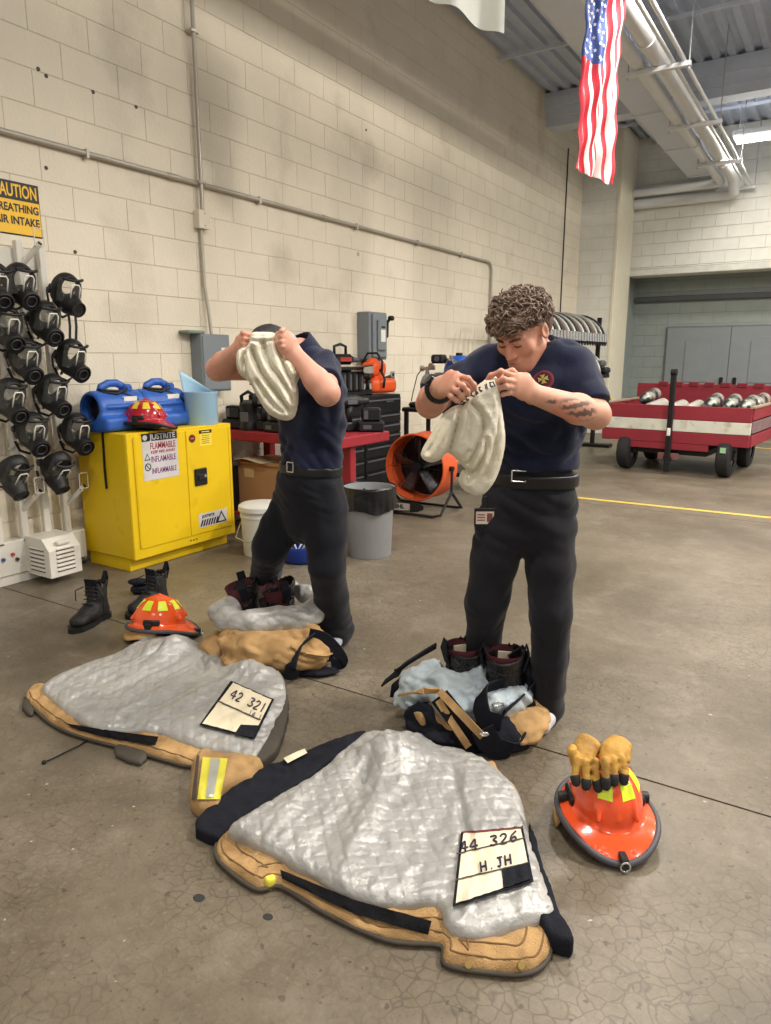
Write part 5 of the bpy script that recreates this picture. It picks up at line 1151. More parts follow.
# white lidded bucket, blue bin with white cord
M_wpl = mat('white_plastic', (206, 206, 200), .45, var=.06)
bp_ = gp(263, 553); t = thing('lidded_bucket', 'white lidded plastic bucket in front of the bench behind the left man', 'bucket', bp_)
obj('body', MB().lathe([(.001, 0), (.13, 0), (.134, .01), (.145, .27), (.15, .272), (.15, .285), (.147, .287), (.148, .32), (.001, .32)], 28), M_wpl, t, smooth=40); obj('lid', MB().lathe([(.001, .368), (.1, .368), (.14, .362), (.158, .35), (.16, .318), (.152, .316), (.15, .33), (.001, .34)], 28), M_wpl, t, smooth=50)
obj('bail', MB().tube([(-.15, 0, .28), (-.16, -.05, .2), (-.11, -.15, .13), (0, -.17, .12), (.11, -.15, .13), (.15, 0, .28)], .004, 6), M_steel, t, smooth=True)
jp = gp(302, 560); t = thing('blue_bin', 'low blue plastic bin of white cord seen between the left man legs', 'bin', jp)
obj('body', MB().lathe([(.001, 0), (.12, 0), (.14, .02), (.155, .09), (.16, .1), (.16, .12), (.15, .12), (.13, .02), (.001, .02)], 28), mat('bin_blue', (28, 58, 150), .4, var=.06), t, smooth=50)
cd = MB(); rr = random.Random(9)
for k in range(9):
    a0 = rr.uniform(0, 6.28); cd.tube([(.09 * math.cos(a0 + w * .55) * (1 - .05 * w), .09 * math.sin(a0 + w * .55), .07 + .26 * abs(math.sin(w * .75 + k)) * (.5 + .05 * k)) for w in range(9)], .009, 6)
obj('cord', cd, mat('white_cord', (212, 214, 218), .7), t, smooth=True, kind='stuff')
# trash can with liner
t = thing('trash_can', 'grey round trash can lined with a black bag beside the left man', 'bin', (1.545, 4.03, 0))
obj('can', MB().lathe([(.001, 0), (.148, 0), (.152, .006), (.172, .46), (.178, .47), (.178, .485), (.17, .485), (.15, .02), (.001, .02)], 36), mat('can_grey', (150, 152, 154), .45, var=.04), t, smooth=40)
def bagf(u, v):
    a = 2 * math.pi * u; w = math.sin(a * 9 + 2) * .004 + math.sin(a * 23) * .003 + .004 * math.sin(a * 5 + v * 9)
    if v < .6: q = v / .6; r = .188 - .004 * q + w * (1.2 - q); z = .33 + .165 * q + (1 - q) * .012 * math.sin(a * 4 + 1)
    else: q = (v - .6) / .4; r = .184 - .03 * q + w * 2 * q; z = .495 - .14 * q
    return (r * math.cos(a), r * math.sin(a), z)
obj('bin_liner', MB().sheet(bagf, 90, 20), mat('bin_bag', (20, 20, 22), .3, var=.1, bump=.5, bs=30), t, smooth=True)
# tool chest
M_chest = mat('chest_black', (30, 31, 34), .35, .2, var=.06)
t = thing('tool_chest', 'black rolling tool chest with grey drawer pulls against the block wall', 'tool chest', (.25, 5.55, 0))
cy_0, cy_1, ct = 4.92, 6.24, 1.0
obj('cabinet_body', MB().box((.03, cy_0, .11), (.46, cy_1, ct), .008), M_chest, t, world=True)
for x in (.09, .4):
    for y in (cy_0 + .08, cy_1 - .08): obj('caster', MB().cyl((x - .02, y, .055), (x + .02, y, .055), .055, n=14).box((x - .02, y - .02, .08), (x + .02, y + .02, .112)), M_tool, t, smooth=40, world=True)
zs = [.13, .27, .40, .52, .62, .72, .82, .975]
for k in range(len(zs) - 1):
    for a, b in ((cy_0 + .02, 5.56), (5.58, cy_1 - .02)):
        dwr = obj('drawer', MB().box((.46, a, zs[k] + .008), (.475, b, zs[k + 1] - .004), .003), M_chest, t, world=True)
        obj('drawer_pull', MB().box((.475, a + .02, zs[k + 1] - .03), (.488, b - .02, zs[k + 1] - .014), .003), M_tgrey, dwr, world=True)
obj('badge', MB().box((.475, 5.95, .93), (.478, 6.08, .96)), M_tgrey, t, world=True)
def chainsaw(name, label, loc, rz, floor=False):
    t = thing('chainsaw', label, 'chainsaw', loc, rz)
    V = Vol((-.2, -.12, -.01), (.2, .12, .28), .007); V.elo([(-.13, 0, .08), (.1, 0, .08)], [(.085, .075), (.075, .07)], (0, 1, 0), .02, p=3.5); V.cap((-.02, 0, .14), (.06, 0, .15), .05, .04, .03); V.half((0, 0, .005), (0, 0, -1), .004)
    obj('housing', V.mesh('housing'), M_orange, t)
    obj('rear_handle', MB().tube([(-.1, 0, .15), (-.17, 0, .17), (-.2, 0, .12), (-.17, 0, .05), (-.1, 0, .04)], .017, 8), M_tool, t, smooth=True)
    obj('front_handle', MB().tube([(.03, -.1, .05), (.02, -.105, .15), (.02, -.05, .235), (.02, .05, .235), (.02, .105, .15), (.03, .1, .06)], .012, 8), M_tool, t, smooth=True)
    obj('starter_cover', MB().cyl((-.02, -.088, .08), (-.02, -.102, .08), .055, .045, 18), M_tool, t, smooth=40); obj('name_plate', MB().box((-.08, -.1, .12), (.0, -.088, .14)), M_paper, t)
    bar = MB().prism([(.08, .04), (.3, .042), (.44, .05), (.465, .075), (.44, .1), (.3, .108), (.08, .11)], (0, .006, 0), (0, .05, 0), (1, 0, 0), (0, 0, 1)); bo = obj('guide_bar', bar, mat('bar_steel', (186, 184, 176), .4, .4), t)
    obj('chain', MB().tube([(.08, .053, .035), (.3, .053, .037), (.44, .053, .045), (.472, .053, .075), (.44, .053, .105), (.3, .053, .113), (.08, .053, .115)], .006, 6), M_tool, bo)
    return t, bo
chainsaw('a', 'orange chainsaw lying directly on the black tool chest under another', (.27, 6.12, ct), R(-100)); chainsaw('b', 'orange chainsaw on top of another on the black tool chest', (.22, 6.10, ct + .165), R(-75))
c3, b3 = chainsaw('c', 'chainsaw on the floor by the trash can with lettered guide bar', tuple(gp(372, 512)), R(18)); c3.scale = (1.0, 1.0, 1.0); c3.location[2] = -.0
c3.location = (.80, 5.14, 0); c3.rotation_euler = (0, 0, R(12))
obj('bar_scabbard', MB().prism([(.37, .03), (.44, .036), (.49, .06), (.49, .09), (.44, .114), (.37, .12)], (0, .02, 0), (0, .043, 0), (1, 0, 0), (0, 0, 1)), M_tool, b3)
lettering('STIHL', .05, M_tool, b3, frame_M((.25, .049, .075), (1, 0, 0), (0, 0, 1)), width=.13, bold=.002)
# battery rack and clutter on the chest
t = thing('battery_rack', 'black rack of batteries with pale stripes on the left of the tool chest', 'rack', (.24, 5.60, ct)); obj('frame', MB().box((-.1, -.2, 0), (.1, .2, .04), .005).box((-.1, -.2, .24), (.1, .2, .27), .005).box((-.1, -.2, .04), (-.08, .2, .24)), M_tool, t)
for k in range(4): bt = obj('battery', MB().box((-.07, -.18 + k * .095, .04), (.09, -.105 + k * .095, .225), .01), M_tool, t); obj('stripe', MB().box((.09, -.155 + k * .095, .06), (.0925, -.13 + k * .095, .2)), M_tgrey, bt)
tool(2, 'dark tool with red handle lying over the battery rack', (.2, 5.62, ct + .27), R(80), None, mat('accent_red', (170, 50, 44), .5)); tool(0, 'black and blue drill between the battery rack and the saws', (.3, 5.88, ct), R(-50), None, mat('accent_blue', (60, 90, 160), .5))
# drum fan
M_fan = mat('fan_orange', (216, 92, 48), .42, var=.06)
fx, fy, fz, fr_ = 1.115, 5.42, .405, .295
t = thing('drum_fan', 'orange drum fan on a black tube stand in front of the tool chest', 'fan', (fx, fy, 0))
Mx = Matrix.Translation((0, 0, fz)) @ Matrix.Rotation(R(90), 4, 'X')
obj('drum', MB().lathe([(fr_ - .008, .03), (fr_, .03), (fr_ + .008, .02), (fr_, .0), (fr_, -.20), (fr_ + .008, -.22), (fr_, -.23), (fr_ - .01, -.22), (fr_ - .01, .02), (fr_ - .008, .03)], 48, M=Mx), M_fan, t, smooth=40)
gr = MB()
for k in range(1, 7): gr.tube([(fr_ * k / 6.2 * math.cos(a), -.012, fz + fr_ * k / 6.2 * math.sin(a)) for a in [2 * math.pi * i / 32 for i in range(32)]], .0016, 4, closed=True)
for k in range(8): a = math.pi / 4 * k; gr.cyl((.05 * math.cos(a), -.014, fz + .05 * math.sin(a)), (fr_ * math.cos(a), -.012, fz + fr_ * math.sin(a)), .0022, n=5)
obj('grille', gr, M_tool, t, smooth=True); obj('hub', MB().cyl((0, .13, fz), (0, -.02, fz), .045, n=18), M_tool, t, smooth=40)
for k in range(5):
    a = 2 * math.pi * k / 5 + .4
    def bl(u, v, a=a):
        r = .04 + .225 * u; w = (.05 + .05 * u) * (v - .5) * 2 / r * .5; return (r * math.cos(a + w), .07 + (v - .5) * .07, fz + r * math.sin(a + w))
    obj('fan_blade', MB().sheet(bl, 6, 4, .003), mat('blade_grey', (92, 92, 96), .35, .5), t, smooth=True)
obj('rear_grille', MB().cyl((0, .212, fz), (0, .216, fz), fr_ - .012, n=40), mat('grille_dark', (18, 18, 22), .5), t); obj('motor', MB().cyl((0, .09, fz), (0, .2, fz), .075, n=20), M_tool, t, smooth=40)
st = MB()
for q in (-1, 1): st.tube([(q * (fr_ + .02), .09, fz), (q * (fr_ + .03), .07, .2), (q * (fr_ + .03), -.13, .03), (q * (fr_ - .03), -.17, .018), (0, -.17, .018)], .013, 8).tube([(q * (fr_ + .03), .07, .2), (q * (fr_ + .03), .27, .03), (q * (fr_ - .03), .3, .018), (0, .3, .018)], .013, 8).cyl((q * (fr_ - .005), .09, fz), (q * (fr_ + .035), .09, fz), .022, n=12)
obj('tube_stand', st, M_tool, t, smooth=40)
# black service cart with air bottle, regulator and blue tank
t = thing('service_cart', 'black service cart behind the orange fan carrying an air bottle', 'cart', (.75, 6.75, 0))
for z in (.16, .80): obj('tray', MB().box((-.42, -.28, z), (.5, .28, z + .045), .012), M_tool, t)
for x in (-.38, .46):
    for y in (-.24, .24): obj('leg', MB().box((x - .02, y - .02, .09), (x + .02, y + .02, .8), .004), M_tool, t); obj('caster', MB().cyl((x - .015, y, .05), (x + .015, y, .05), .05, n=14), M_tool, t, smooth=40)
obj('case', MB().box((-.36, -.25, .845), (.1, .2, .90), .02), M_tool, t)
cxp = yp(425, 400, 6.65)
t = thing('air_bottle', 'upright silver air bottle with brass valve behind the curly-haired man elbow', 'bottle', (cxp[0] + .04, 6.62, .845))
obj('body', MB().lathe([(.001, 0), (.06, .0), (.072, .02), (.072, .26), (.05, .32), (.024, .345), (.024, .36), (.001, .36)], 24), mat('bottle_silver', (168, 172, 178), .35, .5), t, smooth=40); obj('band', MB().lathe([(.0735, .2), (.0735, .25)], 24), mat('band_navy', (40, 50, 96), .5), t, smooth=True)
obj('valve', MB().cyl((0, 0, .36), (0, 0, .42), .02, n=12).cyl((-.05, 0, .4), (.09, 0, .4), .014, n=10).cyl((-.075, 0, .4), (-.045, 0, .4), .03, n=12).cyl((.05, -.02, .43), (.05, .02, .43), .03, n=14), mat('valve_metal', (184, 180, 168), .3, .7), t, smooth=40)
obj('hose', MB().tube([(-.06, 0, .4), (-.12, 0, .33), (-.17, 0, .15), (-.19, 0, .06)], .006, 6), M_rub, t, smooth=True)
p = yp(441, 359, 6.55); t = thing('regulator', 'black regulator head on a chrome arm above the air bottle', 'regulator', p)
obj('head', MB().box((-.10, -.05, -.045), (.05, .05, .045), .02), M_tool, t); obj('dial', MB().cyl((-.02, -.05, 0), (-.02, -.06, 0), .026, n=14), M_tgrey, t, smooth=40); obj('arm', MB().tube([(.05, 0, 0), (.13, 0, -.01), (.17, .02, -.08), (.16, .03, -.2), (.14, .06, -.39)], .016, 8), M_steel, t, smooth=True); obj('lever', MB().cyl((.1, 0, .03), (.2, 0, -.06), .012, n=8), M_steel, t)
p = yp(462, 370, 6.7); t = thing('blue_tank', 'rounded blue tank on the service cart behind the man shoulder', 'tank', (.87, 6.72, .845))
obj('body', MB().lathe([(.001, 0), (.14, 0), (.155, .03), (.155, .40), (.13, .49), (.07, .53), (.001, .535)], 28), mat('tank_blue', (34, 84, 170), .38, var=.05), t, smooth=50); obj('cap', MB().cyl((0, 0, .53), (0, 0, .56), .035, n=16), M_tool, t, smooth=40)

# ------------------------------------------------------------------ hose rack by the pilaster
M_hoseb = mat('hose_black', (40, 40, 42), .55); M_hoses = mat('hose_silver', (172, 172, 164), .4, .3); M_hosebr = mat('hose_brown', (112, 92, 80), .6)
t = thing('hose_rack', 'black steel rack of curved hoses standing near the far pilaster', 'rack', (1.0, 10.4, 0))
for y in (9.0, 11.15): obj('post', MB().box((.98, y - .025, 0), (1.04, y + .025, 1.95), .004), M_tool, t, world=True)
obj('rail', MB().box((.72, 8.3, 1.93), (.76, 11.2, 1.965), .004), M_tool, t, world=True); obj('rail', MB().box((1.06, 8.3, 1.555), (1.13, 11.2, 1.60), .006), M_tool, t, world=True); obj('rail', MB().box((.98, 8.3, 1.06), (1.2, 11.2, 1.12), .006), M_tool, t, world=True); obj('foot', MB().box((.55, 8.9, 0), (1.3, 9.1, .05), .006), M_tool, t, world=True); obj('foot', MB().box((.55, 11.05, 0), (1.3, 11.25, .05), .006), M_tool, t, world=True)
ORD = 'one two three four five six seven eight nine ten eleven twelve thirteen fourteen fifteen sixteen seventeen eighteen nineteen twenty twenty-one twenty-two'.split()
for k in range(22):
    y = 8.45 + k * .125; mh = (M_hoses, M_hoseb, M_hosebr, M_hoses, M_hoseb)[k % 5]; z0 = 1.90 + rnd.uniform(-.02, .02)
    hs = thing('air_hose', ('silver', 'black', 'brown', 'silver', 'black')[k % 5] + ' air hose arched over the rack behind the curly-haired man', 'hose', (1.1, y, 1.6), group='arched hoses on the rack')
    hs['label'] = '%s arched air hose on the upper rack, number %s from its far end' % (['silver', 'black', 'brown', 'silver', 'black'][k % 5], ORD[21 - k]); hs['group'] = 'arched hoses on the upper rack'
    pts = [(.70 + .42 * math.sin(a) - .0, y, 1.60 + (z0 - 1.60 + .06) * math.cos(a)) for a in [R(-12 + 100 * i / 10) for i in range(11)]] + [(1.13, y, 1.58)]
    obj('hose_body', MB().tube(pts, .021, 8), mh, hs, smooth=True, world=True); obj('fitting', MB().cyl((1.128, y, 1.70), (1.135, y, 1.585), .027, .027, 10), M_steel, hs, smooth=40, world=True); obj('nozzle', MB().cyl((1.135, y, 1.585), (1.137, y, 1.53), .018, .014, 10), M_blk, hs, smooth=40, world=True)
for k in range(8):
    y = 9.9 + k * .15; hs = thing('air_hose', 'pale arched hose on the lower rack, number %s from its far end' % ORD[7 - k], 'hose', (1.1, y, 1.1), group='arched hoses on the lower rack')
    pts = [(.72 + .44 * math.sin(a), y, 1.12 + .36 * math.cos(a)) for a in [R(-5 + 95 * i / 10) for i in range(11)]]
    obj('hose_body', MB().tube(pts, .02, 8), (M_hoses, mat('hose_red', (150, 60, 56), .55))[k % 2] if k < 2 else M_hoses, hs, smooth=True, world=True)
t = thing('air_pack', 'dark air pack resting on the lower rack shelf at its far end', 'air pack', (1.12, 11.0, 1.12)); obj('body', MB().box((-.12, -.12, 0), (.12, .12, .1), .03), M_tool, t); obj('cover', MB().box((-.08, -.1, .1), (.06, .08, .2), .03), M_tgrey, t)
# ------------------------------------------------------------------ red wagon
M_wred = mat('wagon_red', (136, 38, 50), .65, var=.10, vs=4, stretch=(1, 6, 6)); M_wwhite = mat('wagon_white', (206, 206, 192), .6, var=.10, vs=6, c2=(176, 170, 150), c2t=(.55, .7), c2s=9)
ang = math.atan2(8.9 - 9.06, 3.42 - 1.74); t = thing('wagon', 'red wooden wagon with a white stripe across its front board', 'wagon', (2.58, 8.98, 0), ang)
hw = .845; L_ = 1.45
for z0, z1, m in ((.645, .805, M_wred), (.505, .640, M_wwhite), (.365, .50, M_wred)): obj('front_plank', MB().box((-hw, -.02, z0), (hw, .02, z1), .004), m, t)
obj('front_skirt', MB().box((-.48, -.018, .285), (.42, .018, .362), .004), M_wred, t)
for s_ in (-1, 1):
    for z0, z1, m in ((.67, .80, M_wred), (.52, .65, mat('weathered_plank', (120, 96, 98), .7, var=.15)), (.37, .50, M_wred)): obj('side_plank', MB().box((s_ * hw - .018, .02, z0), (s_ * hw + .018, L_, z1), .004), m, t)
    for y in (.06, .75, L_ - .06): obj('stake', MB().box((s_ * (hw - .045) - .025, y - .025, .36), (s_ * (hw - .045) + .025, y + .025, .8), .004), M_wred, t)
    obj('top_rail', MB().box((s_ * hw - .03, .0, .80), (s_ * hw + .03, L_, .825), .004), mat('worn_wood', (150, 130, 112), .7, var=.12), t)
obj('back_board', MB().box((-hw - .09, L_, .36), (hw + .22, L_ + .04, 1.01), .004), M_wred, t)
for k in range(9): obj('back_cleat', MB().box((-hw + .2 + k * .2, L_ - .01, .975), (-hw + .32 + k * .2, L_ + .05, 1.035), .006), mat('cleat_red', (120, 30, 42), .5), t)
obj('bed', MB().box((-hw, 0, .36), (hw, L_, .40)), mat('bed_dark', (60, 46, 44), .7), t); obj('chassis', MB().box((-.4, .05, .22), (.4, L_ - .1, .3), .01), M_tool, t)
for x in (-.55, .60):
    for y in (.1, L_ - .35):
        wv = obj('wheel', MB().lathe([(.09, -.075), (.19, -.075), (.215, -.055), (.22, 0), (.215, .055), (.19, .075), (.09, .075)], 28, M=Matrix.Translation((x, y, .22)) @ Matrix.Rotation(R(90), 4, 'Y')), mat('tyre', (30, 30, 32), .7, bump=.3, bs=60), t, smooth=40); obj('rim', MB().cyl((x - .06, y, .22), (x + .06, y, .22), .095, n=20), M_tgrey, wv, smooth=40)
    obj('axle', MB().box((x - .1, .06, .2), (x + .1, .14, .3), .01), M_tool, t)
obj('tyre_sticker', MB().box((.575, -.124, .3), (.635, -.118, .36)), mat('sticker_green', (150, 190, 150), .5), t)
tg = obj('tongue', MB().box((-.03, -.14, .03), (.03, -.09, 1.19), .008).box((-.06, -.1, .16), (.06, .1, .22), .01), M_tool, t); obj('tongue_grip', MB().cyl((-.03, -.115, 1.19), (.03, -.115, 1.19), .04, n=14), M_tool, tg, smooth=40); obj('latch', MB().box((-.02, -.15, .46), (.02, -.135, .55), .004), M_paper, tg)
obj('hitch_plate', MB().box((-.12, -.1, .17), (.12, -.06, .25), .008), mat('hitch_stripe', (120, 80, 78), .5), tg)
M_cyl = mat('bottle_dark', (52, 58, 58), .35, .3, var=.3, vs=12, c2=(170, 170, 160), c2t=(.5, .6), c2s=6)
ca, sa = math.cos(ang), math.sin(ang)
def wag(x, y): return (2.58 + x * ca - y * sa, 8.98 + x * sa + y * ca)
bl = 0
for k, (x, y, z, lb) in enumerate([(.30, .55, .80, 'dark air bottle in the wagon, leftmost of the four standing proud at right'), (.50, .57, .795, 'dark air bottle in the wagon, second of the four at right'), (.70 - .02, .62, .785, 'dark air bottle in the wagon, third of the four at right'), (.72, .95, .80, 'dark air bottle in the wagon nearest its right side'), (-.56, .85, .83, 'dark air bottle at the left end of the red wagon'), (-.35, .45, .72, 'pale air bottle lying low in the wagon beside the left dark one'), (-.1, .45, .71, 'pale air bottle lying low in the wagon left of the black tongue'), (.1, .45, .715, 'pale air bottle lying low in the wagon right of the black tongue')]):
    X_, Y_ = wag(x, y); t2 = thing('air_bottle', lb, 'bottle', (X_, Y_, z), ang + R(rnd.uniform(-6, 6)), 'air bottles in the wagon'); m = M_cyl if k < 5 else mat('bottle_pale', (176, 172, 164), .4, .2, var=.1)
    Mx = Matrix.Translation((0, -.28, 0)) @ Matrix.Rotation(R(-90 + 6), 4, 'X')
    obj('body', MB().lathe([(.001, -.02), (.02, -.02), (.022, .0), (.05, .02), (.078, .07), (.082, .1), (.082, .5), (.06, .56), (.001, .57)], 20, M=Mx), m, t2, smooth=40); obj('valve', MB().cyl((0, -.3, 0), (0, -.36, 0), .022, n=10).cyl((-.04, -.33, 0), (.04, -.33, 0), .014, n=8), M_tgrey, t2, smooth=40)
hp2 = yp(612, 400, 10.2); ho_ = thing('yellow_hose', 'looped yellow hose at the left end of the wagon behind the man elbow', 'hose', hp2)
hb_ = MB()
for k in range(3): hb_.tube([(-.25 + .42 * math.sin(R(110 * i / 10)) - .04 * k, .05 * k, -.3 + .38 * math.cos(R(110 * i / 10)) - .03 * k) for i in range(-4, 11)], .018, 8)
obj('hose_body', hb_, mat('hose_yellow', (214, 190, 60), .5), ho_, smooth=True)
# ------------------------------------------------------------------ flags
M_fr = mat('flag_red', (196, 40, 58), .75, var=.06); M_fw = mat('flag_white', (232, 228, 226), .75, var=.03); M_fb = mat('flag_blue', (52, 74, 134), .75, var=.05)
fc = dp(595, 182, 6.2); FX = np.array([.50, .866, 0]); FX = _rt * .80 + _fw * .60; FN = np.cross(FX, _up)
fl = thing('flag', 'stars and stripes flag hanging upright in front of the ceiling duct', 'flag', (fc[0], fc[1], fc[2]))
W_, H_ = .50, 1.36
zb = float(fc[2]) + .03
def fpt(a, h):   # a across 0..1 (left to right), h down 0..1 from the top edge
    w = .022 * math.sin(a * 17 + h * 2.2) * (.4 + .6 * h) + .010 * math.sin(a * 37 + 1 - h * 3) + .010 * math.sin(h * 30 + a * 12); q = (a - .5) * W_
    z = zb + H_ * (1 - h) + .05 * (a - .5) * -1 * h * 1.2 + .02 * math.sin(a * 15) * h
    return fc * [1, 1, 0] + FX * (q + .012 * math.sin(h * 9 + a * 8)) + FN * w + _up * z
for k in range(13):      # vertical stripes; the canton takes the upper left seven
    a0, a1 = k / 13, (k + 1) / 13; h0 = .4 if k < 7 else 0.
    obj('stripe', MB().sheet(lambda u, v: fpt(a0 + (a1 - a0) * u, h0 + (1 - h0) * v), 5, 40), M_fr if k % 2 == 0 else M_fw, fl, smooth=True)
cn = obj('canton', MB().sheet(lambda u, v: fpt(7 / 13 * u, .4 * v), 26, 20), M_fb, fl, smooth=True)
for i in range(9):
    for j in range(11):
        if (i + j) % 2: continue
        a_, h_ = 7 / 13 * (i + 1) / 10, .4 * (j + 1) / 12
        c0 = fpt(a_, h_); dx = (np.array(fpt(a_ + .01, h_)) - c0); dx /= np.linalg.norm(dx); dz = -_up; nrm = np.cross(dx, dz); nrm = nrm if nrm @ (CAM - c0) > 0 else -nrm
        mb = MB(); pts = []
        for q in range(10): r = (.017 if q % 2 == 0 else .007); a = math.pi * q / 5; pts.append(c0 + nrm * .004 + dx * r * math.sin(a) + _up * r * math.cos(a))
        mb.add(pts, [tuple(range(10))]); obj('star', mb, M_fw, cn, world=False); 
for c in list(fl.children):
    M = Matrix.Translation(-Vector(fl.location)); c.matrix_basis = M
obj('pole', MB().cyl(fpt(-.06, -.004), fpt(1.06, -.004), .012, n=8), M_galv, fl, world=True)
for a in (.02, .98): p = fpt(a, -.004); obj('cord', MB().cyl(p, (p[0], p[1], 4.15), .004, n=6), M_paper, fl, world=True)
wc_ = dp(478, 22, 4.6); wf_ = thing('flag', 'lower corner of a plain white flag hanging at the top edge', 'flag', (wc_[0], wc_[1], wc_[2] - .05))
def wpt(u, v):
    p = wc_ + _rt * (-.34 + .485 * u) + _up * (.72 - .78 * v - .02 * u * v + .22 * v * (1 - u) ** 1.0) + _fw * (.05 * math.sin(u * 11) * (.4 + .6 * v)); return p
obj('cloth', MB().sheet(wpt, 30, 20), mat('flag_cream', (214, 216, 208), .75, var=.03), wf_, smooth=True, world=True); obj('pole', MB().cyl(wpt(-.05, 0), wpt(1.05, 0), .012, n=8), M_galv, wf_, world=True)
for u in (.03, .97): p = wpt(u, 0); obj('cord', MB().cyl(p, (p[0], p[1], 4.2), .004, n=6), M_paper, wf_, world=True)
# ================================================================== turnout gear laid out on the floor
M_lin = mat('silver_quilt', (172, 171, 168), .40, .25, var=.08, vs=22, bump=.5, bs=45, c2=(150, 150, 148), c2t=(.5, .75), c2s=16)
M_linb = mat('pale_blue_liner', (176, 188, 194), .5, .05, var=.08, vs=16, bump=.4, bs=40, c2=(146, 160, 170), c2t=(.5, .75), c2s=10)
M_tan = mat('turnout_tan', (182, 147, 101), .9, var=.12, vs=14, bump=.5, bs=240, c2=(136, 106, 70), c2t=(.46, .74), c2s=8)
M_bkc = mat('black_cloth', (26, 28, 36), .85, var=.2, vs=14, bump=.35, bs=200); M_velc = mat('velcro', (16, 16, 19), .95, var=.2, vs=60, bump=.5, bs=300)
M_dkg = mat('dark_olive_edge', (72, 66, 58), .8, var=.15, vs=12); M_lbl = mat('cloth_label', (226, 214, 186), .7, var=.03); M_ink = mat('marker_ink', (48, 40, 62), .7)
M_refl = mat('reflective_silver', (178, 180, 172), .35, .3, var=.05); M_rly = mat('reflective_yellow', (214, 206, 70), .5, var=.08)
def heap(poly, top, h=.0055, zmax=.22, name='cloth', relax=1, k=4):
    P = spline(poly, k) if k else [np.array(p, float) for p in poly]; A = np.array(P)[:, :2]; lo = np.append(A.min(0) - .03, -.02); hi = np.append(A.max(0) + .03, zmax)
    V = Vol(lo, hi, h); X, Y = np.meshgrid(V.ax[0], V.ax[1], indexing='ij'); d = pdist(X, Y, A) + (.007 * pn(X * 14, Y * 14, 3) + .004 * pn(X * 40, Y * 40, 8)) * (zmax < .23); T = np.maximum(top(X, Y, -d), .006)
    Z = V.ax[2][None, None, :]; V.F[:] = np.maximum(np.maximum((Z - T[:, :, None]) * .8, .002 - Z), d[:, :, None]); return V.mesh(name, relax)
def sm(d, r): return np.sqrt(np.clip(1 - (1 - np.clip(d / r, 0, 1)) ** 2, 0, 1))
def gs(X, Y, c, sx, sy=None, a=0.): 
    sy = sx if sy is None else sy; u = (X - c[0]) * math.cos(a) + (Y - c[1]) * math.sin(a); v = -(X - c[0]) * math.sin(a) + (Y - c[1]) * math.cos(a); return np.exp(-(u / sx) ** 2 - (v / sy) ** 2)
def crinkle(X, Y, a=1., o=0., th=0.):
    """long folds along direction th, finer puckers and a stitched diamond quilt"""
    w1 = pn(X * 3, Y * 3, o); w2 = pn(X * 3, Y * 3, o + 5); c, s = math.cos(th), math.sin(th)
    u = X * c + Y * s + .06 * w1; v = -X * s + Y * c + .09 * w2
    big = .016 * (ridge(u * 1.6, v * 6.5, o) - .55) + .009 * (ridge(u * 4, v * 15 + u * 2, o + 2) - .55) + .0045 * (ridge(u * 12, v * 26, o + 4) - .55)
    q1 = np.abs(np.sin(math.pi * (X + Y + .03 * w1) / .058)); q2 = np.abs(np.sin(math.pi * (X - Y + .03 * w2) / .058))
    return a * (big - .003 * np.exp(-(q1 / .25) ** 2) - .003 * np.exp(-(q2 / .25) ** 2) + .002 * pn(u * 45, v * 60, o))
def shellfold(X, Y, o):
    w = .04 * pn(X * 5, Y * 5, o + 7); return .012 * (ridge((X + w) * 9 + Y * 4, (Y + w) * 11, o) + .1) + .007 * (ridge((X - w) * 22, (Y + w) * 18 + X * 7, o + 3) - .4) + .003 * pn(X * 50, Y * 50, o)
GL = {'4': [[(.7, 0), (.7, 1)], [(.6, 1), (.05, .35), (1, .35)]], '3': [[(.1, .95), (.6, 1), (.85, .8), (.45, .55), (.9, .3), (.6, .02), (.05, .1)]], '2': [[(.1, .8), (.4, 1), (.8, .85), (.7, .5), (.1, 0), (.9, .02)]], '1': [[(.45, 1), (.5, 0)]],
      '6': [[(.8, 1), (.3, .7), (.1, .25), (.4, 0), (.8, .2), (.6, .5), (.15, .3)]], 'H': [[(.1, 1), (.1, 0)], [(.9, 1), (.9, 0)], [(.1, .5), (.9, .5)]], 'J': [[(.2, 1), (.9, 1)], [(.6, 1), (.6, .2), (.4, 0), (.1, .15)]], '.': [[(.4, .05), (.5, .0)]], ' ': []}
def handwrite(B, txt, p0, p1, hgt, mb, w=.0024, lean=.15):
    p0 = np.array(p0, float); p1 = np.array(p1, float); d = (p1 - p0); n = len(txt); st = d / n; up_ = np.array([d[1], -d[0]]); up_ = up_ / np.linalg.norm(up_) * hgt
    for i, ch in enumerate(txt):
        for s_ in GL.get(ch, []):
            q = []
            for x, y in spline(s_, 3, False) if len(s_) > 2 else s_:
                l, nn = hit(B, *(p0 + st * (i + .78 * x) + up_ * y + st * lean * y))
                if l: q.append(l + Vector((0, 0, .003)))
            if len(q) > 1: mb.tube(q, w, 5)
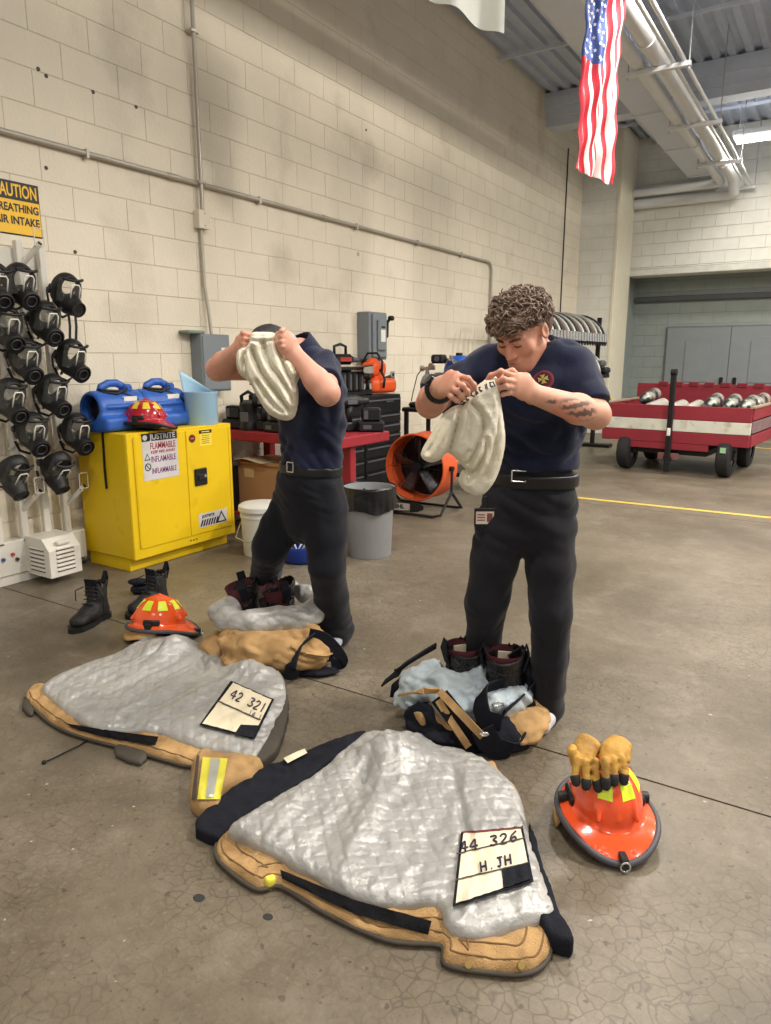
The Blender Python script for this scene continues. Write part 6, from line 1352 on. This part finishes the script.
def patch(B, quad, n=24, off=.003):
    """cloth patch between four photo corners, laid on a surface"""
    q = [np.array(p, float) for p in quad]; P = []; mb = MB()
    for i in range(n + 1):
        for j in range(n + 1):
            u, v = i / n, j / n; p = (q[0] * (1 - u) + q[1] * u) * (1 - v) + (q[3] * (1 - u) + q[2] * u) * v; l, nn = hit(B, *p); P.append(l + Vector((0, 0, 1.)) * (off * 1.3 + .004) if l else None)
    good = [p for p in P if p is not None]
    if not good: return mb
    P = [p if p is not None else good[0] for p in P]
    for _ in range(3):
        Q = list(P)
        for i in range(n + 1):
            for j in range(n + 1):
                nb = [Q[a * (n + 1) + b] for a, b in ((i - 1, j), (i + 1, j), (i, j - 1), (i, j + 1)) if 0 <= a <= n and 0 <= b <= n]
                z = max(Q[i * (n + 1) + j].z, .5 * Q[i * (n + 1) + j].z + .5 * sum(q.z for q in nb) / len(nb)); P[i * (n + 1) + j] = Vector((Q[i * (n + 1) + j].x, Q[i * (n + 1) + j].y, z))
    mb.add(P, [(i * (n + 1) + j, (i + 1) * (n + 1) + j, (i + 1) * (n + 1) + j + 1, i * (n + 1) + j + 1) for i in range(n) for j in range(n)]); return mb
def GZ(pts, s, ox, oy, z): return [gp(x, y, z)[:2] for x, y in Z5(pts, s, ox, oy)]

def hem(poly, z, m, parent, B, i0=0, i1=None, inset=0., r=.0045, nm='hem_trim'):
    """piped edge or stitched seam following an outline"""
    P = spline(poly, 5); c = np.mean(P, axis=0); n = len(P); i1 = n if i1 is None else i1; pts = []
    for i in range(i0 * 5, min(i1 * 5, n)):
        a, b = P[i - 1], P[(i + 1) % n]; nn = np.array([-(b - a)[1], (b - a)[0]]); nn /= max(np.linalg.norm(nn), 1e-6); q = P[i] + nn * inset if pdist(np.array([P[i][0] + nn[0] * .02]), np.array([P[i][1] + nn[1] * .02]), P)[0] < 0 else P[i] - nn * inset
        zz = z
        if B is not None:
            l = B.ray_cast(Vector((q[0], q[1], 1)), Vector((0, 0, -1)))[0]; zz = l.z + .001 if l else None
        if zz is not None: pts.append((q[0], q[1], zz))
    if len(pts) > 3: obj(nm, MB().tube(pts, r, 6), m, parent, smooth=True, world=True)
# --- near coat
s2 = 771 / 420.; o2 = (180, 720)
ct_ = thing('turnout_coat', 'tan turnout coat laid open nearest the camera, lining lettered with initials', 'coat', gp(380, 870))
tanp = GZ([(75, 215), (100, 195), (240, 250), (420, 300), (560, 80), (590, 100), (620, 128), (640, 200), (672, 330), (678, 420), (640, 458), (560, 456), (488, 442), (478, 408), (380, 398), (270, 350), (185, 300), (140, 305), (80, 262), (66, 235)], s2, *o2, .02)
tp = obj('outer_shell', heap(tanp, lambda X, Y, d: .013 + .008 * sm(d, .008) + shellfold(X, Y, 1.) * np.clip(d / .012, 0, 1)), M_tan, ct_, world=True)
hem(tanp, .012, M_dkg, tp, None, 8, None, -.002, .006); hem(tanp, 0, mat('seam_thread', (120, 92, 58), .9), tp, bvh_of(tp), 8, None, .016, .0022, 'stitched_seam'); hem(tanp, 0, mat('seam_thread', (120, 92, 58), .9), tp, bvh_of(tp), 8, None, .055, .0022, 'stitched_seam')
sl = GZ([(20, 155), (30, 66), (92, 68), (150, 75), (135, 110), (80, 128), (72, 160)], s2, *o2, .03)
cf = obj('sleeve', heap(sl, lambda X, Y, d: .022 + .03 * sm(d, .03) + shellfold(X, Y, 3.)*.6, k=3), M_tan, ct_, world=True)
CB = bvh_of(cf); zp = lambda pts: Z5(pts, s2, *o2)
obj('cuff', patch(CB, zp([(21, 152), (31, 68), (36, 69), (28, 153)]), 24), M_dkg, cf, world=True); obj('reflective_band', patch(CB, zp([(32, 150), (42, 72), (88, 74), (74, 150)]), 24, .0025), M_rly, cf, world=True); obj('reflective_band', patch(CB, zp([(47, 148), (57, 75), (74, 76), (62, 148)]), 24, .0045), M_refl, cf, world=True)
for nm, pl, hh in (('storm_flap', [(28, 185), (62, 216), (95, 200), (190, 140), (335, 32), (322, 24), (205, 68), (130, 102)], .032), ('storm_flap', [(640, 190), (665, 270), (692, 345), (724, 412), (705, 418), (672, 395), (640, 320)], .045)):
    obj(nm, heap(GZ(pl, s2, *o2, .03), lambda X, Y, d: hh - .012 + .012 * sm(d, .01) + .6 * shellfold(X, Y, 4.), k=3), M_bkc, ct_, world=True)
linp = GZ([(92, 193), (185, 135), (260, 85), (318, 36), (350, 16), (430, 18), (470, 42), (515, 52), (560, 72), (600, 108), (625, 140), (642, 200), (662, 260), (690, 340), (680, 356), (640, 366), (560, 389), (510, 385), (486, 368), (470, 332), (380, 332), (300, 312), (240, 277), (180, 247), (112, 212)], s2, *o2, .055)
pk = [gp(*p, .09)[:2] for p in zp([(400, 60), (350, 60), (440, 75), (350, 170), (560, 110), (180, 180)])]
va = math.atan2(*(gp(*zp([(340, 220)])[0], .07) - gp(*zp([(390, 80)])[0], .07))[[1, 0]])
def lint(X, Y, d):
    T = .040 + .028 * sm(d, .12) + crinkle(X, Y, 1.1, 1., va) * np.clip(d / .012, 0, 1)
    T = T + .075 * gs(X, Y, pk[0], .10, .09) + .02 * gs(X, Y, pk[1], .05) + .03 * gs(X, Y, pk[3], .2, .06, va) + .02 * gs(X, Y, pk[4], .12) + .012 * gs(X, Y, pk[5], .15)
    c = gp(*zp([(338, 92)])[0], .08)[:2]; T = T - .05 * gs(X, Y, c, .06, .022, va); c = gp(*zp([(520, 180)])[0], .07)[:2]; T = T - .018 * gs(X, Y, c, .22, .012, va + .25)
    return T
lo_ = obj('quilted_lining', heap(linp, lint, .005, .26), M_lin, ct_, world=True)
LB_ = bvh_of(lo_); TB = bvh_of(tp)
obj('velcro_strip', patch(TB, zp([(186, 278), (190, 294), (0, 0), (0, 0)]), 2) if 0 else patch(TB, zp([(184, 281), (320, 337), (318, 362), (188, 298)]), 24, .005), M_velc, tp, world=True); obj('velcro_strip', patch(TB, zp([(320, 337), (462, 376), (455, 402), (318, 362)]), 24, .005), M_velc, tp, world=True)
for p in ((530, 448), (625, 450)): 
    l, n_ = hit(TB, *zp([p])[0])
    if l: obj('snap', MB().cyl(l, l + n_ * .006, .008, n=12), mat('brass_snap', (206, 176, 110), .3, .8), tp, world=True)
obj('label_edge', patch(LB_, zp([(516, 210), (629, 200), (649, 303), (500, 349)]), 24, .003), M_bkc, lo_, world=True); lb = obj('name_label', patch(LB_, zp([(520, 214), (625, 205), (644, 298), (506, 344)]), 24, .005), M_lbl, lo_, world=True); NB_ = bvh_of(lb)
obj('label_edge', patch(LB_, zp([(518, 212), (627, 203), (628, 206), (519, 216)]), 24, .006), mat('edge_maroon', (104, 40, 50), .7), lo_, world=True); obj('label_corner', patch(LB_, zp([(590, 283), (640, 270), (645, 300), (593, 316)]), 24, .0075), M_bkc, lo_, world=True)
obj('label_seam', patch(LB_, zp([(507, 252), (633, 222), (633, 225), (507, 255)]), 24, .0065), M_dkg, lo_, world=True); obj('label_seam', patch(LB_, zp([(505, 300), (640, 268), (640, 271), (505, 303)]), 24, .0065), M_dkg, lo_, world=True)
mb = MB(); b_ = lambda p: zp([p])[0]
handwrite(NB_, '44 326', b_((514, 244)), b_((624, 222)), 9.5, mb, .0026); handwrite(NB_, 'H.JH', b_((552, 280)), b_((612, 264)), 9, mb, .0026); obj('ink_writing', mb, M_ink, lo_, world=True, kind='stuff')
obj('size_tag', patch(bvh_of([o for o in ct_.children if o.name.startswith('storm_flap')][0]), zp([(190, 76), (228, 57), (234, 66), (198, 85)]), 24, .006), M_lbl, ct_, world=True)
pc = GZ([(150, 284), (168, 278), (176, 288), (160, 296)], s2, *o2, .035); obj('reflective_band', heap(pc, lambda X, Y, d: .034 + .002 * sm(d, .02), k=2), M_rly, ct_, world=True)
# --- far coat
s3 = 771 / 340.; o3 = (0, 570); zq = lambda pts: Z5(pts, s3, *o3)
c2_ = thing('turnout_coat', 'tan turnout coat laid open farther away by the orange helmet, numbered lining', 'coat', gp(170, 700))
tanp = GZ([(58, 280), (95, 258), (200, 300), (400, 330), (560, 405), (565, 425), (556, 441), (440, 441), (380, 428), (300, 404), (200, 378), (130, 352), (80, 312)], s3, *o3, .02)
tp = obj('outer_shell', heap(tanp, lambda X, Y, d: .013 + .008 * sm(d, .008) + shellfold(X, Y, 11.) * np.clip(d / .012, 0, 1)), M_tan, c2_, world=True)
hem(tanp, .012, M_dkg, tp, None, 5, None, -.002, .006); hem(tanp, 0, mat('seam_thread', (120, 92, 58), .9), tp, bvh_of(tp), 5, None, .016, .0022, 'stitched_seam')
obj('dark_hem', heap(GZ([(640, 250), (655, 300), (640, 380), (612, 425), (572, 443), (556, 438), (590, 400), (628, 330)], s3, *o3, .03), lambda X, Y, d: .032 + .008 * sm(d, .03), k=3), M_dkg, c2_, world=True)
obj('pull_tab', heap(GZ([(268, 396), (335, 410), (318, 442), (262, 420)], s3, *o3, .01), lambda X, Y, d: .012 + .01 * sm(d, .02), k=2), M_dkg, c2_, world=True); obj('pull_tab', heap(GZ([(56, 290), (78, 318), (68, 330), (50, 312)], s3, *o3, .01), lambda X, Y, d: .012 + .01 * sm(d, .02), k=2), M_dkg, c2_, world=True)
linp = GZ([(95, 256), (180, 215), (260, 185), (330, 150), (365, 143), (420, 158), (480, 183), (540, 203), (600, 205), (635, 230), (648, 265), (642, 310), (592, 400), (566, 426), (490, 406), (420, 386), (350, 361), (230, 356), (170, 331), (120, 291)], s3, *o3, .05)
pk2 = [gp(*p, .08)[:2] for p in zq([(390, 175), (340, 165), (560, 225), (470, 260), (600, 235)])]; va2 = math.atan2(*(gp(*zq([(200, 270)])[0], .06) - gp(*zq([(350, 190)])[0], .06))[[1, 0]])
def lint2(X, Y, d):
    T = .036 + .026 * sm(d, .12) + crinkle(X, Y, 1.1, 9., va2) * np.clip(d / .012, 0, 1) + .06 * gs(X, Y, pk2[0], .12, .07, va2) + .025 * gs(X, Y, pk2[1], .07) + .045 * gs(X, Y, pk2[2], .10, .06) + .02 * gs(X, Y, pk2[4], .08) + .01 * gs(X, Y, pk2[3], .15)
    c = gp(*zq([(355, 188)])[0], .07)[:2]; T = T - .035 * gs(X, Y, c, .05, .02, va2); c = gp(*zq([(460, 208)])[0], .07)[:2]; return T - .04 * gs(X, Y, c, .09, .02, va2 + .5)
lo_ = obj('quilted_lining', heap(linp, lint2, .0055, .24), M_lin, c2_, world=True); LB_ = bvh_of(lo_); TB = bvh_of(tp)
obj('velcro_strip', patch(TB, zq([(146, 353), (250, 370), (250, 388), (180, 370)]), 24, .005), M_velc, tp, world=True); obj('velcro_strip', patch(TB, zq([(250, 370), (360, 384), (352, 404), (250, 388)]), 24, .005), M_velc, tp, world=True)
l, n_ = hit(TB, *zq([(352, 393)])[0]); 
if l: obj('snap', MB().cyl(l, l + n_ * .008, .008, n=12), M_steel, tp, world=True)
obj('label_edge', patch(LB_, zq([(524, 255), (622, 298), (578, 389), (452, 356)]), 24, .003), M_bkc, lo_, world=True); NB_ = bvh_of(obj('name_label', patch(LB_, zq([(529, 261), (616, 300), (574, 384), (459, 354)]), 24, .005), M_lbl, lo_, world=True))
obj('label_corner', patch(LB_, zq([(546, 358), (590, 360), (575, 388), (532, 380)]), 24, .007), M_bkc, lo_, world=True); obj('label_seam', patch(LB_, zq([(494, 302), (592, 346), (590, 349), (492, 305)]), 24, .0065), M_dkg, lo_, world=True)
mb = MB(); q_ = lambda p: zq([p])[0]; handwrite(NB_, '42 321', q_((520, 290)), q_((600, 326)), 9, mb, .0026); obj('ink_writing', mb, M_ink, lo_, world=True, kind='stuff')
mb = MB(); handwrite(NB_, '14 1', q_((562, 330)), q_((592, 342)), 5, mb, .0016); obj('ink_writing', mb, mat('ink_faded', (120, 108, 110), .7), lo_, world=True, kind='stuff')
pts = [gp(*p, .006) for p in zq([(205, 382), (180, 398), (150, 412), (125, 425), (100, 436)])]
tag(obj('lace_cord', MB().tube(pts, .003, 6).sphere(pts[-1], .008), M_rub, smooth=True), 'thin black cord trailing on the floor from the far coat hem', 'cord')

# --- helmets and gloves
p = gp(160, 636); helmet('fire_helmet', 'orange fire helmet with lime reflectors behind the far coat', (238, 90, 36), (p[0], p[1], .045), R(34), R(2), R(-8)); 
p = gp(603, 826); hm_ = helmet('fire_helmet', 'orange fire helmet with work gloves resting on its crown', (240, 86, 40), (p[0], p[1], .05), R(-58), R(3), 0); hm_.scale = (.97, .97, 1.08)
M_glv = mat('glove_leather', (184, 140, 62), .7, var=.14, vs=16, bump=.3, bs=90, c2=(136, 100, 48), c2t=(.5, .75), c2s=14); M_gtip = mat('glove_black', (34, 33, 36), .75, var=.1)
DG = 1.80
def gl(px, py, dD=0.): return dp(px, py, DG + dD)
for label, palm, fingers_, thumb, cuffp, tips in (
    ('tan leather work glove on the helmet, left one with fingers over the front', [(583, 758, .03), (586, 768, .0)], [((578, 760, 0), (575, 776, -.02), (576, 782, -.025)), ((586, 762, -.01), (586, 780, -.03), (586, 786, -.035)), ((595, 761, -.01), (597, 780, -.03), (598, 788, -.035))], ((575, 760, .02), (572, 752, .02), (573, 748, .03)), ((584, 752, .05), (590, 744, .07)), None),
    ('tan leather work glove on the helmet, right one lying over the other', [(612, 754, .02), (613, 766, -.01)], [((605, 760, -.02), (606, 778, -.04), (606, 786, -.045)), ((613, 759, -.015), (614, 776, -.035), (614, 782, -.04)), ((621, 758, -.005), (624, 774, -.025), (624, 781, -.03))], ((620, 756, .02), (626, 752, .03), (627, 760, .01)), ((612, 750, .04), (620, 744, .07)), None)):
    gt = thing('work_glove', label, 'glove', gl(*palm[0][:2], palm[0][2]), group='work gloves on the helmet')
    c = gl(*palm[0][:2], palm[0][2]); V = Vol(c - .17, c + .17, .0042)
    V.elo([gl(a, b, q) for a, b, q in palm], [(.036, .024), (.042, .018)], _rt, .015); V.elo([gl(*cuffp[0][:2], cuffp[0][2]), gl(*cuffp[1][:2], cuffp[1][2])], [(.036, .026), (.04, .024)], _rt, .02)
    for f3 in fingers_: V.chain([gl(*p[:2], p[2]) for p in f3], [.0135, .013, .0115], .003)
    V.chain([gl(*p[:2], p[2]) for p in thumb], [.016, .015, .013], .008); V.disp(lambda x, y, z: .003 * pn(x * 60, y * 60, z * 60) + .003 * ridge(x * 25, y * 25, z * 40), .03)
    gb = obj('leather', V.mesh('leather'), M_glv, gt, world=True)
    for f3 in fingers_:
        T2 = Vol(gl(*f3[2][:2], f3[2][2]) - .05, gl(*f3[2][:2], f3[2][2]) + .05, .004); a, b = gl(*f3[1][:2], f3[1][2]), gl(*f3[2][:2], f3[2][2]); T2.cap(a + (b - a) * .25, b, .0142, .0132, 0); obj('fingertip', T2.mesh('fingertip'), M_gtip, gb)
# --- boots
def pull_boot(label, base, lean, rz):
    t = thing('rubber_boot', label, 'boot', base, rz); V = Vol((-.13, -.1, -.0), (.22, .1, .34), .006)
    tx = lean
    V.elo([(0, 0, .05), (tx * .5, 0, .17), (tx, 0, .315)], [(.058, .062), (.064, .068), (.074, .08)], (0, 1, 0), .02); V.elo([(.0, 0, .05), (.14, 0, .04)], [(.052, .05), (.05, .038)], (0, 1, 0), .03); V.half((0, 0, .012), (0, 0, -1), .004)
    V.elo([(tx * .45, 0, .16), (tx, 0, .35)], [(.052, .056), (.066, .072)], (0, 1, 0), .004, 'd'); V.half((tx, 0, .305), (-.25, 0, 1), .003)
    V.disp(lambda x, y, z: .004 * ridge(x * 6, y * 6, z * 22), .03); sh = obj('shaft', V.mesh('shaft'), mat('boot_leather', (24, 23, 25), .42, var=.15, vs=10, bump=.2, bs=90), t)
    I = MB().lathe([(.049, .15), (.056, .22), (.0675, .302)], 24, c=(tx * .62, 0, 0), sx=1.0, sy=1.06); obj('lining', I, mat('boot_maroon', (86, 36, 44), .7, var=.1), sh, smooth=True); obj('insole', MB().cyl((tx * .5, 0, .16), (tx * .5, 0, .165), .055, n=16), mat('boot_maroon', (86, 36, 44), .7, var=.1), sh)
    obj('inside_label', MB().box((tx + .045, -.025, .25), (tx + .052, .025, .285)), M_lbl, sh)
    for y in (-1, 1): obj('pull_loop', MB().strap([(tx, y * .07, .24), (tx, y * .088, .30), (tx, y * .078, .335), (tx, y * .066, .30)], .02, .003, (1, 0, 0)), M_bkc, sh)
    return t
def knobby(V, amp=.008, s=12):
    def f(x, y, z):
        w = .05 * pn(x * 7, y * 7, z * 7); return amp * (ridge((x + w) * s * .6 + z * 5, (y + w) * s, (z + w) * s * 1.2 + x * 4) - .45) + amp * .6 * (ridge((x - w) * s * 1.7, (y + w) * s * 1.3 + z * 8, (z + w) * s * 2.2) - .5) + amp * .15 * pn(x * 60, y * 60, z * 60)
    V.disp(f, .06); return V
def trousers_pile(label, c, sc, liner_m, ring, body, straps, boots, dark=()):
    t = thing('turnout_trousers', label, 'trousers', c)
    allp = np.array([p for p, r in body] + [p for p, r in ring]); lo = allp.min(0) - .16; hi = allp.max(0) + .16; lo[2] = -.01
    V = Vol(lo, hi, .0065)
    for p, r in body: V.ell(p, r, _rt, _fw, .03)
    knobby(V, .026, 9); V.half((0, 0, .003), (0, 0, -1), .003); obj('outer_shell', V.mesh('outer_shell'), M_tan, t, world=True)
    V = Vol(lo, hi, .0065)
    for p, r in ring: V.ell(p, r, _rt, _fw, .035)
    knobby(V, .020 if liner_m is M_linb else .011, 11)
    for bx, lean in boots: V.cap(bx + _up * .1, bx + _up * .36, .074, .086, .006, 'd')
    V.half((0, 0, .02), (0, 0, -1), .003); obj('liner', V.mesh('liner'), liner_m, t, world=True)
    if dark:
        V = Vol(lo, hi, .0065)
        for p, r in dark: V.ell(p, r, _rt, _fw, .02)
        knobby(V, .012, 14); V.half((0, 0, .003), (0, 0, -1), .003); obj('black_trim', V.mesh('black_trim'), M_bkc, t, world=True)
    for pts, w, m, nm in straps: obj(nm, MB().strap(spline(pts, 5, False), w, .0035, [Vector(_rt * .6 + _up * .8)] * (5 * (len(pts) - 1) + 1) if nm == 'suspender' else Vector(_up * .35 + _rt * .85 - _fw * .2)), m, t, smooth=50, world=True)
    return t
bA = gp(460, 716); bB = gp(502, 724)
z4 = lambda x, y: (380 + x / 4.283, 620 + y / 4.283)
g4 = lambda x, y, z: gp(*z4(x, y), z)
pull_boot('black pull-on boot standing in the near turnout trousers, left one', bA, -.03, math.atan2(_fw[1], _fw[0]) + .3); pull_boot('black pull-on boot standing in the near turnout trousers, right one', bB, -.03, math.atan2(_fw[1], _fw[0]) - .2)
E_ = lambda x, y, z, a, b, c: (g4(x, y, z), (a, b, c))
trousers_pile('tan turnout trousers with pale blue liner piled round boots at the man feet', gp(465, 730), 1, M_linb,
    [E_(160, 290, .12, .08, .09, .085), E_(230, 240, .16, .08, .07, .07), E_(300, 275, .16, .10, .07, .075), E_(390, 300, .15, .10, .07, .08), E_(470, 360, .12, .09, .09, .08), E_(330, 350, .12, .10, .08, .07), E_(540, 330, .13, .07, .10, .08), E_(140, 335, .07, .08, .06, .04), E_(430, 235, .19, .09, .06, .06), E_(600, 330, .12, .04, .08, .07)],
    [E_(630, 420, .05, .085, .12, .075), E_(570, 470, .05, .10, .10, .07), E_(330, 430, .04, .10, .09, .05), E_(230, 400, .05, .09, .09, .06), E_(430, 350, .05, .16, .12, .06)],
    [([g4(15, 270, .03), g4(60, 235, .10), g4(110, 190, .14), g4(180, 145, .16), g4(240, 110, .18)], .018, M_bkc, 'suspender'), ([g4(60, 330, .02), g4(70, 270, .08), g4(105, 240, .09), g4(90, 300, .05), g4(75, 335, .01)], .016, M_bkc, 'suspender'),
     ([g4(540, 275, .2), g4(450, 300, .2), g4(432, 360, .17), g4(450, 420, .13), g4(520, 440, .12)], .03, M_bkc, 'suspender'), ([g4(580, 130, .30), g4(620, 200, .22), g4(640, 270, .17), g4(600, 340, .14), g4(520, 410, .12)], .035, M_bkc, 'suspender'), ([g4(440, 470, .12), g4(480, 540, .05), g4(560, 560, .03), g4(600, 500, .05)], .04, M_bkc, 'suspender'),
     ([g4(85, 322, .14), g4(170, 306, .19), g4(255, 302, .20)], .012, M_tan, 'fly_edge'), ([g4(255, 306, .20), g4(340, 395, .17), g4(440, 500, .10)], .013, M_tan, 'fly_edge'), ([g4(250, 345, .16), g4(310, 440, .12), g4(380, 545, .06)], .012, M_tan, 'fly_edge'), ([g4(255, 328, .165), g4(328, 420, .135), g4(412, 522, .07)], .036, M_velc, 'velcro_fly'),
     ([g4(140, 370, .10), g4(180, 410, .07), g4(220, 430, .05)], .03, M_bkc, 'suspender')],
    [(bA, 0), (bB, 0)], [E_(510, 490, .05, .09, .08, .06), E_(540, 520, .03, .09, .06, .04), E_(190, 410, .05, .08, .07, .05), E_(240, 460, .025, .11, .05, .035), E_(330, 500, .02, .12, .06, .03), E_(420, 510, .03, .10, .06, .045), E_(625, 300, .12, .03, .08, .10), E_(610, 380, .08, .05, .07, .07)])
for rx, ry, rz_, rr_, tt in ((505, 362, .19, .02, .003), (445, 490, .12, .014, .004)):
    c = g4(rx, ry, rz_); obj('strap_ring', MB().tube([c + (_rt * math.cos(a) + (_up * .6 - _fw * .5) * math.sin(a)) * rr_ for a in [2 * math.pi * i / 16 for i in range(16)]], tt, 6, closed=True), M_steel, [o for o in COL.objects if o.name == 'turnout_trousers'][0], smooth=True, world=True)

z5_ = lambda x, y, z: gp(190 + x / 4.535, 570 + y / 4.535, z); F_5 = lambda x, y, z, a, b, c: (z5_(x, y, z), (a, b, c))
bC = gp(250, 643); bD = gp(284, 645)
pull_boot('black pull-on boot leaning in the far turnout trousers, left one with tag', bC, .05, math.atan2(_rt[1], _rt[0]) + .2).rotation_euler[1] = R(-14); pull_boot('black pull-on boot leaning in the far turnout trousers, right one', bD, .05, math.atan2(_rt[1], _rt[0]) + .5).rotation_euler[1] = R(-12)
trousers_pile('tan turnout trousers with silver liner piled round boots behind the far coat', gp(262, 662), 1, M_lin,
    [F_5(x, y, z, r * 1.3, .055, r) for x, y, z, r in ((150, 190, .20, .06), (180, 225, .20, .06), (260, 245, .20, .065), (330, 240, .20, .065), (400, 232, .20, .065), (470, 222, .205, .065), (540, 200, .21, .06), (580, 170, .22, .055), (575, 140, .235, .05), (520, 105, .245, .05), (440, 80, .25, .05), (360, 65, .255, .05), (300, 90, .24, .05), (200, 150, .22, .05))],
    [F_5(300, 330, .13, .17, .10, .06), F_5(130, 350, .06, .09, .09, .08), F_5(220, 320, .12, .10, .08, .07), F_5(400, 380, .09, .14, .10, .09), F_5(540, 380, .08, .10, .09, .085), F_5(500, 310, .12, .12, .08, .07), F_5(250, 400, .07, .12, .08, .07), F_5(420, 310, .12, .15, .09, .07), F_5(350, 300, .06, .2, .15, .07)],
    [([z5_(560, 300, .16), z5_(500, 350, .14), z5_(470, 420, .10), z5_(450, 470, .05), z5_(490, 475, .03)], .026, M_bkc, 'suspender'), ([z5_(540, 290, .17), z5_(610, 310, .15), z5_(670, 370, .09), z5_(690, 420, .04), z5_(640, 430, .03)], .026, M_bkc, 'suspender'), ([z5_(160, 240, .16), z5_(200, 220, .18), z5_(250, 250, .17), z5_(290, 265, .15)], .014, M_bkc, 'suspender'), ([z5_(520, 380, .13), z5_(600, 390, .10), z5_(650, 375, .07)], .012, M_tan, 'fly_edge')],
    [(bC, 0), (bD, 0)], [F_5(620, 360, .08, .05, .06, .06), F_5(250, 430, .02, .12, .05, .03), F_5(560, 460, .015, .12, .05, .02)])
def lace_boot(label, p, rz):
    t = thing('work_boot', label, 'boot', p, rz); V = Vol((-.12, -.075, 0), (.23, .075, .24), .005)
    V.elo([(-.02, 0, .05), (-.015, 0, .12), (-.03, 0, .215)], [(.045, .056), (.046, .054), (.05, .062)], (0, 1, 0), .02); V.elo([(-.03, 0, .05), (.06, 0, .055), (.15, 0, .045)], [(.045, .045), (.05, .045), (.047, .032)], (0, 1, 0), .03); V.half((0, 0, .02), (0, 0, -1), .003); V.half((-.03, 0, .2), (.12, 0, 1), .003)
    V.elo([(-.02, 0, .1), (-.03, 0, .25)], [(.035, .044), (.042, .054)], (0, 1, 0), .003, 'd'); V.disp(lambda x, y, z: .003 * ridge(x * 14, y * 10, z * 20), .02)
    u = obj('upper', V.mesh('upper'), mat('boot_suede', (28, 27, 28), .6, var=.2, vs=20, bump=.3, bs=120), t)
    obj('sole', MB().prism([(-.082, -.032), (-.05, -.05), (.02, -.042), (.1, -.055), (.17, -.045), (.205, -.015), (.205, .015), (.17, .045), (.1, .055), (.02, .042), (-.05, .05), (-.082, .032)], (0, 0, .026), (0, 0, 0), (1, 0, 0), (0, 1, 0)), M_rub, t)
    obj('tongue', MB().sheet(lambda a, b: (.03 - .02 * b + .02 * b * b, (a - .5) * .07, .14 + .09 * b), 4, 6, .006), M_bkc, u); lc = MB()
    for k in range(6): z = .085 + k * .02; x = .075 - k * .017 if k < 3 else .032 - (k - 3) * .004; lc.tube([(x, -.036, z), (x + .012, 0, z + .01), (x, .036, z + .004)], .0035, 5)
    lc.tube([(.03, .04, .19), (.06, .07, .2), (.05, .09, .16), (.07, .1, .08)], .003, 5).tube([(.03, -.04, .19), (.07, -.06, .18), (.06, -.07, .12)], .003, 5); obj('laces', lc, M_rub, u, smooth=True); obj('heel_loop', MB().strap([(-.085, 0, .15), (-.105, 0, .2), (-.1, 0, .24), (-.08, 0, .2)], .012, .003, (0, 1, 0)), M_bkc, u)
    return t
v1 = gp(79, 629) - gp(101, 617); v2 = gp(128, 619) - gp(160, 606)
lace_boot('black laced work boot standing alone left of the orange helmet', gp(97, 620), math.atan2(v1[1], v1[0]))
lace_boot('black laced work boot behind the orange helmet, its shaft folded over', gp(156, 608), math.atan2(v2[1], v2[0]))
cp_ = gp(140, 594); o = MB(); o.M = Matrix.Translation(cp_) @ Matrix.Rotation(math.atan2(_rt[1], _rt[0]), 4, 'Z'); o.sphere((0, 0, .075), .05, 16, 10, (1.35, .7, .42)); t = thing('boot_flap', 'dark rounded pouch lying on top beside the folded work boot', 'pouch', cp_); obj('body', o, M_bkc, t, smooth=True, world=True); o = MB(); o.M = Matrix.Translation(cp_) @ Matrix.Rotation(math.atan2(_rt[1], _rt[0]), 4, 'Z'); o.box((-.05, -.03, 0), (.06, .03, .06), .02); obj('base', o, M_bkc, t, world=True)
